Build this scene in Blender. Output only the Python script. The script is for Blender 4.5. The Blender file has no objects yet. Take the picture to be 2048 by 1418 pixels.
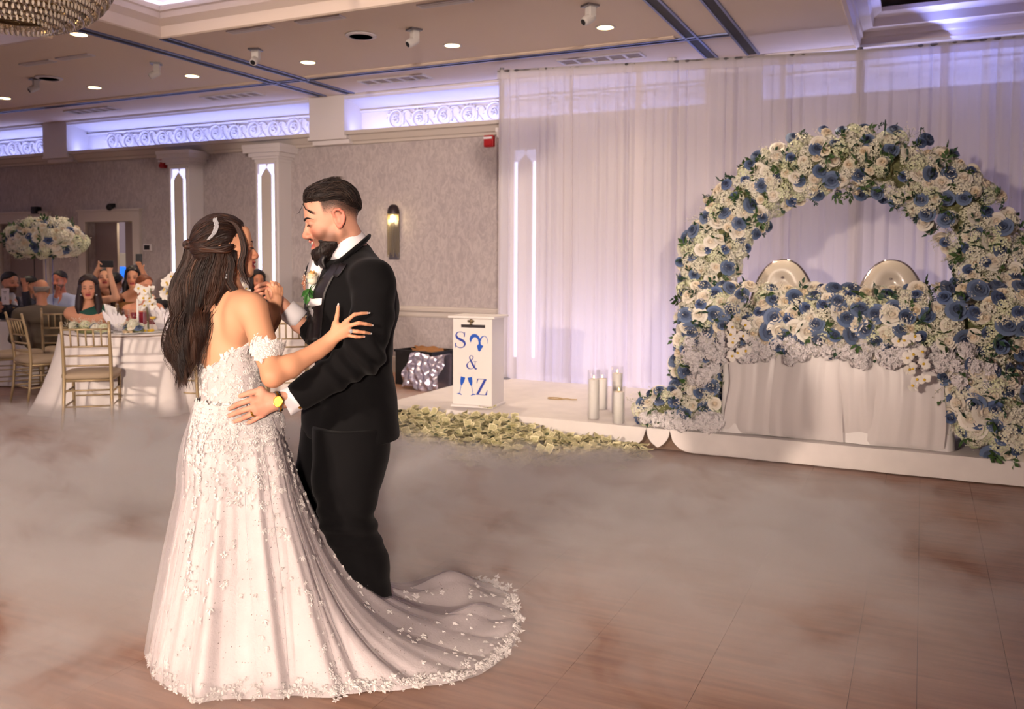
import bpy, bmesh, math, random
import numpy as np
from mathutils import Vector, Matrix
import openvdb as vdb

random.seed(7)
rng = np.random.default_rng(11)
SC = bpy.context.scene
COL = SC.collection
PI = math.pi

# ------------------------------------------------------------------ camera
FPX, PPX, PPY = 1720.0, 1024.0, 608.0          # focal length and principal point for a 2048x1418 frame
CAM = np.array([0.0, 0.0, 1.48])
YAW, PITCH, ROLL = math.radians(25.5), math.radians(2.93), 0.005
_F = np.array([-math.sin(YAW) * math.cos(PITCH), math.cos(YAW) * math.cos(PITCH), -math.sin(PITCH)])
_R0 = np.array([math.cos(YAW), math.sin(YAW), 0.0])
_U0 = np.cross(_R0, _F)
_R = _R0 * math.cos(ROLL) + _U0 * math.sin(ROLL)
_U = _U0 * math.cos(ROLL) - _R0 * math.sin(ROLL)
cd = bpy.data.cameras.new('camera')
cam = bpy.data.objects.new('camera', cd)
COL.objects.link(cam)
cam.matrix_world = Matrix(((_R[0], _U[0], -_F[0], CAM[0]), (_R[1], _U[1], -_F[1], CAM[1]),
                           (_R[2], _U[2], -_F[2], CAM[2]), (0, 0, 0, 1)))
cd.sensor_width = 36.0
cd.lens = FPX / 2048.0 * 36.0
cd.shift_y = -(709.0 - PPY) / 2048.0
cd.clip_start = 0.05
cd.dof.use_dof = True
cd.dof.focus_distance = 3.35
cd.dof.aperture_fstop = 4.2
SC.camera = cam

def ray(px, py):
    return _F + _R * ((px - PPX) / FPX) - _U * ((py - PPY) / FPX)
def K(px, py, d):
    """pixel + depth along the view axis -> world point"""
    return CAM + ray(px, py) * d
def UZ(px, py, z=0.0):
    r = ray(px, py); return CAM + r * ((z - CAM[2]) / r[2])
def UY(px, py, Y):
    r = ray(px, py); return CAM + r * (Y / r[1])
def UX(px, py, X):
    r = ray(px, py); return CAM + r * (X / r[0])

# ------------------------------------------------------------------ world, exposure, key lights
SC.view_settings.view_transform = 'Standard'
SC.view_settings.look = 'None'
SC.view_settings.gamma = 1.0
SC.view_settings.use_curve_mapping = False
SC.view_settings.exposure = 0.0
W = bpy.data.worlds.new('hall'); SC.world = W; W.use_nodes = True
W.node_tree.nodes['Background'].inputs[0].default_value = (0.64, 0.46, 0.52, 1)
W.node_tree.nodes['Background'].inputs[1].default_value = 0.36
SC.cycles.use_denoising = True
SC.cycles.max_bounces = 6
SC.cycles.diffuse_bounces = 2
SC.cycles.use_adaptive_sampling = True
SC.cycles.adaptive_threshold = 0.04
SC.cycles.volume_step_rate = 2.5
SC.cycles.volume_max_steps = 96
SC.cycles.glossy_bounces = 2
SC.cycles.transmission_bounces = 4
SC.cycles.transparent_max_bounces = 12
SC.cycles.volume_bounces = 1
SC.cycles.use_light_tree = False
SC.cycles.caustics_reflective = False
SC.cycles.caustics_refractive = False
SC.cycles.sample_clamp_indirect = 4.0

def lamp(name, kind, loc, target=None, energy=100, color=(1, 1, 1), **kw):
    l = bpy.data.lights.new(name, kind)
    l.energy = energy; l.color = color
    for k, v in kw.items(): setattr(l, k, v)
    o = bpy.data.objects.new(name, l); COL.objects.link(o)
    o.location = loc
    if target is not None:
        o.rotation_euler = (Vector(target) - Vector(loc)).to_track_quat('-Z', 'Y').to_euler()
    return o

# the two stand lights of the dance floor: one just behind the camera, one off to its left
_fh = np.array([_F[0], _F[1], 0]) / math.hypot(_F[0], _F[1])
def stage_pos(x, d, z): p = CAM + _R0 * x + _fh * d; return (p[0], p[1], z)
lamp('stand_light_front', 'SPOT', stage_pos(.5, -7.0, 2.6), stage_pos(-.9, 7.0, 0.75), 4300, (1.0, 0.80, 0.66),
     spot_size=math.radians(34), spot_blend=0.75, shadow_soft_size=0.15)
lamp('stand_light_left', 'SPOT', stage_pos(-7.6, -5.0, 3.3), stage_pos(-1.0, 6.2, 0.9), 4600, (1.0, 0.79, 0.64),
     spot_size=math.radians(44), spot_blend=0.8, shadow_soft_size=0.20)

# ------------------------------------------------------------------ materials
MATS = {}
def lin(c):
    """sRGB 0-255 -> linear"""
    out = []
    for v in c:
        v = v / 255.0
        out.append(v / 12.92 if v <= 0.04045 else ((v + 0.055) / 1.055) ** 2.4)
    return tuple(out)
def mat(name, color=(200, 200, 200), rough=0.6, metal=0.0, spec=0.5, emit=None, emit_s=0.0, alpha=None,
        noise=None, bump=None, attr=False, sheen=0.0, trans=0.0, ior=1.45, sss=0.0, coat=0.0):
    if name in MATS: return MATS[name]
    m = bpy.data.materials.new(name); m.use_nodes = True
    nt = m.node_tree; N, L = nt.nodes, nt.links
    b = N['Principled BSDF']
    c = lin(color) + (1,)
    b.inputs['Base Color'].default_value = c
    b.inputs['Roughness'].default_value = rough
    b.inputs['Metallic'].default_value = metal
    b.inputs['Specular IOR Level'].default_value = spec
    b.inputs['Transmission Weight'].default_value = trans
    b.inputs['IOR'].default_value = ior
    b.inputs['Coat Weight'].default_value = coat
    if sheen: b.inputs['Sheen Weight'].default_value = sheen
    if sss:
        b.inputs['Subsurface Weight'].default_value = sss
        b.inputs['Subsurface Radius'].default_value = (0.012, 0.005, 0.003)
        b.inputs['Subsurface Scale'].default_value = 0.6
    if emit:
        b.inputs['Emission Color'].default_value = lin(emit) + (1,)
        b.inputs['Emission Strength'].default_value = emit_s
    if alpha is not None: b.inputs['Alpha'].default_value = alpha
    src = None
    if attr:
        a = N.new('ShaderNodeAttribute'); a.attribute_name = 'Col'
        src = a.outputs['Color']
    tc = None
    def coord():
        nonlocal tc
        if tc is None: tc = N.new('ShaderNodeTexCoord')
        return tc.outputs['Object']
    if noise:      # (scale, amount, stretch xyz)
        sc_, am, st = noise[0], noise[1], (noise[2] if len(noise) > 2 else (1, 1, 1))
        mp = N.new('ShaderNodeMapping'); mp.inputs['Scale'].default_value = st
        L.new(coord(), mp.inputs['Vector'])
        t = N.new('ShaderNodeTexNoise'); t.inputs['Scale'].default_value = sc_; t.inputs['Detail'].default_value = 4
        L.new(mp.outputs['Vector'], t.inputs['Vector'])
        r = N.new('ShaderNodeMapRange'); r.inputs['From Min'].default_value = 0.3; r.inputs['From Max'].default_value = 0.7
        r.inputs['To Min'].default_value = 1 - am; r.inputs['To Max'].default_value = 1 + am * 0.5
        L.new(t.outputs['Fac'], r.inputs['Value'])
        mx = N.new('ShaderNodeMix'); mx.data_type = 'RGBA'; mx.blend_type = 'MULTIPLY'; mx.inputs['Factor'].default_value = 1
        if src: L.new(src, mx.inputs['A'])
        else: mx.inputs['A'].default_value = c
        cb = N.new('ShaderNodeCombineColor')
        for i in range(3): L.new(r.outputs['Result'], cb.inputs[i])
        L.new(cb.outputs['Color'], mx.inputs['B'])
        src = mx.outputs['Result']
    if src: L.new(src, b.inputs['Base Color'])
    if bump:       # (scale, strength, stretch)
        mp = N.new('ShaderNodeMapping'); mp.inputs['Scale'].default_value = bump[2] if len(bump) > 2 else (1, 1, 1)
        L.new(coord(), mp.inputs['Vector'])
        t = N.new('ShaderNodeTexNoise'); t.inputs['Scale'].default_value = bump[0]; t.inputs['Detail'].default_value = 5
        L.new(mp.outputs['Vector'], t.inputs['Vector'])
        bp = N.new('ShaderNodeBump'); bp.inputs['Strength'].default_value = bump[1]; bp.inputs['Distance'].default_value = 0.01
        L.new(t.outputs['Fac'], bp.inputs['Height']); L.new(bp.outputs['Normal'], b.inputs['Normal'])
    MATS[name] = m
    return m

# ------------------------------------------------------------------ mesh helpers
class MB:
    """collects geometry, builds ONE mesh object"""
    def __init__(s): s.v = []; s.f = []; s.c = []
    def add(s, verts, faces, col=None):
        o = len(s.v); s.v.extend([tuple(map(float, p)) for p in verts])
        s.f.extend([tuple(int(i) + o for i in f) for f in faces])
        s.c.extend([col] * len(verts))
        return s
    def box(s, c, size, rz=0.0, M=None):
        x, y, z = [k / 2 for k in size]
        vs = [(-x, -y, -z), (x, -y, -z), (x, y, -z), (-x, y, -z), (-x, -y, z), (x, -y, z), (x, y, z), (-x, y, z)]
        R = M if M is not None else Matrix.Rotation(rz, 3, 'Z')
        vs = [R @ Vector(p) + Vector(c) for p in vs]
        return s.add(vs, [(0, 3, 2, 1), (4, 5, 6, 7), (0, 1, 5, 4), (1, 2, 6, 5), (2, 3, 7, 6), (3, 0, 4, 7)])
    def tube(s, pts, rad, n=8, caps=True, col=None, flat=None):
        pts = np.asarray(pts, float); m = len(pts)
        if np.isscalar(rad): rad = [rad] * m
        T = np.gradient(pts, axis=0); T /= (np.linalg.norm(T, axis=1, keepdims=True) + 1e-9)
        a = np.array([0, 0, 1.0]) if abs(T[0][2]) < 0.9 else np.array([1.0, 0, 0])
        nrm = np.cross(T[0], a); nrm /= np.linalg.norm(nrm)
        vs = []
        for i in range(m):
            nrm = nrm - T[i] * np.dot(nrm, T[i]); nrm /= (np.linalg.norm(nrm) + 1e-9)
            bn = np.cross(T[i], nrm)
            for k in range(n):
                an = 2 * PI * k / n
                vs.append(pts[i] + (nrm * math.cos(an) + bn * math.sin(an) * (flat or 1.0)) * rad[i])
        fs = []
        for i in range(m - 1):
            for k in range(n):
                k2 = (k + 1) % n
                fs.append((i * n + k, i * n + k2, (i + 1) * n + k2, (i + 1) * n + k))
        if caps:
            fs.append(tuple(range(n))[::-1]); fs.append(tuple((m - 1) * n + k for k in range(n)))
        return s.add(vs, fs, col)
    def lathe(s, prof, c=(0, 0, 0), n=24, M=None, closed=False):
        vs = []; m = len(prof)
        for r, z in prof:
            for k in range(n):
                a = 2 * PI * k / n; p = Vector((r * math.cos(a), r * math.sin(a), z))
                if M is not None: p = M @ p
                vs.append(p + Vector(c))
        fs = []
        for i in range(m - 1):
            for k in range(n):
                k2 = (k + 1) % n
                fs.append((i * n + k, i * n + k2, (i + 1) * n + k2, (i + 1) * n + k))
        if prof[0][0] > 1e-6 and not closed: fs.append(tuple(range(n))[::-1])
        if prof[-1][0] > 1e-6 and not closed: fs.append(tuple((m - 1) * n + k for k in range(n)))
        return s.add(vs, fs)
    def sphere(s, c, r, n=8, m=6, col=None, M=None):
        if np.isscalar(r): r = (r, r, r)
        vs = []
        for i in range(m + 1):
            t = PI * i / m
            for k in range(n):
                a = 2 * PI * k / n
                p = Vector((r[0] * math.sin(t) * math.cos(a), r[1] * math.sin(t) * math.sin(a), -r[2] * math.cos(t)))
                if M is not None: p = M @ p
                vs.append(p + Vector(c))
        fs = [(i * n + k, i * n + (k + 1) % n, (i + 1) * n + (k + 1) % n, (i + 1) * n + k) for i in range(m) for k in range(n)]
        return s.add(vs, fs, col)
    def grid(s, P, closed_u=False, col=None):
        """P: array (nu, nv, 3)"""
        P = np.asarray(P); nu, nv = P.shape[:2]
        fs = []
        for i in range(nu if closed_u else nu - 1):
            i2 = (i + 1) % nu
            for j in range(nv - 1):
                fs.append((i * nv + j, i2 * nv + j, i2 * nv + j + 1, i * nv + j + 1))
        return s.add(P.reshape(-1, 3), fs, col)
    def prism(s, prof, path_a, path_b):
        """extrude a closed 2-D profile given as 3-D offsets between two points"""
        n = len(prof); a, b = np.asarray(path_a, float), np.asarray(path_b, float)
        vs = [a + np.asarray(p) for p in prof] + [b + np.asarray(p) for p in prof]
        fs = [(i, (i + 1) % n, n + (i + 1) % n, n + i) for i in range(n)]
        fs += [tuple(range(n))[::-1], tuple(n + i for i in range(n))]
        return s.add(vs, fs)
    def mesh(s, name, m=None, smooth=False):
        me = bpy.data.meshes.new(name)
        me.from_pydata(s.v, [], s.f)
        if any(c is not None for c in s.c):
            at = me.color_attributes.new('Col', 'FLOAT_COLOR', 'POINT')
            cc = np.array([(c if c is not None else (1, 1, 1)) for c in s.c], dtype=np.float32)
            cc = np.hstack([cc[:, :3], np.ones((len(cc), 1), np.float32)])
            at.data.foreach_set('color', cc.ravel())
        if m is not None: me.materials.append(m)
        if smooth: me.polygons.foreach_set('use_smooth', [True] * len(me.polygons))
        me.update()
        return me
    def build(s, name, m=None, parent=None, smooth=False, autosmooth=None, fix=True):
        me = s.mesh(name, m, smooth)
        if fix:
            bm = bmesh.new(); bm.from_mesh(me)
            bmesh.ops.recalc_face_normals(bm, faces=bm.faces); bm.to_mesh(me); bm.free()
        o = bpy.data.objects.new(name, me); COL.objects.link(o)
        if parent is not None: o.parent = parent
        return o

def link_mesh(name, me, parent=None, loc=None, M=None):
    o = bpy.data.objects.new(name, me); COL.objects.link(o)
    if parent is not None: o.parent = parent
    if M is not None: o.matrix_local = M
    if loc is not None: o.location = loc
    return o
def tag(o, label=None, cat=None, group=None, kind=None):
    if label: o['label'] = label
    if cat: o['category'] = cat
    if group: o['group'] = group
    if kind: o['kind'] = kind
    return o
def thing(name, label, cat, loc=(0, 0, 0), rz=0.0, group=None):
    o = bpy.data.objects.new(name, None); COL.objects.link(o)
    o.empty_display_size = 0.1
    o.location = loc; o.rotation_euler = (0, 0, rz)
    return tag(o, label, cat, group)
def struct(o): o['kind'] = 'structure'; return o
def local(parent, o):
    """keep a world-built child in place under an unrotated empty"""
    o.parent = parent; o.matrix_parent_inverse = Matrix.Translation(-Vector(parent.location)) if parent.rotation_euler.z == 0 else parent.matrix_basis.inverted()
    return o
def sub(o, part):
    """make a world-built piece a sub-part of a part"""
    o.parent = part; o.matrix_parent_inverse = Matrix.Identity(4)
    return o
def bevel(o, w=0.005, seg=2):
    md = o.modifiers.new('bevel', 'BEVEL'); md.width = w; md.segments = seg; md.limit_method = 'ANGLE'
    return o
def subsurf(o, n=1):
    md = o.modifiers.new('sub', 'SUBSURF'); md.levels = n; md.render_levels = n
    return o

# ------------------------------------------------------------------ signed-distance modelling
def E(c, r, R=None, k=0.02, op='+'):
    return ('e', np.asarray(c, float), np.asarray(r if not np.isscalar(r) else (r, r, r), float), R, k, op)
def C(a, b, ra, rb=None, k=0.02, op='+'):
    return ('c', np.asarray(a, float), np.asarray(b, float), ra, ra if rb is None else rb, k, op)
def B(c, half, rad=0.01, R=None, k=0.02, op='+'):
    return ('b', np.asarray(c, float), np.asarray(half, float), rad, R, k, op)
def _bbox(p):
    if p[0] == 'e': r = p[2].max() if p[3] is not None else p[2]; return p[1] - r, p[1] + r
    if p[0] == 'c':
        r = max(p[3], p[4]); return np.minimum(p[1], p[2]) - r, np.maximum(p[1], p[2]) + r
    h = np.linalg.norm(p[2]) + p[3] if p[4] is not None else p[2] + p[3]
    return p[1] - h, p[1] + h
def _eval(p, X, Y, Z):
    if p[0] == 'e':
        q = np.stack([X - p[1][0], Y - p[1][1], Z - p[1][2]], -1)
        if p[3] is not None: q = q @ np.asarray(p[3], dtype=np.float32)
        r = p[2].astype(np.float32)
        k0 = np.sqrt(((q / r) ** 2).sum(-1)); k1 = np.sqrt(((q / (r * r)) ** 2).sum(-1)) + 1e-6
        return k0 * (k0 - 1.0) / k1
    if p[0] == 'c':
        a, b, ra, rb = p[1], p[2], p[3], p[4]
        ab = b - a; L2 = float(ab @ ab) + 1e-12
        t = ((X - a[0]) * ab[0] + (Y - a[1]) * ab[1] + (Z - a[2]) * ab[2]) / L2
        t = np.clip(t, 0, 1)
        dx = X - (a[0] + t * ab[0]); dy = Y - (a[1] + t * ab[1]); dz = Z - (a[2] + t * ab[2])
        return np.sqrt(dx * dx + dy * dy + dz * dz) - (ra + (rb - ra) * t)
    q = np.stack([X - p[1][0], Y - p[1][1], Z - p[1][2]], -1)
    if p[4] is not None: q = q @ np.asarray(p[4], dtype=np.float32)
    q = np.abs(q) - p[2].astype(np.float32)
    return np.sqrt((np.maximum(q, 0) ** 2).sum(-1)) + np.minimum(q.max(-1), 0) - p[3]
def sdf(prims, h, lo=None, hi=None, grow=0.0, field=None):
    """dense SDF of a list of primitives -> verts, faces"""
    bbs = [_bbox(p) for p in prims if p[-1] == '+']
    if lo is None: lo = np.min([b[0] for b in bbs], 0) - 0.03 - grow
    if hi is None: hi = np.max([b[1] for b in bbs], 0) + 0.03 + grow
    lo = np.asarray(lo, float); hi = np.asarray(hi, float)
    n = np.ceil((hi - lo) / h).astype(int) + 1
    D = np.full(n, 1.0, np.float32)
    ax = [(lo[i] + h * np.arange(n[i])).astype(np.float32) for i in range(3)]
    for p in prims:
        k, op = p[-2], p[-1]
        b0, b1 = _bbox(p); mg = k + 3 * h + max(grow, 0)
        i0 = np.clip(np.floor((b0 - mg - lo) / h).astype(int), 0, n); i1 = np.clip(np.ceil((b1 + mg - lo) / h).astype(int) + 1, 0, n)
        if (i1 <= i0).any(): continue
        sl = tuple(slice(i0[j], i1[j]) for j in range(3))
        X, Y, Z = np.meshgrid(ax[0][sl[0]], ax[1][sl[1]], ax[2][sl[2]], indexing='ij')
        d2 = _eval(p, X, Y, Z).astype(np.float32)
        d1 = D[sl]
        if op == '+':
            hh = np.clip(0.5 + 0.5 * (d1 - d2) / max(k, 1e-4), 0, 1)
            D[sl] = d1 + (d2 - d1) * hh - k * hh * (1 - hh)
        elif op == '-':
            hh = np.clip(0.5 - 0.5 * (d1 + d2) / max(k, 1e-4), 0, 1)
            D[sl] = d1 + (-d2 - d1) * hh + k * hh * (1 - hh)
    D -= grow
    if field is not None:
        X, Y, Z = np.meshgrid(*ax, indexing='ij', sparse=True)
        D = field(D, X, Y, Z).astype(np.float32)
    g = vdb.FloatGrid(1.0); g.copyFromArray(D)
    pts, quads = g.convertToQuads(isovalue=0.0)
    return pts.astype(np.float64) * h + lo, quads
def smooth_verts(v, q, it=2, lam=0.5):
    e = np.concatenate([q[:, [0, 1]], q[:, [1, 2]], q[:, [2, 3]], q[:, [3, 0]]]).astype(np.int64)
    e = np.concatenate([e, e[:, ::-1]])
    cnt = np.bincount(e[:, 0], minlength=len(v)).astype(float)[:, None] + 1e-9
    for _ in range(it):
        acc = np.stack([np.bincount(e[:, 0], weights=v[e[:, 1], i], minlength=len(v)) for i in range(3)], -1)
        v = v + lam * (acc / cnt - v)
    return v
def raw_mesh(name, v, q, m=None, col=None, smooth=True):
    me = bpy.data.meshes.new(name)
    v = np.asarray(v, np.float32); q = np.asarray(q, np.int32)
    me.vertices.add(len(v)); me.vertices.foreach_set('co', v.ravel())
    k = q.shape[1]
    me.loops.add(len(q) * k); me.loops.foreach_set('vertex_index', q.ravel())
    me.polygons.add(len(q)); me.polygons.foreach_set('loop_start', np.arange(0, len(q) * k, k, dtype=np.int32))
    me.update(calc_edges=True)
    if col is not None:
        at = me.color_attributes.new('Col', 'FLOAT_COLOR', 'POINT')
        cc = np.hstack([np.asarray(col, np.float32)[:, :3], np.ones((len(v), 1), np.float32)])
        at.data.foreach_set('color', cc.ravel())
    if m is not None: me.materials.append(m)
    if smooth: me.polygons.foreach_set('use_smooth', np.ones(len(q), bool))
    me.validate(); me.update()
    return me
def sdf_obj(name, prims, h, m, parent=None, it=2, col=None, M=None, **kw):
    v, q = sdf(prims, h, **kw)
    v = smooth_verts(v, q, it)
    cc = col(v) if col is not None else None
    if M is not None: v = (np.hstack([v, np.ones((len(v), 1))]) @ np.asarray(M).T)[:, :3]
    o = link_mesh(name, raw_mesh(name, v, q, m, cc), parent)
    return o
def vnoise(P, s, seed=0):
    """cheap smooth pseudo-noise on points"""
    r = np.random.default_rng(seed); out = 0
    for i in range(5):
        k = r.normal(size=3) * s * (0.6 + 0.35 * i); out = out + np.sin(P @ k + r.uniform(0, 6.28)) / (1 + 0.4 * i)
    return out / 3.0
# ================================================================== ROOM SHELL
WY, CZ = 9.5, 3.62                      # face of the long wall, ceiling height
X0, X1, Y0 = -20.0, 7.0, -7.0

def floor_material():
    m = bpy.data.materials.new('wood_laminate'); m.use_nodes = True
    N, L = m.node_tree.nodes, m.node_tree.links; b = N['Principled BSDF']
    g = N.new('ShaderNodeNewGeometry')
    mp = N.new('ShaderNodeMapping'); mp.inputs['Rotation'].default_value = (0, 0, math.radians(24)); mp.inputs['Scale'].default_value = (1.1, 16, 1)
    L.new(g.outputs['Position'], mp.inputs['Vector'])
    t = N.new('ShaderNodeTexNoise'); t.inputs['Scale'].default_value = 1.6; t.inputs['Detail'].default_value = 7; t.inputs['Roughness'].default_value = 0.65
    L.new(mp.outputs['Vector'], t.inputs['Vector'])
    r = N.new('ShaderNodeValToRGB')
    r.color_ramp.elements[0].position = 0.32; r.color_ramp.elements[0].color = lin((138, 98, 78)) + (1,)
    r.color_ramp.elements[1].position = 0.7; r.color_ramp.elements[1].color = lin((186, 142, 116)) + (1,)
    L.new(t.outputs['Fac'], r.inputs['Fac']); L.new(r.outputs['Color'], b.inputs['Base Color'])
    b.inputs['Roughness'].default_value = 0.42
    return m
def wallpaper_material():
    m = bpy.data.materials.new('wallpaper'); m.use_nodes = True
    N, L = m.node_tree.nodes, m.node_tree.links; b = N['Principled BSDF']
    g = N.new('ShaderNodeNewGeometry')
    mp = N.new('ShaderNodeMapping'); mp.inputs['Scale'].default_value = (1.0, 1.0, 0.55)
    L.new(g.outputs['Position'], mp.inputs['Vector'])
    t = N.new('ShaderNodeTexNoise'); t.inputs['Scale'].default_value = 13; t.inputs['Detail'].default_value = 5; t.inputs['Roughness'].default_value = 0.7; t.inputs['Distortion'].default_value = 1.6
    L.new(mp.outputs['Vector'], t.inputs['Vector'])
    r = N.new('ShaderNodeValToRGB')
    r.color_ramp.elements[0].position = 0.40; r.color_ramp.elements[0].color = lin((170, 160, 162)) + (1,)
    r.color_ramp.elements[1].position = 0.62; r.color_ramp.elements[1].color = lin((192, 183, 183)) + (1,)
    L.new(t.outputs['Fac'], r.inputs['Fac']); L.new(r.outputs['Color'], b.inputs['Base Color'])
    b.inputs['Roughness'].default_value = 0.75
    return m
M_FLOOR = floor_material(); M_PAPER = wallpaper_material()
M_WHITE = mat('white_paint', (226, 220, 222), 0.5)
M_CEIL = mat('ceiling_paint', (230, 212, 194), 0.7)
M_TRIM = mat('cream_trim', (205, 196, 190), 0.5)
M_DARK = mat('dark_slot', (26, 24, 30), 0.6)
M_TRACK = mat('track_metal', (120, 130, 170), 0.35, 0.6)
M_LED = mat('led_strip', (235, 235, 255), 0.5, emit=(190, 196, 255), emit_s=9.0)
M_LEDCOL = mat('led_column_strip', (235, 235, 255), 0.5, emit=(206, 212, 255), emit_s=6.5)
M_LEDTOP = mat('led_corner_glow', (235, 235, 255), 0.5, emit=(196, 200, 255), emit_s=1.4)
M_WARM = mat('downlight_glow', (255, 240, 210), 0.5, emit=(255, 222, 160), emit_s=9.0)
M_BLACK = mat('black_plastic', (18, 18, 20), 0.45)
M_METAL = mat('brushed_metal', (150, 150, 155), 0.3, 1.0)
M_BRONZE = mat('dark_bronze', (66, 58, 60), 0.35, 0.7)

# floor: a base slab with long boards laid on it
floor = struct(MB().box(((X0 + X1) / 2, (Y0 + WY) / 2, -0.06), (X1 - X0, WY - Y0, 0.108)).build('floor', mat('subfloor', (70, 50, 40), 0.8)))
seams = [-0.19, 0.02, -0.67]
xs = [X0]
x = -16.0
while x < X1:
    xs.append(x); x += 0.48
xs = sorted([v for v in xs if min(abs(v - s) for s in seams) > 0.2] + seams + [X1])
for a, b_ in zip(xs[:-1], xs[1:]):
    o = MB().box(((a + b_) / 2, (Y0 + WY) / 2, -0.003), (b_ - a - 0.0022, WY - Y0, 0.006)).build('floorboard', M_FLOOR, floor)

# long wall with two doorways
DOORS = [(-12.04, -10.98, 2.05), (-14.15, -13.05, 2.05)]
wb = MB()
def wall_box(xa, xb, za, zb): wb.box(((xa + xb) / 2, WY + 0.1, (za + zb) / 2), (xb - xa, 0.2, zb - za))
wall_box(X0, -14.15, 0, 3.06); wall_box(-14.15, -13.05, 2.05, 3.06); wall_box(-13.05, -12.04, 0, 3.06)
wall_box(-12.04, -10.98, 2.05, 3.06); wall_box(-10.98, X1, 0, 3.06)
wall = struct(wb.build('wall_back', M_PAPER))

def trim_run(name, prof, xa, xb, m=M_TRIM):
    """prof: list of (y offset towards the room, z)"""
    p = [(0, -y, z) for y, z in prof]
    return struct(MB().prism(p, (xa, WY, 0), (xb, WY, 0)).build(name, m))
rail = [(0, .74), (.012, .74), (.02, .76), (.02, .80), (.045, .82), (.05, .845), (.03, .86), (.03, .875), (0, .88)]
base = [(0, 0), (.022, 0), (.022, .15), (.016, .17), (.012, .2), (0, .21)]
for i, (xa, xb) in enumerate([(X0, -14.3), (-12.9, -12.2), (-10.83, X1)]):
    trim_run('trim_%d' % (i + 1), rail, xa, xb)
    trim_run('baseboard_back' if i == 2 else 'baseboard_%s' % ('left', 'middle')[i], base, xa, xb)

# cornice: niches with lit frieze between ceiling blocks
NICHES = [(X0, -12.74), (-12.18, -7.43), (-6.86, -2.12), (-1.56, 3.2)]
led_energy = 14.0
ledge = [(0, 3.0), (.05, 3.0), (.07, 3.03), (.10, 3.04), (.16, 3.10), (.21, 3.11), (.22, 3.155), (.19, 3.155), (.19, 3.13), (-.14, 3.13), (-.14, 3.06), (0, 3.06)]
cove = [(-.16, 3.46)] + [(-.16 + .36 * (1 - math.cos(a)), 3.46 + .10 * math.sin(a)) for a in np.linspace(0.15, PI / 2, 8)] + [(.22, 3.56), (.235, 3.585), (.25, 3.59), (.25, CZ), (-.16, CZ)]
def frieze_mesh():
    """one acanthus scroll, about 0.36 m wide, in the x-z plane, raised towards -y"""
    b = MB()
    def curl(cx, cz, r0, r1, a0, turns, th, n=20):
        pts = []; rad = []
        for i in range(n):
            t = i / (n - 1); a = a0 + turns * 2 * PI * t; r = r0 + (r1 - r0) * t
            pts.append((cx + r * math.cos(a), -0.004, cz + r * math.sin(a))); rad.append(th * (1 - 0.45 * t))
        b.tube(pts, rad, 5)
    curl(0, 0, .118, .100, -0.6, 1.05, .019, 22); curl(0, 0, .062, .015, 1.0, 1.3, .015, 16)
    curl(.175, .03, .085, .04, 2.6, -.55, .014, 10)
    for k in range(7):
        a = 0.5 + k * 0.42; c = (0.128 * math.cos(a), -0.006, 0.128 * math.sin(a))
        b.sphere(c, (.026, .012, .017), 6, 4, M=Matrix.Rotation(-a, 3, 'Y'))
    for k in range(5):
        a = k * 1.256; b.sphere((.028 * math.cos(a), -0.01, .028 * math.sin(a)), (.014, .01, .014), 6, 4)
    for k in range(5):
        b.sphere((.15 + .018 * k, -.006, -.03 - .022 * k), (.02, .01, .011), 6, 4, M=Matrix.Rotation(0.7, 3, 'Y'))
    return b.mesh('scroll', M_WHITE, True)
FRZ = frieze_mesh()
n_trim = 4
for xa, xb in NICHES:
    n_trim += 1
    led = trim_run('trim_%d' % n_trim, ledge, xa - .02, xb + .02)
    n_trim += 1
    bk = struct(MB().box(((xa + xb) / 2, WY + .17, 3.34), (xb - xa, .02, .56)).build('wall_frieze_%d' % n_trim, M_WHITE))
    cv = trim_run('trim_%d' % n_trim, cove, xa, xb, M_WHITE)
    mo = trim_run('trim_%d' % (n_trim + 40), [(-.16, 3.44), (-.13, 3.445), (-.12, 3.465), (-.16, 3.47)], xa, xb, M_WHITE)
    a = max(xa, -16.0); n = int((min(xb, 1.4) - a - .1) / .362)
    for k in range(n):
        s = 1 if k % 2 else -1
        o = link_mesh('scroll_ornament', FRZ, bk)
        o.location = (xb - .2 - k * .362, WY + .155, 3.315 + .006 * s); o.scale = (1, 2.0, 1.0 + .04 * s)
    st = MB().box(((max(xa, -16) + xb) / 2, WY - .10, 3.139), (xb - max(xa, -16) - .06, .03, .012)).build('led_strip', M_LED, led)
    xa2 = max(xa, -16.0)
    l = lamp('cove_led_lamp', 'AREA', ((xa2 + xb) / 2, WY - .08, 3.165), ((xa2 + xb) / 2, WY + .16, 3.50), led_energy * (xb - xa2) / 4.7, (0.36, 0.41, 1.0))
    l.data.shape = 'RECTANGLE'; l.data.size = xb - xa2 - .1; l.data.size_y = .03
for i in range(len(NICHES) - 1):
    xa, xb = NICHES[i][1], NICHES[i + 1][0]
    n_trim += 1
    b = MB().box(((xa + xb) / 2, WY - .03, 3.34), (xb - xa, .40, .56))
    b.box(((xa + xb) / 2, WY - .07, 3.03), (xb - xa + .03, .14, .06)).box(((xa + xb) / 2, WY - .10, 3.075), (xb - xa + .06, .25, .04))
    struct(b.build('trim_%d' % n_trim, M_WHITE))

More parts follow.
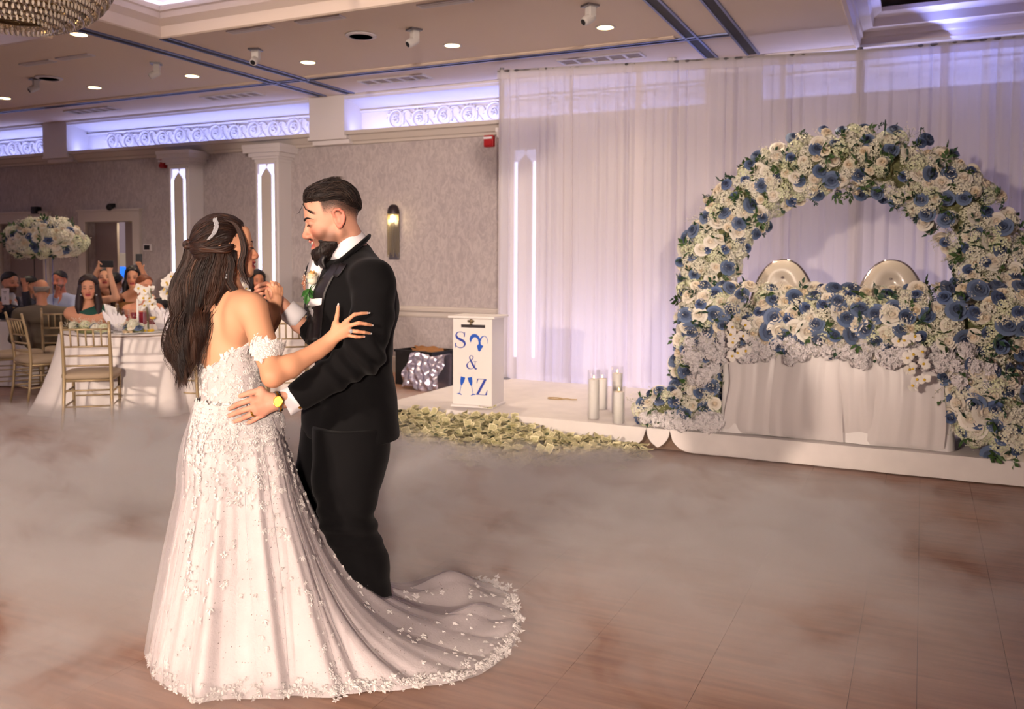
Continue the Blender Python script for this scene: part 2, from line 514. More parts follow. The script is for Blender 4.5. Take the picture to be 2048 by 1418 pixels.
# lit pilasters
def pilaster(x, idx):
    YF = WY - .26
    b = MB().box((x, WY - .13, 1.42), (.40, .26, 2.84))
    # stepped, flared capital
    prof = [(.20, 2.80), (.21, 2.84), (.235, 2.87), (.27, 2.92), (.32, 2.98), (.33, 3.03)]
    for (w, z), (w2, z2) in zip(prof[:-1], prof[1:]):
        b.box((x, WY - .13 - (w2 - .2) / 2, (z + z2) / 2), (2 * w2, .26 + (w2 - .2), z2 - z))
    o = struct(b.build('trim_%d' % (60 + idx), M_WHITE))
    # recessed frame with a pointed plaque and the glowing gap between
    z0, z1, w = .33, 2.78, .142
    link = MB()
    for s in (-1, 1): link.box((x + s * (w + .012), YF - .012, (z0 + z1) / 2), (.024, .024, z1 - z0))
    link.box((x, YF - .012, z1 + .012), (2 * w + .048, .024, .024))
    link.build('panel_frame', M_WHITE, o)
    pl = [(-.092, z0), (.092, z0), (.092, z1 - .17), (0, z1 - .06), (-.092, z1 - .17)]
    MB().prism([(px_, -.02, pz) for px_, pz in pl], (x, YF, 0), (x, YF + .015, 0)).build('plaque', M_TRIM, o)
    for s in (-1, 1):
        MB().box((x + s * .117, YF - .004, (z0 + z1 - .15) / 2), (.030, .008, z1 - .15 - z0)).build('led_strip', M_LEDCOL, o)
        MB().prism([(s * .132, -.004, z1 - .15), (s * .132, -.004, z1 - .01), (s * .02, -.004, z1 - .01), (s * .002, -.004, z1 - .058), (s * .094, -.004, z1 - .168)], (x, YF, 0), (x, YF + .004, 0)).build('led_corner', M_LEDTOP, o)
    return o
for i, x in enumerate([-9.76, -8.13, -4.24]): pilaster(x, i)

# ceiling with three coffers
COF = [(-6.60, -2.9, 1.0, 6.05, .42), (-14.0, -7.65, 0.5, 5.6, .42), (-.62, 4.0, 3.0, 9.28, .42)]   # xa, xb, ya, yb, rise
def ceil_rects():
    xs_ = sorted({X0, X1} | {c[0] for c in COF} | {c[1] for c in COF}); ys_ = sorted({Y0, WY + .2} | {c[2] for c in COF} | {c[3] for c in COF})
    for a, b in zip(xs_[:-1], xs_[1:]):
        for c, d in zip(ys_[:-1], ys_[1:]):
            mx, my = (a + b) / 2, (c + d) / 2
            if any(q[0] < mx < q[1] and q[2] < my < q[3] for q in COF): continue
            yield a, b, c, d
cb = MB()
for a, b, c, d in ceil_rects(): cb.box(((a + b) / 2, (c + d) / 2, CZ + .03), (b - a, d - c, .06))
ceiling = struct(cb.build('ceiling', M_CEIL))
def crown(prof, xa, xb, ya, yb):
    """mitred ring around a rectangle; prof = (outward offset, z)"""
    b = MB(); n = len(prof); vs = []
    for sx, sy, cx, cy in ((-1, -1, xa, ya), (1, -1, xb, ya), (1, 1, xb, yb), (-1, 1, xa, yb)):
        for o, z in prof: vs.append((cx + sx * o, cy + sy * o, z))
    fs = [(k * n + i, k * n + (i + 1) % n, ((k + 1) % 4) * n + (i + 1) % n, ((k + 1) % 4) * n + i) for k in range(4) for i in range(n)]
    return b.add(vs, fs)
for ci, (xa, xb, ya, yb, h) in enumerate(COF):
    b = MB(); zt = CZ + h
    b.box(((xa + xb) / 2, (ya + yb) / 2, zt + .03), (xb - xa + .9, yb - ya + .9, .06))
    for s, xx in ((-1, xa - .35), (1, xb + .35)): b.box((xx + s * .02, (ya + yb) / 2, CZ + h / 2 + .03), (.04, yb - ya + .8, h))
    for s, yy in ((-1, ya - .35), (1, yb + .35)): b.box(((xa + xb) / 2, yy + s * .02, CZ + h / 2 + .03), (xb - xa + .8, .04, h))
    struct(b.build('ceiling_coffer_%d' % (ci + 1), M_CEIL))
    if ci < 2:
        prof = [(.06, CZ), (.05, CZ - .04), (.02, CZ - .05), (.0, CZ - .04), (-.02, CZ + .02), (-.03, CZ + .05), (-.10, CZ + .10), (-.11, CZ + .15), (-.13, CZ + .16), (-.13, CZ + .21), (-.08, CZ + .21), (.02, CZ + .06)]
        cr = struct(crown(prof, xa, xb, ya, yb).build('trim_%d' % (70 + ci), M_CEIL))
        # lights lie in the trough
        L_ = MB()
        for yy in (ya - .12, yb + .12): L_.box(((xa + xb) / 2, yy, CZ + .22), (xb - xa, .05, .02))
        for xx in (xa - .12, xb + .12): L_.box((xx, (ya + yb) / 2, CZ + .22), (.05, yb - ya, .02))
        L_.build('led_strip', mat('led_coffer', (235, 235, 255), 0.5, emit=(196, 202, 255), emit_s=130.0), cr)
    else:
        prof = [(.05, CZ), (.03, CZ - .03), (0, CZ - .02), (-.01, CZ + .06), (-.03, CZ + .07), (-.03, CZ + .12), (-.12, CZ + .14), (-.13, CZ + .22), (-.2, CZ + .26), (-.2, CZ + .30), (.02, CZ + .30)]
        cr = struct(crown(prof, xa, xb, ya, yb).build('trim_%d' % (70 + ci), M_CEIL))
        inner = [(-.34, CZ + h), (-.34, CZ + h - .03), (-.37, CZ + h - .05), (-.42, CZ + h - .02), (-.42, CZ + h)]
        struct(crown(inner, xa, xb, ya, yb).build('trim_75', M_CEIL))
        lamp('coffer_led_lamp', 'AREA', (xa + .55, yb - .25, CZ - .02), (xa + 1.2, yb - 1.0, CZ + .5), 12, (0.22, 0.28, 1.0), shape='RECTANGLE', size=.6, size_y=.05)
        # worn slot grille
        g = thing('air_grille', 'long white slot grille with grimy louvres in the blue coffer', 'grille', (-.28 + .45, 8.62, CZ + h - .005))
        gb = MB()
        for dy in (-.09, .09): gb.box((0, dy, 0), (.98, .02, .03))
        for dx in (-.48, .48): gb.box((dx, 0, 0), (.02, .2, .03))
        gb.build('frame', M_WHITE, g)
        MB().box((0, 0, .012), (.94, .16, .01)).build('backing', M_DARK, g)
        for k in range(3): MB().box((0, -.05 + .05 * k, 0), (.94, .012, .022)).build('louvre', M_METAL, g)

# partition tracks: dark slots between metal lips
def track(a, b, name='partition_track', label=None, W_=.055):
    a, b = np.array(a, float), np.array(b, float); d = (b - a) / np.linalg.norm(b - a); nrm = np.array([-d[1], d[0], 0])
    t = thing(name, label, 'track', tuple((a + b) / 2))
    mid = (a + b) / 2; L_ = np.linalg.norm(b - a); rz = math.atan2(d[1], d[0])
    for s in (-1, 1):
        o = MB().box(tuple(nrm * s * W_), (L_, .022, .014), rz).build('rail_lip', M_TRACK, t)
    MB().box((0, 0, .003), (L_, 2 * W_ - .02, .006), rz).build('slot', M_DARK, t)
    return t
zt = CZ - .007
track((-7.17, 3.0, zt), (-7.17, 9.22, zt), label='recessed partition track left of the corner coffer, ending at the plaster block')
track((-6.72, 6.2, zt), (-6.72, 9.22, zt), label='recessed partition track starting at the corner of the lit coffer')
track((-2.06, 3.0, zt), (-2.06, 9.2, zt), label='dark partition track of the right pair, on the side of the downlights')
track((-1.64, 3.0, zt), (-1.64, 9.2, zt), label='dark partition track of the right pair, on the side of the blue coffer')
track((-19, 8.3, zt), (-1.7, 8.3, zt), label='long partition track running along the lit cornice', W_=.04)
struct(MB().prism([(0, -.04, CZ), (0, -.04, CZ - .012), (0, 0, CZ - .022), (0, .03, CZ - .012), (0, .03, CZ)], (-6.6, 8.19, 0), (-2.2, 8.19, 0)).build('trim_90', M_CEIL))
struct(MB().prism([(0, -.04, CZ), (0, -.04, CZ - .012), (0, 0, CZ - .022), (0, .03, CZ - .012), (0, .03, CZ)], (-19, 8.19, 0), (-7.3, 8.19, 0)).build('trim_91', M_CEIL))

# recessed downlights
dl_all = [(x, 7.6) for x in (-13.0, -11.2, -9.45, -7.8, -6.1, -4.3, -2.69)] + [(-7.35, 5.75)]
for i, (x, y) in enumerate(dl_all):
    lb = ['warm downlight at the far end of the row, past the far doors', 'warm downlight over the tall flower centrepiece', 'warm downlight beyond the far speaker grille', 'warm downlight on the guest side of the twin tracks',
          'warm downlight just past the twin tracks towards the drape', 'warm downlight in line with the round speaker over the dancers', 'warm downlight beside the right pair of tracks', 'round warm downlight by the corner of the dark coffer'][i]
    t = thing('downlight', lb, 'light', (x, y, CZ), group='downlights in a row along the cornice' if i < 7 else None)
    MB().lathe([(.075, 0), (.095, -.002), (.095, -.008), (.075, -.008)], n=24, closed=True).build('trim_ring', M_WHITE, t)
    MB().lathe([(0.0001, -.004), (.075, -.004)], n=24).build('diffuser', M_WARM, t)
for x in (-13.0, -11.2, -9.45, -7.8, -6.1, -4.3, -2.69, -.9):
    for y in (7.55, 1.5):
        if y < 7 and int(x * 10) % 2: continue
        lamp('downlight_lamp', 'SPOT', (x, y, CZ - .02), (x, y, 0), 125 if y > 7 else 22, (1.0, .78, .55), spot_size=math.radians(110), spot_blend=1.0, shadow_soft_size=.07)

# supply vents along the cornice, five panes each
for i, x in enumerate([-10.9, -8.25, -5.72, -3.13]):
    lb = ['white five-pane ceiling vent above the double doors', 'white five-pane ceiling vent above the lit columns', 'white five-pane ceiling vent above the wall sconce', 'white five-pane ceiling vent above the drape edge'][i]
    t = thing('ceiling_vent', lb, 'vent', (x, 8.72, CZ), group='vents along the cornice')
    b = MB()
    for s in (-1, 1): b.box((0, s * .11, -.008), (.92, .025, .016)); b.box((s * .45, 0, -.008), (.025, .22, .016))
    for k in range(1, 5): b.box((-.45 + .18 * k, 0, -.008), (.03, .22, .016))
    b.build('frame', M_WHITE, t)
    for k in range(5): MB().box((-.36 + .18 * k, 0, -.003), (.15, .2, .006)).build('grille_pane', mat('vent_grey', (150, 132, 112), 0.6), t)
# slim slot diffusers beside the coffers
for i, (px, py) in enumerate([(500, 58), (640, 38), (150, 113), (75, 125), (890, 5)]):
    p = UZ(px, py, CZ)
    lb = ['slim slot diffuser beyond the corner coffer', 'second slim slot diffuser along the corner coffer', 'slim slot diffuser beside the downlight by the chandelier', 'slim slot diffuser below the chandelier', 'slim slot diffuser above the round speaker grille'][i]
    t = thing('slot_diffuser', lb, 'vent', (p[0], p[1], CZ))
    MB().box((0, 0, -.006), (.5, .1, .012)).build('frame', M_WHITE, t); MB().box((0, 0, -.013), (.46, .06, .004)).build('slot', M_TRIM, t)
# round ceiling speakers
for i, (px, py) in enumerate([(722, 70), (98, 155)]):
    p = UZ(px, py, CZ)
    t = thing('ceiling_speaker', ['round ceiling speaker grille beside a moving head lamp over the dancers', 'round ceiling speaker grille near the far doors'][i], 'speaker', (p[0], p[1], CZ))
    MB().lathe([(.11, 0), (.15, -.004), (.15, -.014), (.11, -.02)], n=24, closed=True).build('rim', M_WHITE, t)
    MB().lathe([(.0001, -.012), (.11, -.012)], n=24).build('grille', mat('grille_grey', (190, 180, 170), 0.6), t)
# small pan-tilt heads
def pan_head(px, py, lb, rz):
    p = UZ(px, py, CZ)
    t = thing('moving_head_light', lb, 'light', (p[0], p[1], CZ), rz, group='moving heads on the ceiling'); t.scale = (.72, .72, .72)
    m = mat('head_white', (205, 200, 196), 0.45)
    MB().box((0, 0, -.012), (.16, .16, .024)).build('mount_plate', M_METAL, t)
    bevel(MB().box((0, .01, -.08), (.11, .09, .12)).build('yoke', m, t), .01)
    o = MB().lathe([(.02, .08), (.05, .075), (.058, .03), (.055, -.06), (.045, -.085)], n=18, M=Matrix.Rotation(math.radians(-58), 3, 'X')).build('head', m, t); o.location = (0, -.02, -.165)
    o2 = MB().lathe([(.0001, -.0), (.034, 0), (.036, -.012)], n=16, M=Matrix.Rotation(math.radians(-58), 3, 'X')).build('lens', M_BLACK, t)
    q = Matrix.Rotation(math.radians(-58), 3, 'X') @ Vector((0, 0, -.078)); o2.location = Vector((0, -.02, -.165)) + q
for px, py, rz, lb in [(511, 98, .3, 'white moving head light beside the twin partition tracks'), (828, 58, -.5, 'white moving head light next to the round speaker'),
                       (1180, 10, -.6, 'white moving head light near the right partition tracks'), (312, 126, -.9, 'white moving head light beyond the corner coffer'),
                       (70, 157, -.4, 'white moving head light by the far speaker grille')]:
    pan_head(px, py, lb, rz)

# doorways
M_DOOR = mat('door_taupe', (140, 124, 122), 0.55)
for i, (xa, xb, h) in enumerate(DOORS):
    t = MB()
    for s, xx in ((-1, xa), (1, xb)): t.box((xx + s * .075, WY - .02, (h + .16) / 2), (.15, .06, h + .16))
    t.box(((xa + xb) / 2, WY - .02, h + .08), (xb - xa - .002, .056, .16)).box(((xa + xb) / 2, WY - .03, h + .176), (xb - xa + .36, .08, .03))
    d = struct(t.build('door_%d' % (i + 1), M_TRIM))
    if i == 0:
        MB().box((xa + .25, WY + .16, h / 2), (.50, .04, h - .01)).build('door_leaf', M_DOOR, d)
        MB().box((xb - .20, WY + .17, h / 2), (.38, .04, h - .01)).build('door_leaf', M_DOOR, d)
        b = MB().box((xb - .11, WY + .145, h / 2 - .1), (.18, .02, h - .4)).build('door_panel', M_TRIM, d)
    else:
        MB().box(((xa + xb) / 2, WY + .16, h / 2), (xb - xa, .04, h)).build('door_leaf', M_DOOR, d)
        MB().box((xa + .62, WY + .138, h / 2), (.012, .01, h)).build('leaf_joint', M_DARK, d)
# corridor behind the open door
M_YEL = mat('corridor_yellow', (228, 208, 112), 0.7)
struct(MB().box((-11.5, 11.3, 1.3), (3.4, .05, 2.6)).build('wall_corridor', M_YEL))
struct(MB().box((-11.5, 10.5, -.03), (3.4, 1.6, .05)).build('floor_corridor', M_FLOOR))
struct(MB().box((-11.5, 10.5, 2.62), (3.4, 1.6, .05)).build('ceiling_corridor', M_WHITE))
lamp('corridor_lamp', 'POINT', (-11.2, 10.4, 2.4), None, 150, (1, .86, .6), shadow_soft_size=.2)
q = UY(231, 515, 11.2)
t = thing('wall_screen', 'blue glowing screen in the corridor seen through the open door', 'screen', (q[0], 11.27, q[2] - .25))
MB().box((0, 0, .12), (.5, .04, .42)).build('bezel', M_WHITE, t)
MB().box((0, -.024, -.02), (.44, .008, .2)).build('display', mat('corridor_screen', (20, 60, 160), .4, emit=(40, 110, 230), emit_s=1.6), t)
struct(MB().box((-11.5, 11.26, 1.83), (3.4, .03, .03)).build('trim_95', M_TRIM))

# small devices on the long wall
def wall_box_device(px, py, Y, size, name, lb, cat, m, extra=None):
    p = UY(px, py, Y)
    t = thing(name, lb, cat, (p[0], WY, p[2]))
    bevel(MB().box((0, -size[1] / 2, 0), size).build('case', m, t), .008)
    if extra: extra(t, size)
    return t
wall_box_device(78, 421, WY, (.14, .1, .12), 'wall_speaker', 'small black box speaker on the wall above the flower centrepiece', 'speaker', M_BLACK,
                lambda t, s: MB().box((0, -s[1] - .003, 0), (.11, .006, .09)).build('mesh_front', M_DARK, t))
def dome(t, s):
    MB().sphere((0, -.07, -.03), .055, 12, 8).build('dome', M_BLACK, t)
wall_box_device(227, 411, WY, (.1, .05, .06), 'dome_camera', 'black dome camera on the wall above the open door', 'camera', M_BLACK, dome)
wall_box_device(297, 495, WY, (.17, .03, .11), 'wall_thermostat', 'white wall panel with a dark display right of the open door', 'control panel', M_WHITE,
                lambda t, s: MB().box((0, -s[1] - .003, 0), (.11, .006, .07)).build('display', M_BLACK, t))
M_RED = mat('alarm_red', (176, 18, 26), 0.4)
def strobe(t, s):
    MB().box((0, -s[1] - .012, .035), (.11, .024, .025)).build('strobe_lens', mat('strobe_clear', (235, 235, 240), .2), t)
    MB().box((0, -s[1] - .006, -.03), (.1, .012, .05)).build('horn', M_RED, t)
wall_box_device(981, 283, WY, (.13, .06, .14), 'fire_alarm', 'red fire alarm with a white strobe high beside the drape', 'alarm', M_RED, strobe)
wall_box_device(330, 328, WY, (.09, .06, .13), 'fire_alarm', 'red fire alarm tucked beside the lit column', 'alarm', M_RED, strobe)
# security camera above the drape
p = UZ(1346, 118, CZ)
t = thing('dome_camera', 'small white dome camera on the ceiling behind the drape', 'camera', (p[0], 9.05, CZ))
MB().lathe([(.05, 0), (.055, -.03), (.045, -.04)], n=16).build('mount', M_WHITE, t); MB().sphere((0, 0, -.05), .035, 10, 6).build('lens', M_BLACK, t)

# wall sconce with glass rods under a bronze dome
p = UY(789, 440, WY)
t = thing('wall_sconce', 'wall sconce with a dark bronze dome over glowing glass rods', 'sconce', (p[0], WY, 1.6))
zt_ = UY(789, 428, WY)[2] - 1.6
b = MB(); n = 16
P = []
for i in range(9):
    a = (PI / 2) * i / 8; rr = .088 * math.cos(a) ** .8 + .0005; zz = zt_ + .125 * math.sin(a)
    P.append([(rr * math.cos(k), -.02 - rr * abs(math.sin(k)) * .9, zz) for k in np.linspace(PI, 2 * PI, n)])
b.grid(np.array(P)); b.build('dome', M_BRONZE, t, True)
MB().box((0, -.012, zt_ - .28), (.15, .024, .62)).build('back_plate', M_METAL, t)
for k in range(13):
    a = PI + PI * k / 12; x_, y_ = .08 * math.cos(a), -.02 - .078 * abs(math.sin(a))
    zb = zt_ - .50 - .03 * (k % 3)
    MB().tube([(x_, y_, zt_), (x_, y_, zb)], .0065, 6).build('glass_rod', mat('rod_glass', (250, 236, 205), 0.08, trans=.85, ior=1.3), t)
MB().sphere((0, -.05, zt_ - .06), (.03, .03, .05), 10, 8).build('bulb', mat('sconce_bulb', (255, 230, 170), .5, emit=(255, 206, 120), emit_s=26), t)
lamp('sconce_lamp', 'POINT', (p[0], WY - .12, 1.6 + zt_ - .1), None, 3.0, (1, .78, .45), shadow_soft_size=.04)

# crystal chandelier over the left corner
q = K(25, -28, 4.6)
ch = thing('crystal_chandelier', 'round crystal chandelier of bead strands in tiers', 'chandelier', (q[0], q[1], q[2]))
M_CRYS = mat('crystal', (236, 222, 204), 0.08, 0.0, spec=1.0, trans=.35, ior=1.6)
bead = MB().sphere((0, 0, 0), .0105, 6, 4).mesh('bead', M_CRYS)
NR = 11
for r_i in range(NR):
    t_ = r_i / (NR - 1); R_ = .50 * math.cos(t_ * 1.20) ; z_ = .10 - .30 * math.sin(t_ * 1.25)
    b = MB(); nn = max(10, int(2 * PI * R_ / .026))
    for k in range(nn):
        a = 2 * PI * k / nn + .3 * r_i
        b.sphere((R_ * math.cos(a), R_ * math.sin(a), z_ + .008 * (k % 2)), .0125, 6, 4)
        b.sphere((R_ * math.cos(a), R_ * math.sin(a), z_ - .022), (.009, .009, .016), 5, 4)
    o = b.build('bead_ring', M_CRYS, ch, fix=False); o['kind'] = 'stuff'
    MB().lathe([(R_ - .012, z_ + .02), (R_ + .008, z_ + .02), (R_ + .008, z_ + .028), (R_ - .012, z_ + .028)], n=40, closed=True).build('hoop', mat('gilt', (150, 128, 96), .3, .9), ch)
MB().tube([(0, 0, .12), (0, 0, .75)], .015, 8).build('stem', mat('gilt', (150, 128, 96), .3, .9), ch)
for k in range(6):
    a = k * PI / 3
    MB().sphere((.26 * math.cos(a), .26 * math.sin(a), .03), (.022, .022, .034), 8, 6).build('bulb', mat('chandelier_bulb', (255, 230, 180), .5, emit=(255, 196, 110), emit_s=16), ch)
# ================================================================== STAGE, DRAPE, FLOWERS
SZ, SY = 0.17, 6.5
M_CLOTH = mat('white_cloth', (236, 228, 224), 0.7, noise=(6, .06))
M_SATIN = mat('satin_cloth', (240, 234, 232), 0.38, sheen=.3)

# cloth-covered platform
SX0, SX1 = -4.38, 3.2
stage = thing('stage_platform', 'low stage platform covered in white cloth with a scalloped front skirt', 'stage', (0, 7.5, 0))
local(stage, MB().box(((SX0 + SX1) / 2, (SY + 8.9) / 2 + .02, SZ / 2), (SX1 - SX0 - .04, 8.86 - SY, SZ - .01)).build('deck', mat('deck_wood', (120, 96, 80), .7)))
b = MB()
P = []
for x in np.linspace(SX0, SX1, 120):
    row = [(x, 8.9, SZ + .002)]
    for y in (8.0, 7.2, 6.8, SY + .03): row.append((x, y, SZ + .003 + .0025 * math.sin(x * 9 + y * 5)))
    row.append((x, SY, SZ - .004)); P.append(row)
b.grid(np.array(P)); local(stage, b.build('top_cloth', M_CLOTH, None, True))
local(stage, MB().box((SX0, (SY + 8.9) / 2, SZ / 2), (.012, 8.9 - SY, SZ)).build('side_skirt', M_CLOTH))
# skirt: separate cloths whose lower corners are rounded
edges = [SX0, -3.05, -1.92, -1.735, -.95, .45, SX1]; round_at = (-1.92, -1.735)
for a, c in zip(edges[:-1], edges[1:]):
    rows = []
    for x in np.linspace(a, c, 40):
        t = (x - a) / (c - a); e = min(t, 1 - t) * (c - a)
        el_, er_ = t * (c - a), (1 - t) * (c - a)
        e = min(el_ if a in round_at else 9, er_ if c in round_at else 9)
        drop = .155 * math.sqrt(max(0, 1 - max(0, 1 - e / .17) ** 2)) + .006
        rows.append([(x, SY - .006 - .012 * s + .006 * math.sin(x * 14) * s, SZ + .001 - drop * s) for s in (0, .3, .65, 1.0)])
    local(stage, MB().grid(np.array(rows)).build('skirt_cloth', M_CLOTH, None, True))

# ---- pipe and drape
def sheer_material():
    m = bpy.data.materials.new('sheer_drape'); m.use_nodes = True
    N, L = m.node_tree.nodes, m.node_tree.links
    for n in list(N):
        if n.type == 'BSDF_PRINCIPLED': N.remove(n)
    out = N['Material Output']
    d = N.new('ShaderNodeBsdfDiffuse'); d.inputs['Color'].default_value = lin((247, 240, 240)) + (1,)
    t = N.new('ShaderNodeBsdfTranslucent'); t.inputs['Color'].default_value = lin((238, 232, 238)) + (1,)
    tr = N.new('ShaderNodeBsdfTransparent')
    m1 = N.new('ShaderNodeMixShader'); m1.inputs[0].default_value = .50
    L.new(d.outputs[0], m1.inputs[1]); L.new(t.outputs[0], m1.inputs[2])
    lw = N.new('ShaderNodeLayerWeight'); lw.inputs['Blend'].default_value = .25
    r = N.new('ShaderNodeMapRange'); r.inputs['To Min'].default_value = .82; r.inputs['To Max'].default_value = .98
    L.new(lw.outputs['Facing'], r.inputs['Value'])
    m2 = N.new('ShaderNodeMixShader'); L.new(r.outputs['Result'], m2.inputs[0])
    L.new(tr.outputs[0], m2.inputs[1]); L.new(m1.outputs[0], m2.inputs[2]); L.new(m2.outputs[0], out.inputs['Surface'])
    return m
M_SHEER = sheer_material()
DY = 8.5
def drape_top(x): return 3.53 + (x + 4.21) * (3.385 - 3.53) / 3.6 if x < -.6 else 3.385
edges_px = [995, 1140, 1275, 1410, 1560, 1712, 1880, 2046]
dx = [UY(p, 400, DY)[0] for p in edges_px] + [1.7, 2.7]
names = ['white sheer drape panel at the open end beside the fire alarm', 'white sheer drape panel in front of the lit column', 'white sheer drape panel above the four candles',
         'white sheer drape panel behind the shoulder of the flower arch', 'white sheer drape panel ending at the bare upright pole', 'white sheer drape panel starting at the bare upright pole',
         'white sheer drape panel behind the crown of the arch on the blue side', 'white sheer drape panel by the shaded arch leg', 'white sheer drape panel past the shaded arch leg']
for i, (a, c) in enumerate(zip(dx[:-1], dx[1:])):
    a, c = a - (.035 if i else 0), c + .035
    r = np.random.default_rng(40 + i); w = c - a
    ncol = int(w / .0095)
    xs_ = np.linspace(0, 1, ncol)
    ph = np.cumsum(r.uniform(.4, 1.6, ncol)); ph = ph / ph[-1] * 2 * PI * w / .105
    env = np.clip(.5 + .9 * np.sin(xs_ * 11 + 2.3 * i) * np.sin(xs_ * 4.1 + i), .12, 1.3)
    fold = np.sin(ph) * .026 * env + .007 * np.sin(ph * 2.3 + 1) * env + .014 * np.sin(xs_ * 5 + i * 2)
    rows = []
    for j, zf in enumerate(np.linspace(0, 1, 12)):
        zt_ = np.array([drape_top(a + w * t) for t in xs_])
        z = SZ + .004 + (zt_ - SZ - .004) * zf
        amp = .35 + .65 * (1 - zf) ** .3 if zf > .97 else 1.0
        sway = .02 * np.sin(3 * zf + i)
        spread = a + w * (.5 + (xs_ - .5) * (1.02 - .02 * zf)) + .010 * np.cos(ph) + sway * (1 - zf) * .4
        rows.append(np.stack([spread, DY + .008 * (i % 2) + fold * amp * (1.15 - .25 * zf), z], -1))
    P = np.stack(rows, 1)
    t = thing('sheer_curtain', names[i], 'drape', (a + w / 2, DY, SZ))
    local(t, MB().grid(P).build('sheer_cloth', M_SHEER, None, True, fix=False))
    # doubled rod pocket
    Pp = np.stack([np.stack([a + w * xs_, np.full(ncol, DY - .022) + fold * .25, np.array([drape_top(a + w * q) for q in xs_]) - dz], -1) for dz in (-.012, .03, .085)], 1)
    local(t, MB().grid(Pp).build('rod_pocket', M_SHEER, None, True, fix=False))
rod = thing('curtain_stand', 'metal pipe stand carrying the sheer drape panels', 'frame', (-1.6, DY + .03, SZ))
for x in (dx[0] + .02, dx[5], dx[8]):
    local(rod, MB().tube([(x, DY + .06, SZ), (x, DY + .06, drape_top(x) + .05)], .024, 10).build('upright_pole', M_METAL))
    local(rod, MB().box((x, DY + .06, SZ + .006), (.3, .3, .012)).build('base_plate', M_METAL))
for x in (-3.3, -1.9, -.5, .9): lamp('drape_back_fill', 'AREA', (x, 9.3, .5), (x, 8.5, .75), 11, (.74, .68, 1.0), shape='RECTANGLE', size=1.2, size_y=.5)  # unseen violet fill added behind the drape, standing in for bounced cove light
local(rod, MB().tube([(x, DY - .005, drape_top(x) + .0) for x in (dx[0], -2.4, -.6, dx[-1])], .016, 8).build('cross_bar', M_METAL))

# ---- flowers
def petal_layer(b, n, r0, rt, h, z0, width, curl, off, col):
    for k in range(n):
        a0 = off + 2 * PI * k / n; P = []
        for u in np.linspace(-1, 1, 4):
            row = []
            for v in np.linspace(0, 1, 4):
                a = a0 + u * width * (0.55 + .45 * v); r = r0 + (rt - r0) * v ** .9 + curl * max(0, v - .6) ** 1.5
                z = z0 + h * (v - .12 * u * u * v) - curl * .6 * max(0, v - .7)
                row.append((r * math.cos(a), r * math.sin(a), z))
            P.append(row)
        b.grid(np.array(P), col=col)
def rose_mesh(name, inner, outer, m, open_=1.0, s=1.0):
    b = MB(); ci, co = np.array(lin(inner)), np.array(lin(outer))
    petal_layer(b, 3, .002, .010, .036, 0, 1.3, .0, .2, tuple(ci))
    petal_layer(b, 4, .004, .020 * open_, .037, -.002, 1.0, .01, .9, tuple(ci * .7 + co * .3))
    petal_layer(b, 5, .006, .031 * open_, .033, -.006, .85, .03, .3, tuple(ci * .3 + co * .7))
    petal_layer(b, 5, .008, .043 * open_, .022, -.010, .80, .05, .95, tuple(co))
    b.sphere((0, 0, .016), (.011, .011, .017), 8, 6, tuple(ci)); b.sphere((0, 0, .0), (.028 * open_, .028 * open_, .016), 10, 6, tuple(ci * .6 + co * .4))
    b.v = [(x * s, y * s, z * s) for x, y, z in b.v]
    return b.mesh(name, m, True)
M_PETAL = mat('petal', (240, 235, 220), 0.75, attr=True, sheen=.15)
ROSE_B = [rose_mesh('blue_rose', (52, 66, 98), (98, 118, 154), M_PETAL), rose_mesh('blue_rose_open', (58, 72, 104), (110, 128, 162), M_PETAL, 1.18, 1.05),
          rose_mesh('blue_rose_bud', (50, 66, 104), (96, 116, 158), M_PETAL, .8)]
ROSE_W = [rose_mesh('white_rose', (248, 230, 202), (250, 242, 226), M_PETAL), rose_mesh('white_rose_open', (248, 234, 212), (250, 244, 232), M_PETAL, 1.2, 1.08),
          rose_mesh('white_rose_bud', (244, 224, 190), (250, 238, 216), M_PETAL, .72)]
def cluster_mesh(name, n, R, c1, c2, fl, seed, m, flat=1.0):
    r = np.random.default_rng(seed); b = MB()
    for i in range(n):
        u = (i + .5) / n; ph = math.acos(1 - 1.35 * u); th = i * 2.39996
        d = Vector((math.sin(ph) * math.cos(th), math.sin(ph) * math.sin(th), math.cos(ph) * flat))
        c = d * R * (r.uniform(.85, 1.08) if flat <= 1 else r.uniform(.5, 1.3)); q = d.to_track_quat('Z', 'Y'); sp = r.uniform(0, 6.28); col = tuple(np.array(lin(c1)) * (1 - u) + np.array(lin(c2)) * u)
        vs = [c - d * .004]; fs = []
        for k in range(4):
            a = sp + k * PI / 2
            for da, rr, zz in ((-.62, .8, .004), (0, 1.15, .002), (.62, .8, .004)):
                vs.append(c + q @ Vector((fl * rr * math.cos(a + da), fl * rr * math.sin(a + da), zz)))
            o = 1 + 3 * k; fs += [(0, o, o + 1), (0, o + 1, o + 2)]
        b.add(vs, fs, col)
    return b.mesh(name, m)
HYD = [cluster_mesh('hydrangea_cluster', 44, .062, (250, 246, 226), (226, 226, 190), .017, 1, M_PETAL), cluster_mesh('hydrangea_cluster_small', 30, .048, (252, 248, 232), (232, 230, 200), .016, 2, M_PETAL),
       cluster_mesh('hydrangea_green', 40, .060, (244, 246, 214), (206, 214, 160), .017, 3, M_PETAL)]
FRILL = [cluster_mesh('chrysanthemum_cluster', 60, .055, (250, 244, 244), (232, 224, 226), .020, 5, M_PETAL, 1.2)]
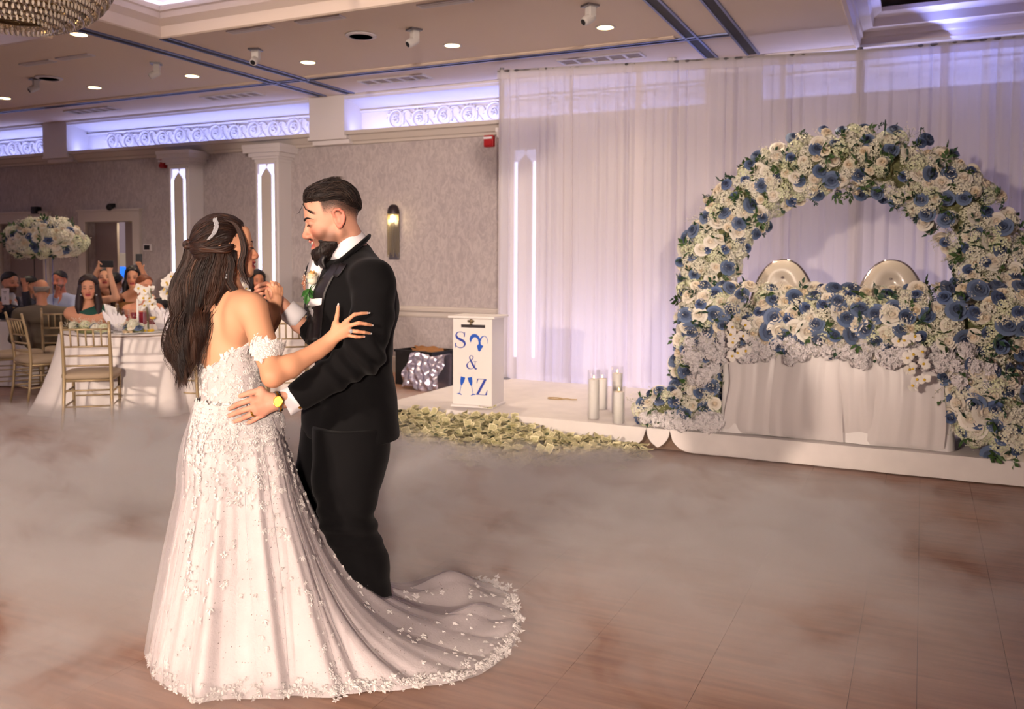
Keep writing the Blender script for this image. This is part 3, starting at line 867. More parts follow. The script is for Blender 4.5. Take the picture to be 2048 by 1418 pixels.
def leaf_sprig(name, n, L_, w, c, seed, droop=.3):
    r = np.random.default_rng(seed); b = MB(); col = lin(c)
    pts = [(0, 0, 0)]
    for i in range(1, n + 1): pts.append((.02 * math.sin(i * .8), L_ * i / n * .2, L_ * i / n * (1 - droop * .1 * i)))
    b.tube(pts, .0016, 4, col=tuple(np.array(col) * .7))
    for i in range(1, n + 1):
        for s in ((-1, 1) if i < n else (0,)):
            p = np.array(pts[i]); a = s * 1.0 + r.uniform(-.25, .25)
            d = np.array([math.sin(a), .35 + r.uniform(-.2, .2), math.cos(a)]); d /= np.linalg.norm(d)
            sd = np.cross(d, (0, 1, .2)); sd /= np.linalg.norm(sd); nn = np.cross(sd, d); ll = w * 1.9
            vs = [p, p + d * ll * .45 + sd * w * .5 - nn * .004, p + d * ll * .45 + nn * .005, p + d * ll * .45 - sd * w * .5 - nn * .004, p + d * ll]
            cc = tuple(np.array(col) * r.uniform(.75, 1.2)); b.add(vs, [(0, 1, 2), (0, 2, 3), (1, 4, 2), (2, 4, 3)], cc)
    return b.mesh(name, mat('leaf', (60, 90, 50), .5, attr=True))
LEAF = [leaf_sprig('leaf_sprig', 3, .075, .034, (74, 104, 56), 1), leaf_sprig('leaf_sprig_dark', 3, .07, .030, (50, 80, 58), 2), leaf_sprig('eucalyptus_sprig', 8, .19, .012, (44, 74, 56), 3, .6)]
def breath_mesh(seed):
    r = np.random.default_rng(seed); b = MB(); g = lin((120, 130, 80)); wv = lin((246, 240, 224))
    for i in range(7):
        d = np.array([r.normal() * .5, r.normal() * .5, 1.0]); d /= np.linalg.norm(d); L_ = r.uniform(.05, .11)
        b.tube([(0, 0, 0), d * L_], .0009, 3, False, g)
        for k in range(5):
            c = d * L_ * r.uniform(.7, 1.05) + r.normal(size=3) * .012; s = r.uniform(.0035, .006)
            b.add([c + (s, 0, 0), c + (-s, 0, 0), c + (0, s, 0), c + (0, -s, 0), c + (0, 0, s), c + (0, 0, -s)],
                  [(0, 2, 4), (2, 1, 4), (1, 3, 4), (3, 0, 4), (2, 0, 5), (1, 2, 5), (3, 1, 5), (0, 3, 5)], wv)
    return b.mesh('baby_breath_sprig', mat('leaf', (60, 90, 50), .5, attr=True))
BREATH = [breath_mesh(8), breath_mesh(9)]
def orchid_mesh():
    b = MB(); w, y = lin((250, 244, 236)), lin((232, 190, 60))
    for k, (a, L_, wd) in enumerate([(PI / 2, .032, .02), (PI / 2 + 2.2, .032, .02), (PI / 2 - 2.2, .032, .02), (.15, .036, .034), (PI - .15, .036, .034)]):
        d = np.array([math.cos(a), math.sin(a), .12]); s = np.array([-math.sin(a), math.cos(a), 0]); P = []
        for u in (-1, -.4, .4, 1): P.append([d * L_ * v + s * u * wd * math.sin(PI * (.12 + .8 * v)) * .6 + np.array([0, 0, .004 * (1 - u * u) + (.002 if k > 2 else 0)]) for v in (0, .35, .7, 1)])
        b.grid(np.array(P), col=w)
    b.sphere((0, -.004, .008), (.008, .009, .006), 6, 4, col=y)
    return b.mesh('orchid', M_PETAL, True)
ORCH = orchid_mesh()

def facing(n, spin, s):
    q = Vector(n).to_track_quat('Z', 'Y').to_matrix().to_4x4() @ Matrix.Rotation(spin, 4, 'Z')
    return q @ Matrix.Scale(s, 4)
def place(parent, kind, me, p, n, s, r):
    o = bpy.data.objects.new(kind, me); COL.objects.link(o); o.parent = parent
    o.matrix_local = Matrix.Translation(Vector(p) - Vector(parent.location)) @ facing(n, r.uniform(0, 6.28), s)
    return o
CAMD = Vector((0.35, -0.92, 0.12)).normalized()
def strew(parent, path, rad, counts, seed, scale=1.0, front=.75, exclude=None):
    """spread flowers over the room side of a tube along path; points keep apart by kind"""
    r = np.random.default_rng(seed); path = np.asarray(path, float); rad = np.asarray(rad, float)
    seg = np.linalg.norm(np.diff(path, axis=0), axis=1); cum = np.concatenate([[0], np.cumsum(seg)])
    taken = []
    for kind, meshes, n, sz, out, sep in counts:
        made = 0; tries = 0
        while made < n and tries < n * 40:
            tries += 1
            s = r.uniform(0, cum[-1]); i = min(np.searchsorted(cum, s, 'right') - 1, len(seg) - 1); f = (s - cum[i]) / seg[i]
            c = path[i] * (1 - f) + path[i + 1] * f; R = rad[i] * (1 - f) + rad[i + 1] * f
            T = Vector((path[i + 1] - path[i]) / seg[i])
            e1 = (Vector((0, -1, 0)) - T * T.dot(Vector((0, -1, 0)))).normalized(); e2 = T.cross(e1)
            a = r.normal() * front * 1.25
            if abs(a) > 2.0: continue
            nrm = (e1 * math.cos(a) * .8 + e2 * math.sin(a)).normalized()
            off = e1 * math.cos(a) * R * .75 + e2 * math.sin(a) * R
            p = Vector(c) + off * out * r.uniform(.93, 1.05)
            if exclude and exclude(p): continue
            if any((p - q).length < sep * (sep2 if kind == k2 else .5) for q, k2, sep2 in taken): continue
            taken.append((p, kind, 1.0))
            nn = (nrm * .55 + CAMD * .55 + Vector(r.normal(size=3)) * .28).normalized()
            place(parent, kind, meshes[r.integers(len(meshes))], p, nn, sz * scale * r.uniform(.85, 1.15), r); made += 1
    return taken

AX, AR, AY, AZ = -.575, 1.07, 7.25, 1.20
arch_path = [(AX - AR, AY, z) for z in np.linspace(SZ + .05, AZ, 6)] + [(AX - AR * math.cos(a), AY, AZ + AR * math.sin(a)) for a in np.linspace(.12, PI - .12, 22)] + [(AX + AR, AY, z) for z in np.linspace(AZ, SZ + .05, 6)]
arch_rad = [.20] * 6 + [.235] * 22 + [.23] * 6
arch = thing('flower_arch', 'round arch covered in white and dusty blue roses with greenery', 'flower arch', (AX, AY, SZ))
o = MB().tube(arch_path, [r * .62 for r in arch_rad], 10).build('foam_core', mat('foliage_core', (122, 124, 84), .9, noise=(30, .5)), None); local(arch, o)
hid = lambda p: (p.z < .55 and p.x > AX + .5 and p.x < AX + .8)
strew(arch, arch_path, arch_rad, [('blue_rose', ROSE_B, 128, .95, 1.10, .11), ('white_rose', ROSE_W, 190, .92, 1.06, .075), ('hydrangea_cluster', HYD, 230, 1.15, .86, .075),
      ('leaf_sprig', LEAF[:2], 220, .95, 1.0, .045), ('baby_breath_sprig', BREATH, 90, 1.0, .98, .06), ('eucalyptus_sprig', LEAF[2:], 48, .85, 1.0, .10)], 21)

# table with draped cloth
TX0, TX1, TY0, TY1, TZ = -1.36, .20, 6.62, 7.15, .96
tbl = thing('sweetheart_table', 'head table under a floor-length white satin cloth with bunched organza', 'table', ((TX0 + TX1) / 2, (TY0 + TY1) / 2, SZ))
local(tbl, MB().box(((TX0 + TX1) / 2, (TY0 + TY1) / 2, TZ - .02), (TX1 - TX0 - .06, TY1 - TY0 - .04, .03)).build('table_top', mat('table_wood', (110, 86, 66), .6)))
for sx in (TX0 + .1, TX1 - .1):
    for sy in (TY0 + .08, TY1 - .08): local(tbl, MB().tube([(sx, sy, SZ), (sx, sy, TZ - .03)], .016, 8).build('leg', M_METAL))
def cloth_skirt(x0, x1, y0, y1, zt, zb, amp, freq, flare, seed, n=220, pool=0.0):
    r = np.random.default_rng(seed); ph = r.uniform(0, 6, 4)
    per = []; w, d = x1 - x0, y1 - y0; L_ = 2 * (w + d)
    for i in range(n):
        s = L_ * i / n
        if s < w: p = (x0 + s, y0); nn = (0, -1)
        elif s < w + d: p = (x1, y0 + s - w); nn = (1, 0)
        elif s < 2 * w + d: p = (x1 - (s - w - d), y1); nn = (0, 1)
        else: p = (x0, y1 - (s - 2 * w - d)); nn = (-1, 0)
        per.append((p, nn, s))
    rows = []
    for p, nn, s in per:
        row = [((x0 + x1) / 2, (y0 + y1) / 2, zt + .004), (p[0] - nn[0] * .03, p[1] - nn[1] * .03, zt + .004)]
        for t in (0.02, .12, .3, .5, .7, .85, .96, 1.0):
            f = amp * t ** .8 * (math.sin(freq * s + ph[0]) + .6 * math.sin(freq * .43 * s + ph[1]) + .35 * math.sin(freq * 2.1 * s + ph[2])) + flare * t ** 1.6
            if pool and t > .84: f += pool * (t - .84) / .16 * (1 + .5 * math.sin(freq * .7 * s + ph[3]))
            row.append((p[0] + nn[0] * (f + .004), p[1] + nn[1] * (f + .004), zt + (zb - zt) * t))
        rows.append(row)
    return MB().grid(np.array(rows), True)
local(tbl, cloth_skirt(TX0, TX1, TY0, TY1, TZ, SZ + .006, .010, 13, .03, 3).build('satin_cloth', M_SATIN, None, True))
# organza swags tied up in front
M_ORG = mat('organza', (244, 236, 234), .35, alpha=.82, sheen=.4)
for k, (xa, xb, zb, tie) in enumerate([(-1.33, -.86, .20, .5), (-1.0, -.48, .19, .3), (-.62, -.20, .30, .62), (-.32, .17, .19, .42)]):
    P = []
    for u in np.linspace(0, 1, 34):
        row = []
        for v in np.linspace(0, 1, 24):
            pinch = 1 - .12 * math.exp(-((v - tie) / .22) ** 2)
            x = (xa + xb) / 2 + (xb - xa) * (u - .5) * pinch + .012 * math.sin(4 * v + k * 2)
            puff_ = .050 * math.sin(PI * min(1, v ** 1.3)) ** .8 * (.5 + .5 * math.sin(PI * u) ** .6)
            wr = .006 * math.sin(u * 21 + 1.2 * math.sin(2.2 * v + k)) + .005 * math.sin(u * 9 + v * 3 + k * 3) + .002 * math.sin(u * 47 + 3 * v)
            zz = .93 + (zb - .93) * v - .05 * math.sin(PI * u) * v ** 3 + .015 * math.sin(u * 11 + k) * v
            row.append((x, TY0 - .045 - .012 * (k % 2) - puff_ - wr * (.3 + v), max(SZ + .012, zz)))
        P.append(row)
    o = MB().grid(np.array(P)).build('organza_swag', M_ORG, None, True, fix=False); local(tbl, o)

gar = thing('table_garland', 'thick garland of blue and cream roses along the head table front', 'garland', ((TX0 + TX1) / 2, TY0, TZ))
gpath = [(x, 6.64 + .02 * math.sin(3 * x), 1.07 - .03 * math.sin((x + 1.5) * 1.9)) for x in np.linspace(-1.62, .62, 14)]
o = MB().tube(gpath, .10, 8).build('foam_core', MATS['foliage_core'], None); local(gar, o)
strew(gar, gpath, [.22] * 14, [('blue_rose', ROSE_B, 92, 1.06, 1.10, .095), ('white_rose', ROSE_W, 80, 1.10, 1.06, .085), ('hydrangea_cluster', HYD, 105, 1.1, .85, .072),
      ('leaf_sprig', LEAF[:2], 60, 1.0, 1.0, .06), ('baby_breath_sprig', BREATH, 40, 1.0, 1.0, .06), ('eucalyptus_sprig', LEAF[2:], 14, .8, 1.0, .1)], 33)
r = np.random.default_rng(5)
for k in range(120):                 # white frilly blooms trailing below the garland
    u = r.uniform(-1.6, .45); edge = min(1, min(abs(u + 1.62), abs(u - .5)) / .6)
    z = .93 - r.uniform(0, .10 + .22 * (1 - edge) + .08 * math.sin(u * 5) ** 2)
    place(gar, 'chrysanthemum_cluster', FRILL[0], (u, 6.55 - .06 * r.uniform(0, 1), z), Vector((.2, -1, -.1)) + Vector(r.normal(size=3)) * .35, r.uniform(.6, 1.0), r)
for (x, z, n) in ((-1.20, 1.02, 9), (-.05, .98, 12)):
    for k in range(n):
        place(gar, 'orchid', ORCH, (x - .05 * (k % 3) + .02 * k * .4 + r.normal() * .02, 6.40 - .01 * (k % 3), z - .034 * k * .9 + r.normal() * .012), Vector((.3, -1, .15)) + Vector(r.normal(size=3)) * .2, 1.25, r)

def base_spray(name, label, pts, rad, counts, seed):
    t = thing(name, label, 'flowers', tuple(np.mean(pts, 0) * np.array([1, 1, 0]) + np.array([0, 0, SZ])))
    o = MB().tube(pts, [q * .55 for q in rad], 8).build('foam_core', MATS['foliage_core'], None); local(t, o)
    strew(t, pts, rad, counts, seed)
    return t
sp = base_spray('floor_flower_spray', 'low spray of blue and white flowers on the stage edge behind the candles',
           [(-2.02, 6.62, .27), (-1.85, 6.62, .30), (-1.62, 6.66, .36), (-1.42, 6.72, .40)], [.09, .13, .16, .2],
           [('blue_rose', ROSE_B, 24, .98, 1.12, .09), ('white_rose', ROSE_W, 16, .95, 1.06, .08), ('hydrangea_cluster', HYD, 18, .9, .9, .07), ('leaf_sprig', LEAF[:2], 18, .9, 1, .06), ('baby_breath_sprig', BREATH, 16, 1, 1, .05)], 51)
for k in range(34):
    place(sp, 'chrysanthemum_cluster', FRILL[0], (r.uniform(-1.95, -1.35), 6.50 + r.uniform(-.01, .05), SZ + r.uniform(.03, .12)), Vector((.1, -1, .3)) + Vector(r.normal(size=3)) * .3, r.uniform(.6, .9), r)
lo = base_spray('arch_foot_spray', 'upright bank of blue and cream roses joining the arch to the garland',
           [(-1.60, 6.82, .42), (-1.56, 6.76, .62), (-1.52, 6.72, .84), (-1.50, 6.72, 1.0)], [.17, .19, .2, .16],
           [('blue_rose', ROSE_B, 26, 1.0, 1.12, .10), ('white_rose', ROSE_W, 26, 1, 1.06, .085), ('hydrangea_cluster', HYD, 30, 1.0, .88, .075), ('leaf_sprig', LEAF[:2], 20, 1, 1, .06), ('baby_breath_sprig', BREATH, 14, 1, 1, .06)], 52)
rs = base_spray('arch_foot_spray', 'shaded bank of white and blue roses spilling over the stage corner',
           [(.18, 6.74, .92), (.30, 6.70, .72), (.42, 6.66, .52), (.50, 6.64, .34), (.80, 6.62, .26)], [.19, .23, .25, .18, .15],
           [('blue_rose', ROSE_B, 42, 1.05, 1.12, .10), ('white_rose', ROSE_W, 70, 1.08, 1.06, .085), ('hydrangea_cluster', HYD, 60, 1.1, .88, .075), ('leaf_sprig', LEAF[:2], 50, 1, 1, .06), ('baby_breath_sprig', BREATH, 34, 1, 1, .06)], 53)

# ---- two tufted thrones
M_CHAMP = mat('champagne_vinyl', (214, 202, 186), 0.3, 0.0, spec=.6, coat=.3)
M_CHROME = mat('chrome', (226, 220, 216), 0.08, 1.0)
def throne(x, y, label):
    t = thing('throne_chair', label, 'chair', (x, y, SZ), 0); t.scale = (1.38, 1, 1)
    def outline(w, h, n=40):      # tall round-topped back
        return [(w * math.copysign(abs(math.cos(a)) ** .9, math.cos(a)), .62 + h * math.sin(a)) for a in np.linspace(0, PI, n)]
    out = outline(.215, .70)
    P = []
    for s in np.linspace(0, 1, 14):
        row = []
        for (ox, oz) in [(.215, .42)] + out + [(-.215, .42)]:
            q = s; cx, cz = ox * q, .78 + (oz - .78) * q
            tuft = sum(math.exp(-((cx - tx) ** 2 + (cz - tz) ** 2) / .0045) for tx, tz in ((0, 1.17), (-.1, .99), (.1, .99), (0, .81)))
            vee = math.exp(-((abs(cx) - (1.17 - cz) * .56) ** 2) / .0010) * (1 if cz < 1.17 else 0) * .026
            row.append((cx, -.075 * math.sqrt(max(0, 1 - q ** 3.2)) + .035 * tuft * (1 - q ** 4) + vee * (1 - q ** 4), cz))
        P.append(row)
    cush = MB().grid(np.array(P)).build('back_cushion', M_CHAMP, t, True)
    for tx, tz in ((0, 1.17), (-.1, .99), (.1, .99)): MB().sphere((tx, -.030, tz), .011, 8, 6).build('button', M_CHROME, cush, True)
    MB().tube([(ox * 1.02, .012, oz) for ox, oz in [(.215, .42)] + out + [(-.215, .42)]], .012, 8).build('chrome_rim', M_CHROME, t, True)
    P = [[(ox * 1.0, .03, oz) for ox, oz in [(.215, .42)] + out + [(-.215, .42)]], [(0, .045, .78)] * 42]
    MB().grid(np.array(P)).build('back_shell', M_CHROME, t, True)
    bevel(MB().box((0, -.24, .44), (.46, .5, .12)).build('seat', M_CHAMP, t), .04, 3)
    for sx in (-.19, .19):
        for sy in (-.44, 0): MB().tube([(sx, sy, 0), (sx, sy, .40)], .016, 8).build('leg', M_CHROME, t)
    return t
q1, q2 = UY(1566, 560, 7.75), UY(1782, 560, 7.75)
throne(q1[0], 7.75, 'champagne tufted throne chair with chrome rim near the lit arch leg')
throne(q2[0], 7.75, 'champagne tufted throne chair with chrome rim near the shaded arch leg')

# ---- pillar candles in glass cylinders
M_WAX = mat('candle_wax', (250, 246, 242), .5)
def thin_glass():
    m = bpy.data.materials.new('thin_glass'); m.use_nodes = True; N, L = m.node_tree.nodes, m.node_tree.links
    for n in list(N):
        if n.type == 'BSDF_PRINCIPLED': N.remove(n)
    tr = N.new('ShaderNodeBsdfTransparent'); gl_s = N.new('ShaderNodeBsdfGlossy'); gl_s.inputs['Roughness'].default_value = .05
    fr = N.new('ShaderNodeLayerWeight'); fr.inputs['Blend'].default_value = .18; mr = N.new('ShaderNodeMapRange'); mr.inputs['To Min'].default_value = .03; mr.inputs['To Max'].default_value = .28
    L.new(fr.outputs['Facing'], mr.inputs['Value']); mx = N.new('ShaderNodeMixShader'); L.new(mr.outputs['Result'], mx.inputs[0]); L.new(tr.outputs[0], mx.inputs[1]); L.new(gl_s.outputs[0], mx.inputs[2])
    L.new(mx.outputs[0], N['Material Output'].inputs['Surface']); return m
M_GLASS = thin_glass()
M_FLAME = mat('flame', (255, 220, 150), .5, emit=(255, 190, 90), emit_s=22)
def candle(px, py, h, hg, label, R=.048):
    p = UZ(px, py, SZ + .004)
    t = thing('pillar_candle', label, 'candle', (p[0], max(p[1], SY + .05), SZ + .004))
    MB().lathe([(.0001, 0), (R * .9, 0), (R * .9, h - .004), (R * .84, h), (.012, h - .008), (.0001, h - .008)], n=24).build('wax', M_WAX, t, True)
    MB().tube([(0, 0, h - .008), (.001, 0, h + .012)], .0012, 5).build('wick', M_BLACK, t)
    if hg: MB().lathe([(R, 0), (R + .004, 0), (R + .004, hg), (R + .001, hg), (R, .004)], n=28, closed=True).build('glass_cylinder', M_GLASS, t, True)
    MB().lathe([(.0001, h + .006), (.005, h + .012), (.004, h + .022), (.0001, h + .034)], n=8).build('flame', M_FLAME, t, True)
candle(1187, 836, .325, .40, 'tall white pillar candle in a glass cylinder at the end of the candle group')
candle(1204, 818, .27, .35, 'white pillar candle in glass behind the end candle')
candle(1234, 825, .34, .40, 'tallest white pillar candle in glass behind the short candle')
candle(1237, 846, .255, .30, 'short white pillar candle at the front edge beside the flower spray')

# ---- white card box
bx = UZ(951, 812, SZ)
box = thing('card_box', 'white wooden card box with blue letters and a slot', 'card box', (bx[0], 6.83, SZ), math.radians(6))
bw, bd, bh = .375, .30, .80
M_BOX = mat('box_white', (240, 234, 230), .45)
bevel(MB().box((0, 0, bh / 2), (bw, bd, bh - .02)).build('body', M_BOX, box), .004)
lid = bevel(MB().box((0, 0, bh + .004), (bw + .07, bd + .07, .022)).build('lid', M_BOX, box), .006)
bevel(MB().box((0, 0, .012), (bw + .03, bd + .03, .024)).build('plinth', M_BOX, box), .006)
FY = -bd / 2 - .0015
MB().box((.008, FY - .001, bh - .075), (.225, .006, .026)).build('slot', mat('slot_dark', (46, 38, 40), .7), box)
la = MB().lathe([(.0001, 0), (.016, 0), (.02, -.004), (.016, -.010), (.0001, -.012)], n=12, M=Matrix.Rotation(PI / 2, 3, 'X')).sphere((0, -.008, -.02), (.010, .006, .016), 8, 6)
for s in (-1, 1): la.sphere((s * .022, -.006, .002), (.012, .006, .010), 8, 6)
o = la.build('latch', mat('antique_brass', (110, 94, 70), .35, .8), lid, True); o.location = (-.012, FY - .003, bh - .032)
M_BLUE = mat('letter_blue', (34, 60, 160), .5); M_BLUE2 = mat('print_blue', (0, 82, 190), .5)
def catmull(pts, n=10):
    pts = np.asarray(pts, float); p = np.vstack([2 * pts[0] - pts[1], pts, 2 * pts[-1] - pts[-2]]); out = []
    for i in range(1, len(p) - 2):
        for t in np.linspace(0, 1, n, endpoint=False):
            a, b_, c, d = p[i - 1], p[i], p[i + 1], p[i + 2]
            out.append(.5 * (2 * b_ + (c - a) * t + (2 * a - 5 * b_ + 4 * c - d) * t * t + (3 * b_ - a - 3 * c + d) * t ** 3))
    out.append(p[-2]); return np.array(out)
def stroke(b, pts, wid, n=10):
    """pts (x,z), wid = stroke widths; flat ribbon with a little thickness"""
    c = catmull(np.column_stack([np.asarray(pts, float), wid]), n)
    T = np.gradient(c[:, :2], axis=0); T /= np.linalg.norm(T, axis=1, keepdims=True) + 1e-9; Nn = np.column_stack([-T[:, 1], T[:, 0]])
    l = c[:, :2] + Nn * c[:, 2:3] / 2; r_ = c[:, :2] - Nn * c[:, 2:3] / 2; m = len(c)
    vs = [(x, 0, z) for x, z in l] + [(x, 0, z) for x, z in r_]
    b.add(vs, [(i, i + 1, m + i + 1, m + i) for i in range(m - 1)])
def poly(b, pts): b.add([(x, 0, z) for x, z in pts], [tuple(range(len(pts)))])
def decal(name, fn, x, z, s, m, dy=0.0):
    b = MB(); fn(b); b.v = [(p[0] * s, 0, p[2] * s) for p in b.v]
    o = b.build(name, m, box, fix=False); o.location = (x, FY - .001 - dy, z)
    md = o.modifiers.new('thick', 'SOLIDIFY'); md.thickness = .0012
    return o
def letter_S(b):
    stroke(b, [(.29, .30), (.20, .46), (.0, .50), (-.2, .44), (-.27, .28), (-.18, .12), (.02, .02), (.24, -.10), (.32, -.26), (.22, -.43), (0, -.50), (-.2, -.44), (-.32, -.28)],
           [.03, .035, .04, .06, .11, .15, .16, .15, .11, .06, .04, .035, .03])
    poly(b, [(.24, .20), (.31, .20), (.32, .50), (.27, .46)]); poly(b, [(-.34, -.52), (-.29, -.46), (-.27, -.22), (-.34, -.20)])
def letter_Z(b):
    poly(b, [(-.30, .50), (.33, .50), (.33, .47), (-.30, .47)]); poly(b, [(-.36, -.47), (.36, -.47), (.36, -.50), (-.36, -.50)])
    poly(b, [(.16, .48), (.33, .48), (-.19, -.48), (-.36, -.48)])
    poly(b, [(-.33, .22), (-.30, .22), (-.22, .47), (-.30, .50)]); poly(b, [(.39, -.18), (.36, -.18), (.24, -.47), (.36, -.50)])
def letter_amp(b):
    stroke(b, [(-.02, .14), (-.14, .30), (-.10, .45), (.02, .50), (.13, .42), (.12, .28), (-.06, .12), (-.26, -.05), (-.36, -.25), (-.26, -.44), (-.06, -.50), (.14, -.44), (.28, -.22), (.33, .06)],
           [.09, .08, .06, .035, .06, .06, .035, .05, .10, .09, .04, .035, .03, .03])
    stroke(b, [(-.10, .22), (.02, .0), (.20, -.30), (.36, -.48), (.46, -.42)], [.09, .13, .14, .09, .03])
    poly(b, [(.20, .08), (.46, .08), (.46, .055), (.20, .055)])
def emblem(b):       # two curling locks meeting in a dark point
    stroke(b, [(-.47, -.02), (-.46, .16), (-.34, .32), (-.16, .34), (-.02, .22), (.04, .06), (.06, -.16)], [.02, .15, .19, .17, .14, .12, .12])
    stroke(b, [(.08, .10), (.18, .28), (.34, .34), (.46, .24), (.52, .06), (.50, -.06)], [.10, .06, .035, .03, .025, .01])
    poly(b, [(-.02, -.12), (.14, -.12), (.17, -.16), (.26, -.17), (.22, -.26), (.14, -.36), (.12, -.43), (.04, -.50), (-.04, -.44), (-.06, -.36), (-.10, -.24), (-.08, -.16)])
def flute(b):
    poly(b, [(-.13, .5), (.13, .5), (.11, .26), (.06, .10), (.012, .02), (-.012, .02), (-.06, .10), (-.11, .26)])
    poly(b, [(-.012, .02), (.012, .02), (.012, -.40), (-.012, -.40)])
    stroke(b, [(-.14, -.47), (-.04, -.44), (.04, -.44), (.14, -.47)], [.02, .06, .06, .02])
decal('letter_s', letter_S, -.115, .60, .142, M_BLUE); decal('emblem', emblem, .062, .585, .165, M_BLUE2)
decal('ampersand', letter_amp, -.008, .405, .118, M_BLUE); decal('letter_z', letter_Z, .09, .19, .142, M_BLUE)
for x_, an in ((-.105, -.22), (-.005, .22)):
    o = decal('champagne_flute', flute, x_, .19, .165, M_BLUE2); o.rotation_euler = (0, -an if False else an * -1, 0)
    b = MB(); rr = np.random.default_rng(int(abs(x_) * 1000))
    for k in range(26):
        cx, cz = rr.normal() * .010, rr.uniform(0, .04); b.add([(cx - .0014, 0, cz), (cx, 0, cz - .0014), (cx + .0014, 0, cz), (cx, 0, cz + .0014)], [(0, 1, 2, 3)])
    o = b.build('bubbles', mat('bubble_grey', (176, 178, 200), .6), box, fix=False); o.location = (x_ + (-.014 if an > 0 else .014) * -1, FY - .001, .275); o['kind'] = 'stuff'

# ---- banknotes
def bill_material():
    m = bpy.data.materials.new('banknote'); m.use_nodes = True
    N, L = m.node_tree.nodes, m.node_tree.links; b = N['Principled BSDF']
    tc = N.new('ShaderNodeTexCoord'); sp_ = N.new('ShaderNodeSeparateXYZ'); L.new(tc.outputs['UV'], sp_.inputs[0])
    def math_(op, a, c=None):
        n = N.new('ShaderNodeMath'); n.operation = op
        for i, v in enumerate((a, c)):
            if v is None: continue
            if isinstance(v, (int, float)): n.inputs[i].default_value = v
            else: L.new(v, n.inputs[i])
        return n.outputs[0]
    u, v = sp_.outputs['X'], sp_.outputs['Y']
    du, dv = math_('ABSOLUTE', math_('SUBTRACT', u, .5)), math_('ABSOLUTE', math_('SUBTRACT', v, .5))
    oval = math_('LESS_THAN', math_('ADD', math_('MULTIPLY', math_('MULTIPLY', du, du), 70), math_('MULTIPLY', math_('MULTIPLY', dv, dv), 9)), 1.0)
    edge = math_('MAXIMUM', math_('GREATER_THAN', du, .455), math_('GREATER_THAN', dv, .40))
    t = N.new('ShaderNodeTexNoise'); t.inputs['Scale'].default_value = 26; L.new(tc.outputs['UV'], t.inputs['Vector'])
    r = N.new('ShaderNodeValToRGB'); r.color_ramp.elements[0].color = lin((128, 128, 88)) + (1,); r.color_ramp.elements[1].color = lin((226, 216, 168)) + (1,)
    r.color_ramp.elements[0].position = .35; r.color_ramp.elements[1].position = .6; L.new(t.outputs['Fac'], r.inputs['Fac'])
    m1 = N.new('ShaderNodeMix'); m1.data_type = 'RGBA'; L.new(oval, m1.inputs['Factor']); L.new(r.outputs['Color'], m1.inputs['A']); m1.inputs['B'].default_value = lin((104, 110, 80)) + (1,)
    m2 = N.new('ShaderNodeMix'); m2.data_type = 'RGBA'; L.new(edge, m2.inputs['Factor']); L.new(m1.outputs['Result'], m2.inputs['A']); m2.inputs['B'].default_value = lin((240, 230, 190)) + (1,)
    L.new(m2.outputs['Result'], b.inputs['Base Color']); b.inputs['Roughness'].default_value = .85
    return m
M_BILL = bill_material()
def bill_verts(bend, twist, fold, nu=7, nv=3):
    P = []
    for i in range(nu):
        u = i / (nu - 1) - .5
        for j in range(nv):
            v = j / (nv - 1) - .5
            z = bend * (u * u * 4 - .33) * .04 + twist * u * v * .08 + fold * abs(u) * .05 + .004 * math.sin(9 * u + 5 * v)
            P.append((u * .156, v * .066, z))
    F = [(i * nv + j, (i + 1) * nv + j, (i + 1) * nv + j + 1, i * nv + j + 1) for i in range(nu - 1) for j in range(nv - 1)]
    uv = [(i / (nu - 1), j / (nv - 1)) for i in range(nu) for j in range(nv)]
    return np.array(P), F, uv
def bill_mesh(name, items):
    V, F, UVs = [], [], []
    for P, f, uv in items:
        o = len(V); V += [tuple(p) for p in P]; F += [tuple(i + o for i in q) for q in f]; UVs += uv
    me = bpy.data.meshes.new(name); me.from_pydata(V, [], F); me.materials.append(M_BILL)
    l = me.uv_layers.new(name='UVMap')
    vi = np.zeros(len(me.loops), np.int32); me.loops.foreach_get('vertex_index', vi)
    l.data.foreach_set('uv', np.array(UVs, np.float32)[vi].ravel()); me.update()
    return me
BILLS = [bill_mesh('banknote', [bill_verts(*k)]) for k in [(.4, .2, 0), (-.4, .3, 0), (.2, -.5, .2), (.8, .2, 0), (0, .5, -.3), (-.2, -.4, .3)]]
r = np.random.default_rng(77)
poly_px = [(770, 846), (850, 836), (960, 856), (1100, 872), (1230, 890), (1296, 908), (1290, 922), (1180, 928), (1060, 936), (960, 934), (880, 920), (790, 905)]
def inside(p, pl):
    c = False; n = len(pl)
    for i in range(n):
        (x1, y1), (x2, y2) = pl[i], pl[(i + 1) % n]
        if (y1 > p[1]) != (y2 > p[1]) and p[0] < (x2 - x1) * (p[1] - y1) / (y2 - y1) + x1: c = not c
    return c
pts = []
while len(pts) < 1150:
    p = (r.uniform(760, 1300), r.uniform(834, 940))
    if not inside(p, poly_px): continue
    w_ = UZ(p[0], p[1], .0)
    if w_[1] > SY - .05: w_[1] = SY - .05 - r.uniform(0, .1)
    d = min(1, .25 + .75 * math.exp(-((p[0] - 900) / 190) ** 2) + .3 * math.exp(-((p[0] - 1010) / 60) ** 2))
    pts.append((w_[0], w_[1], d, p[1]))
stuff = []; singles = []
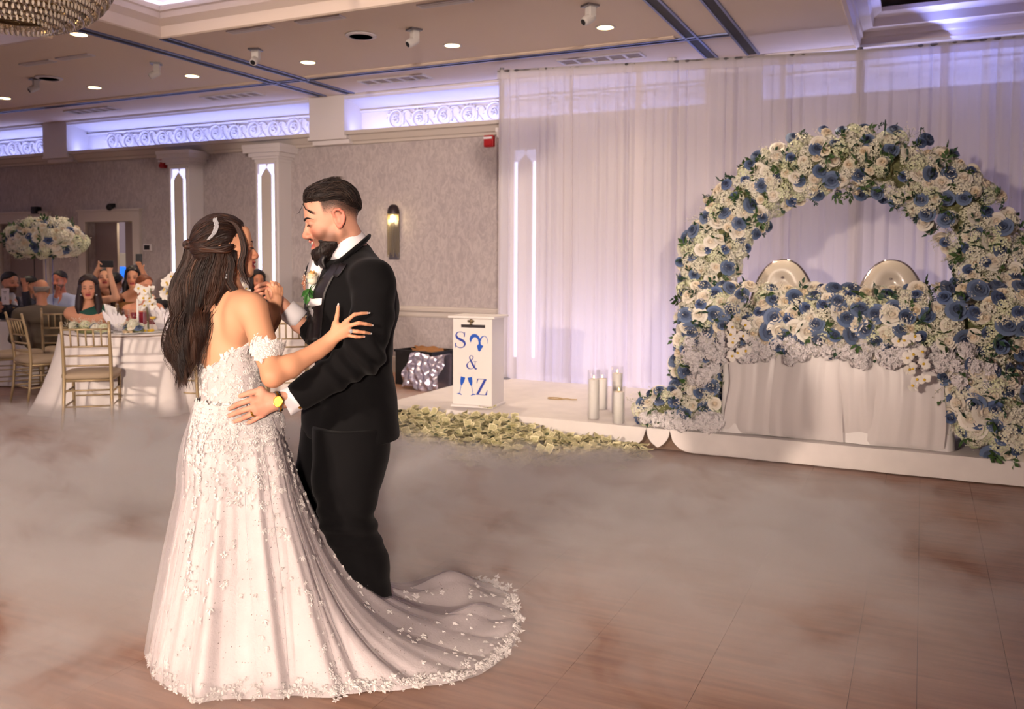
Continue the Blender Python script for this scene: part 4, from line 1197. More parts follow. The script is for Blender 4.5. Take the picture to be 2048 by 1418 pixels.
for i, (x, y, d, py) in enumerate(pts):
    hmax = .13 * d * min(1, max(.0, (940 - py) / 60)) + .012
    top = i < 300
    z = hmax * (r.uniform(.75, 1.0) if top else r.uniform(.1, .85)) + .006
    e = (r.normal() * .22, r.normal() * .22, r.uniform(0, 6.28))
    if top: singles.append((x, y, z + .02, e))
    else:
        P, f, uv = bill_verts(r.normal() * .6, r.normal() * .5, r.normal() * .3, 5, 2)
        R = np.array(Matrix.Rotation(e[2], 3, 'Z') @ Matrix.Rotation(e[0], 3, 'X') @ Matrix.Rotation(e[1], 3, 'Y'))
        P = P @ R.T + np.array([x, y, z]); P[:, 2] = np.maximum(P[:, 2], .004); stuff.append((P, f, uv))
o = link_mesh('banknote_pile', bill_mesh('banknote_pile', stuff)); tag(o, 'mound of loose banknotes heaped against the stage skirt', 'money', kind='stuff')
for x, y, z, e in singles:
    o = link_mesh('banknote', BILLS[r.integers(6)]); o.location = (x, y, z); o.rotation_euler = e
    tag(o, 'single banknote lying loose on the money mound before the stage', 'banknote', 'banknotes on the mound')
for px, py, rz, z0, lb in [(975, 816, .1, SZ + .012, 'folded banknote lying on the stage at the foot of the card box'), (1231, 941, .5, .012, 'lone banknote on the bare floor away from the mound')]:
    p = UZ(px, py, z0); o = link_mesh('banknote', BILLS[0]); o.location = (p[0], p[1], z0 + .01); o.rotation_euler = (0, 0, YAW + rz); tag(o, lb, 'banknote')

# a cord loop left on the stage
p = UZ(1120, 800, SZ)
t = [(p[0] + .07 * math.cos(a) - .05, p[1] + .04 * math.sin(a), SZ + .012) for a in np.linspace(.3, 5.9, 16)] + [(p[0] + .06 + .05 * k, p[1] + .03 - .02 * (k % 2), SZ + .012) for k in range(3)]
tag(MB().tube(catmull(t, 4), .006, 5).build('cord_loop', mat('cord_tan', (176, 150, 112), .7)), 'small tan cord loop lying on the stage cloth', 'cord')
# plastic cup with a red straw
p = UZ(1652, 872, SZ)
t = thing('plastic_cup', 'clear plastic cup with a red straw on the stage edge', 'cup', (p[0], max(SY + .04, p[1]), SZ + .004))
MB().lathe([(.0001, 0), (.026, 0), (.036, .10), (.034, .10), (.025, .004), (.0001, .004)], n=20).build('cup', M_GLASS, t, True)
MB().lathe([(.0001, .006), (.025, .006), (.027, .022), (.0001, .022)], n=16).build('drink', mat('pink_drink', (226, 140, 120), .2), t, True)
MB().tube([(.018, 0, .012), (-.05, .005, .125)], .0035, 6).build('straw', mat('straw_red', (214, 50, 44), .4), t)

# ---- storage crate with a foil bag and brown paper, by the wall
p = UZ(835, 792, 0)
cr = thing('storage_crate', 'open black crate by the wall holding brown paper', 'crate', (UY(852, 740, 8.75)[0], 8.75, 0), math.radians(-12))
cw, cdp, chh = .58, .42, .40
M_CRATE = mat('crate_black', (20, 19, 22), .6)
for s in (-1, 1):
    MB().box((s * cw / 2, 0, chh / 2), (.02, cdp, chh)).build('side_panel', M_CRATE, cr); MB().box((0, s * cdp / 2, chh / 2), (cw, .02, chh)).build('end_panel', M_CRATE, cr)
MB().box((0, 0, .01), (cw, cdp, .02)).build('bottom', M_CRATE, cr)
for s in (-1, 1):
    MB().box((s * cw / 2, 0, chh), (.04, cdp + .04, .03)).build('rim', M_CRATE, cr); MB().box((0, s * cdp / 2, chh), (cw, .04, .03)).build('rim', M_CRATE, cr)
def crumple(w, d, h, seed, n=22):
    P = []
    for i in range(n):
        row = []
        for j in range(n):
            u, v = i / (n - 1) * 2 - 1, j / (n - 1) * 2 - 1
            q = np.array([u * 5 + seed, v * 5, seed * .7])
            row.append((u * w + .02 * math.sin(7 * v + seed), v * d, h * (1 - .5 * (abs(u) ** 3 + abs(v) ** 3)) + .018 * math.sin(5 * u + 3 * v + seed) * math.cos(4 * v - 2 * u)))
        P.append(row)
    return np.array(P)
t = tag(MB().grid(crumple(.18, .13, .03, 2)).build('paper_bag', mat('kraft_paper', (150, 104, 62), .8), None, True), 'crumpled brown kraft paper lying in the black crate', 'paper')
t.location = (cr.location[0] + .06, 8.72, .40); t.rotation_euler = (.15, .1, .3)
fb = MB()
P = []
for i in range(26):
    row = []
    for j in range(22):
        u, v = i / 25, j / 21
        x = -.28 + .56 * u; y = -.02 - .16 * math.sin(PI * v * .5) + .018 * math.sin(17 * u + 9 * v) + .012 * math.sin(31 * u - 13 * v); z = .40 - .38 * v + .02 * math.sin(8 * u)
        row.append((x, y, z))
    P.append(row)
fb.grid(np.array(P)); P2 = np.array(P).copy(); P2[:, :, 1] = .06; fb.grid(P2)
o = tag(fb.build('foil_bag', mat('foil', (196, 192, 214), .22, .85)), 'crinkled silver foil bag slumped against the black crate', 'bag')
o.location = (cr.location[0] + .25, 8.42, 0); o.rotation_euler = (0, 0, -.2)
# ================================================================== THE COUPLE
def nz(v): v = np.asarray(v, float); return v / (np.linalg.norm(v) + 1e-12)
RX, FW, UP = nz(_R0), nz(np.array([_F[0], _F[1], 0])), np.array([0, 0, 1.0])   # camera-aligned horizontal axes: right, away, up
class Frame:
    def __init__(s, O, fwd, up=UP, scale=1.0):
        s.O = np.asarray(O, float); s.f = nz(fwd); s.x = nz(np.cross(s.f, up)); s.u = np.cross(s.x, s.f); s.s = scale
        s.R = np.stack([s.x, s.f, s.u], 1)          # columns = local axes
    def w(s, p): return s.O + s.R @ (np.asarray(p, float) * s.s)
    def loc(s, V): return ((np.asarray(V) - s.O) @ s.R) / s.s
    def E(s, c, r, k=.02, op='+', R=None):
        RR = s.R if R is None else s.R @ np.asarray(R)
        return E(s.w(c), np.asarray(r if not np.isscalar(r) else (r, r, r), float) * s.s, RR, k * s.s, op)
    def C(s, a, b, ra, rb=None, k=.02, op='+'): return C(s.w(a), s.w(b), ra * s.s, (ra if rb is None else rb) * s.s, k * s.s, op)
def tilt(fwd, pitch, up=UP):
    """pitch>0 looks up"""
    f = nz(fwd); return f * math.cos(pitch) + up * math.sin(pitch), up * math.cos(pitch) - f * math.sin(pitch)
def head_prims(F, female=False, smile=1.0, ears=True, nose=1.0):
    P = [F.E((0, -.010, .045), (.074, .090, .086)), F.E((0, .030, -.012), (.062, .066, .075), .03)]
    jw = .050 if female else .056
    for s in (-1, 1):
        P += [F.C((s * jw, .0, -.045), (s * .022, .066, -.092), .022, .020, .02), F.E((s * .040, .062, -.030), (.025, .022, .024), .018)]
        P += [F.C((s * .012, .086, .024), (s * .044, .072, .022), .011, .010, .012)]
    P += [F.E((0, .074, -.098), (.024, .020, .020), .02), F.E((0, .070, -.066), (.034, .028, .030), .018)]
    P += [F.E((0, .078, .058), (.045, .014, .03), .03)]
    for s in (-1, 1): P += [F.E((s * .031, .101, .003), (.017, .014, .011), .010, '-')]
    n = nose
    P += [F.C((0, .087, .016), (0, .086 + .020 * n, -.024), .0085, .0105, .010), F.E((0, .087 + .0225 * n, -.0325), (.0125, .0115, .0110), .008), F.C((0, .092, -.036), (0, .084 + .016 * n, -.0405), .008, .0065, .008)]
    for s in (-1, 1): P += [F.E((s * .0145, .096 + .006 * n, -.036), (.0085, .012, .0085), .006)]
    for s in (-1, 1):       # eyelids
        P += [F.E((s * .031, .0825, .004), (.0145, .0125, .0110), .005)]
    # mouth
    w = .023 + .005 * smile
    for s in (-1, 1):
        P += [F.C((0, .101, -.0565), (s * w, .086, -.0570 + .006 * smile), .0055, .004, .005), F.C((0, .097, -.0775), (s * w, .085, -.0615 + .004 * smile), .0068, .004, .006)]
        P += [F.C((0, .106, -.0675), (s * w * .9, .092, -.061 + .004 * smile), .0072 * (.6 + .4 * smile), .0016, .002, '-')]
    if ears:
        for s in (-1, 1):
            X = .074
            P += [F.E((s * X, -.010, -.002), (.008, .017, .026), .008)]
            pts = [(.010, .012), (.012, .026), (.002, .034), (-.013, .032), (-.023, .019), (-.023, .002), (-.016, -.014), (-.006, -.024), (.004, -.026), (.008, -.016)]
            for a, b in zip(pts[:-1], pts[1:]):
                P += [F.C((s * (X + .010 - .006 * (a[0] > 0)), a[0] - .008, a[1]), (s * (X + .010 - .006 * (b[0] > 0)), b[0] - .008, b[1]), .0048, .0048, .004)]
            P += [F.E((s * (X + .006), -.009, -.026), (.006, .009, .009), .006)]
            P += [F.C((s * (X + .008), -.024, .010), (s * (X + .008), -.018, -.010), .004, .004, .004)]
            P += [F.E((s * (X + .012), -.007, -.002), (.008, .008, .012), .004, '-')]
    return P
def normals(v, q):
    n = np.zeros_like(v); fn = np.cross(v[q[:, 2]] - v[q[:, 0]], v[q[:, 3]] - v[q[:, 1]])
    for i in range(4):
        for c in range(3): n[:, c] += np.bincount(q[:, i], weights=fn[:, c], minlength=len(v))
    return n / (np.linalg.norm(n, axis=1, keepdims=True) + 1e-12)
def sst(a, b, x): t = np.clip((x - a) / (b - a), 0, 1); return t * t * (3 - 2 * t)
def mixc(c, col, w): return c * (1 - w[:, None]) + np.array(lin(col))[None] * w[:, None]
def face_paint(c, L, lip, blush, female):
    x, y, z = np.abs(L[:, 0]), L[:, 1], L[:, 2]
    front = sst(.05, .075, y)
    c = mixc(c, blush, .55 * np.exp(-((x - .042) ** 2 + (z + .030) ** 2) / .0006) * front)
    c = mixc(c, blush, .5 * np.exp(-(x ** 2 + (z + .03) ** 2) / .0003) * sst(.095, .11, y))
    lipz = -.067 + .22 * x * .6
    m = np.exp(-((z - lipz) / .0145) ** 4) * (1 - sst(.024, .030, x)) * sst(.080, .086, y)
    c = mixc(c, lip, np.clip(m * 1.15, 0, 1))
    sl = np.exp(-((z - (-.067 + .12 * x)) / .0050) ** 2) * (1 - sst(.020, .026, x)) * sst(.08, .084, y)
    c = mixc(c, (90, 30, 34), np.clip(sl, 0, 1) * .8)
    ex = np.exp(-((x - .031) / .0125) ** 4) * np.exp(-((z - (.0015 - 4.0 * (x - .031) ** 2)) / .0042) ** 2) * sst(.07, .08, y)
    c = mixc(c, (30, 20, 18), np.clip(ex * 1.2, 0, 1))
    c = mixc(c, (150, 90, 72), .35 * np.exp(-((x - .031) / .018) ** 2) * np.exp(-((z - .008) / .009) ** 2) * sst(.07, .08, y))
    return c
def chain(pts, rads, k=.004):
    return [C(a, b, ra, rb, k) for a, b, ra, rb in zip(pts[:-1], pts[1:], rads[:-1], rads[1:])]
M_SKIN = mat('skin', (222, 168, 138), 0.48, attr=True, spec=.35, bump=(260, .04))
def strands(b, curves, r0, n=4, colf=None, seed=0, flat=None):
    r = np.random.default_rng(seed)
    for i, cpts in enumerate(curves):
        m = len(cpts); t = np.linspace(0, 1, m)
        rad = r0 * r.uniform(.75, 1.25) * (np.minimum(1, (t + .03) * 8)) * np.clip((1.02 - t) * 3.2, .06, 1)
        b.tube(cpts, rad, n, False, colf(i) if colf else None, flat)
M_HAIR = mat('hair', (40, 28, 24), .5, attr=True, spec=.35)
M_NAIL = mat('nail', (236, 196, 186), .15, spec=.8); M_NAILT = mat('nail_tip', (248, 244, 244), .15, spec=.8)
M_GOLD = mat('gold', (222, 168, 70), .22, 1.0); M_STEEL = mat('steel', (196, 198, 206), .22, 1.0)
M_DIAM = mat('diamond', (240, 242, 250), .04, 0.0, spec=1.0, trans=.4, ior=1.9)
def child(o, root): return local(root, o)

# ------------------------------------------------------------------ groom
groom = thing('person', 'man in a black tuxedo with a white rose boutonniere embracing the bride', 'person', tuple(UZ(735, 1262)))
gF = nz(-RX * math.cos(math.radians(16)) - FW * math.sin(math.radians(16)))
hf, hu = tilt(gF, -math.radians(14))
GH = Frame(K(668, 441, 3.40), hf, hu, 1.09)
GP = head_prims(GH, False, 1.7, True, 1.1)
neck0, neck1 = GH.w((0, -.03, -.06)), K(706, 520, 3.45)
GP += [C(neck0, neck1, .060, .068, .03), GH.C((0, .01, -.06), (0, -.015, -.13), .045, .05, .03)]
def hand_mesh(J, rad, h=.0026, extra=()):
    """J: dict of finger -> list of world joints (knuckle..tip); 'wrist' and 'arm' points; rad: finger radius"""
    P = []
    w = J['wrist']; kn = [J[f][0] for f in ('index', 'middle', 'ring', 'pinky')]
    for i, k_ in enumerate(kn): P.append(C(w + (k_ - w) * .12 + (kn[i] - np.mean(kn, 0)) * .25, k_, rad * 1.45, rad * 1.22, .012))
    P.append(C(w, np.mean(kn, 0), rad * 2.1, rad * 1.35, .02))
    P.append(C(w, J['thumb'][0], rad * 1.6, rad * 1.5, .014)); P.append(C(J['thumb'][0], kn[0] * .6 + w * .4, rad * 1.2, rad * 1.1, .012))
    P.append(C(J['arm'], w, J['arm_r'], J['wrist_r'], .015))
    for f, s in (('thumb', 1.18), ('index', 1.0), ('middle', 1.04), ('ring', .98), ('pinky', .84)):
        js = J[f]; n = len(js); P += chain(js, [rad * s * (1.10 - .34 * i / (n - 1)) for i in range(n)], .0035)
    return P + list(extra)
gl = dict(wrist=K(548, 804, 3.065), arm=K(600, 792, 3.11), arm_r=.034, wrist_r=.029,
          thumb=[K(522, 781, 3.055), K(499, 786, 3.045), K(481, 792, 3.055)],
          index=[K(504, 799, 3.035), K(475, 809, 3.035), K(466, 814, 3.042), K(458.5, 818, 3.052)],
          middle=[K(510, 813, 3.030), K(479, 823, 3.030), K(467, 828, 3.040), K(457, 832, 3.052)],
          ring=[K(515, 823, 3.033), K(491, 834, 3.032), K(478, 840, 3.042), K(466.5, 844, 3.054)],
          pinky=[K(524, 830, 3.040), K(508, 840.5, 3.040), K(500, 844.5, 3.046), K(493, 847, 3.054)])
gr = dict(wrist=K(566, 612, 3.69), arm=K(598, 648, 3.70), arm_r=.034, wrist_r=.029,
          thumb=[K(556, 588, 3.64), K(549, 578, 3.62), K(546, 568, 3.62)],
          index=[K(549, 574, 3.66), K(533, 567, 3.65), K(520, 570, 3.64), K(511, 576, 3.64)],
          middle=[K(545, 582, 3.67), K(530, 576, 3.66), K(518, 579, 3.65), K(510, 584, 3.645)],
          ring=[K(544, 590, 3.68), K(530, 585, 3.67), K(520, 589, 3.66), K(514, 594, 3.655)],
          pinky=[K(546, 598, 3.69), K(534, 594, 3.68), K(526, 598, 3.67), K(522, 602, 3.665)])
# one continuous figure: head, neck, trunk, arms and both hands (trunk and arms lie under the clothes)
GP += hand_mesh(gl, .0098) + hand_mesh(gr, .0095)
GP += [C(neck1, K(700, 700, 3.46), .075, .11, .03), C(K(712, 520, 3.46), K(738, 560, 3.27), .05, .05, .02), C(K(738, 560, 3.27), K(724, 712, 3.165), .05, .042, .02), C(K(724, 712, 3.165), gl['arm'], .042, .034, .015),
       C(K(705, 520, 3.47), K(652, 555, 3.63), .05, .05, .02), C(K(652, 555, 3.63), K(655, 690, 3.76), .048, .042, .02), C(K(655, 690, 3.76), gr['arm'], .040, .034, .015)]
gv, gq = sdf(GP, .0029); gv = smooth_verts(gv, gq, 2)
gL = GH.loc(gv); gc = np.tile(np.array(lin((222, 164, 138))), (len(gv), 1))
hm = np.linalg.norm(gL, axis=1) < .2
gc = np.where(hm[:, None], face_paint(gc, gL, (206, 108, 100), (214, 118, 98), False), gc)
x_, y_, z_ = np.abs(gL[:, 0]), gL[:, 1], gL[:, 2]
earm = sst(.076, .084, x_) * (np.abs(z_) < .045) * hm
gc = mixc(gc, (226, 120, 104), earm * .7)
# cropped fade: shaved sides shade up into the hair, stubble on the jaw
fade = sst(.012, .062, z_ + .62 * np.maximum(0, -y_ - .01)) * (1 - sst(.030, .042, y_)) * (1 - earm) * hm
gc = mixc(gc, (40, 30, 28), .90 * fade)
stub = (1 - sst(-.052, -.006, z_ + .25 * np.maximum(0, .05 - y_))) * sst(-.005, .02, y_) * (z_ > -.13) * (1 - np.exp(-((x_ / .026) ** 4)) * (z_ > -.084) * (z_ < -.05))
gc = mixc(gc, (66, 44, 38), .72 * hm * stub * (1 - sst(.086, .096, y_) * (z_ > -.052)))

for H_ in (gl, gr):
    for f in ('index', 'middle', 'ring', 'pinky'):
        for j, wgt in ((0, .55), (1, .5), (len(H_[f]) - 1, .4)): gc = mixc(gc, (206, 104, 84), wgt * np.exp(-((gv - H_[f][j]) ** 2).sum(1) / .00016))
child(link_mesh('body', raw_mesh('groom_body', gv, gq, M_SKIN, gc)), groom)

# beard and hair shells cut from the same head
def shell(name, F, prims, grow, h, zone, m, col, root, noise_amp=.0015, it=1, seed=1, kk=.006):
    def fld(D, X, Y, Z):
        sh = D.shape
        X, Y, Z = np.broadcast_arrays(X, Y, Z)
        L_ = F.loc(np.stack([X.ravel(), Y.ravel(), Z.ravel()], 1))
        zf = zone(L_).reshape(sh) * F.s
        a, b_ = D, zf.astype(np.float32); k = kk
        hh = np.clip(.5 + .5 * (a - b_) / k, 0, 1)
        return b_ + (a - b_) * hh + k * hh * (1 - hh)
    lo, hi = F.O - .19 * F.s, F.O + .19 * F.s
    v, q = sdf(prims, h, lo, hi, grow, fld); v = smooth_verts(v, q, it)
    n = normals(v, q); v = v + n * (vnoise(F.loc(v), 160, seed) * noise_amp)[:, None]
    o = link_mesh(name, raw_mesh(name, v, q, m, col(F.loc(v)) if callable(col) else np.tile(np.array(lin(col)), (len(v), 1))))
    return child(o, root), v, q
GHP = head_prims(GH, False, 1.7, False, 1.1)
def comb(bvh, starts, dirf, steps, step, off, jit, r_):
    out = []
    for p in starts:
        p = Vector(p); pts = []; o_ = off * r_.uniform(.3, 1.4); d0 = Vector(r_.normal(size=3)) * jit
        for k in range(steps):
            h_ = bvh.find_nearest(p)
            if h_[0] is None: break
            n_ = h_[1]; q_ = h_[0] + n_ * (o_ * min(1, (k + 1) / 3)); pts.append(np.array(q_))
            d = Vector(dirf(np.array(h_[0]))) + d0; d = d - n_ * d.dot(n_)
            if d.length < 1e-6: break
            p = h_[0] + d.normalized() * step
        if len(pts) > 2: out.append(pts)
    return out
def bvh_of(v, q): return BVHTree.FromPolygons([tuple(p) for p in v], [tuple(int(i) for i in f) for f in q])
from mathutils.bvhtree import BVHTree
def beard_zone(L):
    x, y, z = np.abs(L[:, 0]), L[:, 1], L[:, 2]
    top = -.058 - .35 * np.maximum(0, .066 - y)
    d = np.maximum(z - top, .012 - y)
    d = np.maximum(d, -.160 - z)
    mouth = 1.0 - np.sqrt((x / .038) ** 2 + ((z + .066) / .019) ** 2 + (np.minimum(0, y - .06) / .02) ** 2); d = np.maximum(d, mouth * .014)
    must = np.maximum(np.abs(z - (-.0470 + -.12 * x)) - .0036, np.maximum(x - .040, .066 - y))
    side = np.maximum(np.maximum(np.abs(z + .066) - .012, np.abs(x - .044) - .005), .060 - y)
    return np.minimum(np.minimum(d, must), side)
bd_pr = GHP + [GH.E((0, .078, -.112), (.029, .026, .030), .02), GH.C((.045, .02, -.075), (.02, .07, -.108), .018, .022, .02), GH.C((-.045, .02, -.075), (-.02, .07, -.108), .018, .022, .02)]
_, bv, bq = shell('beard', GH, bd_pr, .0040, .0026, beard_zone, M_HAIR, (34, 25, 23), groom, .0012, 1, 3, .012)
def hair_zone(L):
    x, y, z = np.abs(L[:, 0]), L[:, 1], L[:, 2]
    line = .070 + .010 * sst(.028, .050, y) - .85 * np.maximum(0, -y - .02)
    line = np.maximum(line, -.012)
    return np.maximum(line - z, y - .087 + .15 * np.maximum(0, .1 - z))
hp_pr = GHP + [GH.E((0, .034, .090), (.056, .058, .042), .03), GH.E((0, -.022, .070), (.071, .070, .062), .03)]
_, hv, hq = shell('hair', GH, hp_pr, .0055, .0030, hair_zone, M_HAIR, (30, 22, 20), groom, .0010, 2, 5, .034)
r = np.random.default_rng(3); cols = [lin((24, 18, 17)), lin((42, 31, 27)), lin((32, 24, 22)), lin((70, 55, 48))]
HB_ = bvh_of(hv, hq); hl = GH.loc(hv)
def back_dir(p):
    l = GH.loc(p[None])[0]; d = np.array([.25 * l[0] / .08, -1.0, -.1 if l[1] > -.04 else -1.0])
    return GH.R @ d
up_i = np.where(hl[:, 2] > .045)[0]
cur = comb(HB_, hv[r.choice(up_i, 900)], back_dir, 9, .0085, .004, .22, r)
top_i = np.where((hl[:, 2] > .105) & (hl[:, 1] > -.02))[0]
for p in hv[r.choice(top_i, 150)]:            # loosely swept top with some lift
    l = GH.loc(p[None])[0]; pts = []; L_ = r.uniform(.03, .06); lift = r.uniform(.004, .011); cx = r.normal() * .006
    for t in np.linspace(0, 1, 8):
        pts.append(GH.w(l + np.array([cx * t * 2 + .003 * math.sin(5 * t + cx * 900), -L_ * t, lift * math.sin(PI * t * .9) - .12 * (L_ * t) ** 1.4 - .05 * t * max(0, -l[1] + L_ * t - .03)])))
    cur.append(pts)
fr_i = np.where((hl[:, 1] > .055) & (np.abs(hl[:, 0]) < .055))[0]
cur += comb(HB_, hv[r.choice(fr_i, 120)], lambda p: GH.R @ np.array([.25, .6, -.5]), 5, .007, .004, .3, r)
for dx_ in (0, .005, -.004, .010, .016, .021):      # loose wet locks on the forehead
    cur.append([GH.w(p) for p in [(-.012 - dx_, .080, .098), (-.024 - dx_, .094, .080), (-.038 - dx_, .090, .060), (-.052 - dx_ * .6, .078, .044 + dx_ * .3), (-.064, .062, .034 + dx_ * .4)]])
cur.append([GH.w(p) for p in [(.01, .088, .088), (.012, .100, .070), (.010, .114, .054), (.006, .124, .052)]])
SKg = BVHTree.FromPolygons([tuple(p) for p in gv], [tuple(int(i) for i in f) for f in gq])
cand = np.where(hm & (fade > .12) & (earm < .1))[0]                  # short clipped hairs that feather the fade
pr_ = fade[cand] ** 1.6; pr_ = pr_ / pr_.sum()
cur2 = comb(SKg, gv[r.choice(cand, 2600, p=pr_)], lambda p: -GH.u * .8 - GH.f * .6, 3, .0030, .0012, .3, r)
b2 = MB(); strands(b2, cur2, .00055, 3, lambda i: cols[i % 4], 6)
o = b2.build('clipped_sides', M_HAIR, None, True, fix=False); o['kind'] = 'stuff'; child(o, groom)
b = MB(); strands(b, cur, .0011, 4, lambda i: cols[i % 4], 4)
o = b.build('hair_strands', M_HAIR, None, True, fix=False); o['kind'] = 'stuff'; child(o, groom)
rr = np.random.default_rng(9); BB_ = bvh_of(bv, bq)
cur = comb(BB_, bv[rr.choice(len(bv), 1500)], lambda p: -GH.u + GH.f * .35, 4, .0032, .0016, .35, rr)
b = MB(); strands(b, cur, .0007, 3, lambda i: cols[i % 4], 5)
o = b.build('beard_hairs', M_HAIR, None, True, fix=False); o['kind'] = 'stuff'; child(o, groom)
SK_ = bvh_of(gv[hm_idx], np.zeros((0, 4), int)) if False else BVHTree.FromPolygons([tuple(p) for p in gv], [tuple(int(i) for i in f) for f in gq])
def on_skin(bvh, p, off):
    h_ = bvh.find_nearest(Vector(p)); return np.array(h_[0]) + np.array(h_[1]) * off
for s in (-1, 1):
    pts = catmull([on_skin(SK_, GH.w((s * a_, y_b, z_b)), .0012) for a_, y_b, z_b in ((.012, .105, .021), (.026, .102, .027), (.042, .092, .027), (.056, .072, .018))], 4)
    child(MB().tube(pts, np.interp(np.linspace(0, 1, len(pts)), [0, .3, .7, 1], [.0034, .0052, .0046, .0010]), 6, flat=.7, col=lin((26, 19, 17))).build('eyebrow', M_HAIR, None, True), groom)
    pts = catmull([on_skin(SK_, GH.w((s * a_, y_b, z_b)), .0004) for a_, y_b, z_b in ((.020, .104, .002), (.031, .104, .0035), (.043, .094, .0005))], 4)
    child(MB().tube(pts, np.interp(np.linspace(0, 1, len(pts)), [0, .5, 1], [.0008, .0024, .0008]), 6, col=lin((22, 15, 14))).build('eyelashes', M_HAIR, None, True), groom)
# teeth behind the open smile
b = MB(); P = []
for t in np.linspace(-1, 1, 17):
    P.append([GH.w((t * .027, .0995 - .014 * t * t, -.0580 + .006 * t * t)), GH.w((t * .026, .0985 - .014 * t * t, -.0690 + .0070 * t * t))])
b.grid(np.array(P)); child(b.build('teeth', mat('teeth', (244, 236, 222), .25), None, True), groom)

# tuxedo ---------------------------------------------------------
M_SUIT = mat('tuxedo_wool', (15, 14, 16), .85, spec=.18, sheen=.04, bump=(420, .06))
M_SATINB = mat('satin_black', (32, 29, 31), .40, spec=.45)
M_SHIRT = mat('shirt_white', (244, 240, 244), .6)
gl_ = nz(-FW * math.cos(math.radians(16)) + RX * math.sin(math.radians(16)))          # towards his left (camera side)
RT = np.stack([gl_, gF, UP], 1)
jk = [E(K(700, 596, 3.46), (.205, .152, .175), RT, .05), E(K(741, 608, 3.46), (.185, .110, .18), RT, .06), E(K(706, 700, 3.46), (.185, .155, .20), RT, .06),
      E(K(712, 800, 3.46), (.185, .162, .20), RT, .06), C(K(712, 516, 3.46), K(740, 556, 3.27), .062, .076, .05), C(K(705, 516, 3.47), K(652, 552, 3.63), .064, .078, .05)]
# skirt of the jacket
jk += [E(K(715, 868, 3.46), (.19, .168, .16), RT, .05), E(K(668, 830, 3.52), (.14, .13, .20), RT, .05)]
jk += [C(K(748, 566, 3.255), K(744, 640, 3.20), .084, .080, .03), C(K(744, 640, 3.20), K(727, 712, 3.165), .080, .074, .02), C(K(724, 712, 3.165), K(660, 752, 3.13), .072, .062, .02), C(K(660, 752, 3.13), K(596, 794, 3.115), .062, .0545, .015)]
jk += [C(K(652, 548, 3.64), K(655, 690, 3.76), .078, .066, .03), C(K(655, 690, 3.76), K(612, 645, 3.71), .064, .054, .02)]
def jfield(D, X, Y, Z):
    zb = UZ(700, 900, 0)[2]
    hem = K(700, 893, 3.3)[2]
    D = np.maximum(D, (hem - Z))
    # end of the near sleeve
    a, d = K(592, 797, 3.115), nz(K(592, 797, 3.115) - K(660, 752, 3.13))
    near = ((X - a[0]) * d[0] + (Y - a[1]) * d[1] + (Z - a[2]) * d[2])
    reach = np.sqrt((X - a[0]) ** 2 + (Y - a[1]) ** 2 + (Z - a[2]) ** 2)
    D = np.where(reach < .10, np.maximum(D, near), D)
    a, d = K(608, 641, 3.71), nz(K(608, 641, 3.71) - K(655, 690, 3.76))
    near = ((X - a[0]) * d[0] + (Y - a[1]) * d[1] + (Z - a[2]) * d[2]); reach = np.sqrt((X - a[0]) ** 2 + (Y - a[1]) ** 2 + (Z - a[2]) ** 2)
    return np.where(reach < .09, np.maximum(D, near), D)
jv, jq = sdf(jk, .0065, field=jfield); jv = smooth_verts(jv, jq, 2); jn = normals(jv, jq)
el = K(715, 715, 3.12)
de = np.linalg.norm(jv - el, axis=1)
ax_u = nz(K(724, 712, 3.165) - K(660, 752, 3.13))
fold = np.sin((jv - el) @ ax_u * 95 + 2.5 * vnoise(jv, 12, 4)) * np.exp(-(de / .12) ** 2) * .011
sh = np.linalg.norm(jv - K(742, 560, 3.2), axis=1); fold += np.sin((jv - el) @ UP * 60 + 3 * vnoise(jv, 9, 5)) * np.exp(-(sh / .14) ** 2) * .004
fold += .003 * vnoise(jv, 22, 6) + .0022 * np.sin(jv[:, 2] * 40 + 4 * vnoise(jv, 7, 8)) * sst(.9, 1.1, jv[:, 2])
jv2 = jv + jn * fold[:, None]
jacket = child(link_mesh('tuxedo_jacket', raw_mesh('tuxedo_jacket', jv2, jq, M_SUIT)), groom)
from mathutils.bvhtree import BVHTree
JB = BVHTree.FromPolygons([tuple(p) for p in jv2], [tuple(int(i) for i in f) for f in jq])
def hit(bvh, px, py, off=.004, dmax=6):
    d = nz(ray(px, py)); h_ = bvh.ray_cast(Vector(CAM), Vector(d), dmax)
    if h_[0] is None: return None
    return np.array(h_[0]) + np.array(h_[1]) * off
def strip_on(bvh, A, B_, nu, nv, off=.004, default_d=3.3, puff=.0):
    """cloth strip between two pixel polylines, laid on a surface"""
    A, B_ = catmull(A, nu), catmull(B_, nu); n = min(len(A), len(B_)); P = []
    for i in range(n):
        row = []
        for t in np.linspace(0, 1, nv):
            p = A[i] * (1 - t) + B_[i] * t; h_ = hit(bvh, p[0], p[1], off + puff * math.sin(PI * t))
            row.append(h_ if h_ is not None else K(p[0], p[1], default_d))
        P.append(row)
    return np.array(P)
def solid_strip(name, P, m, root, th=.004):
    o = MB().grid(P).build(name, m, None, True, fix=False); md = o.modifiers.new('thick', 'SOLIDIFY'); md.thickness = th; md.offset = 0
    return sub(o, jacket)
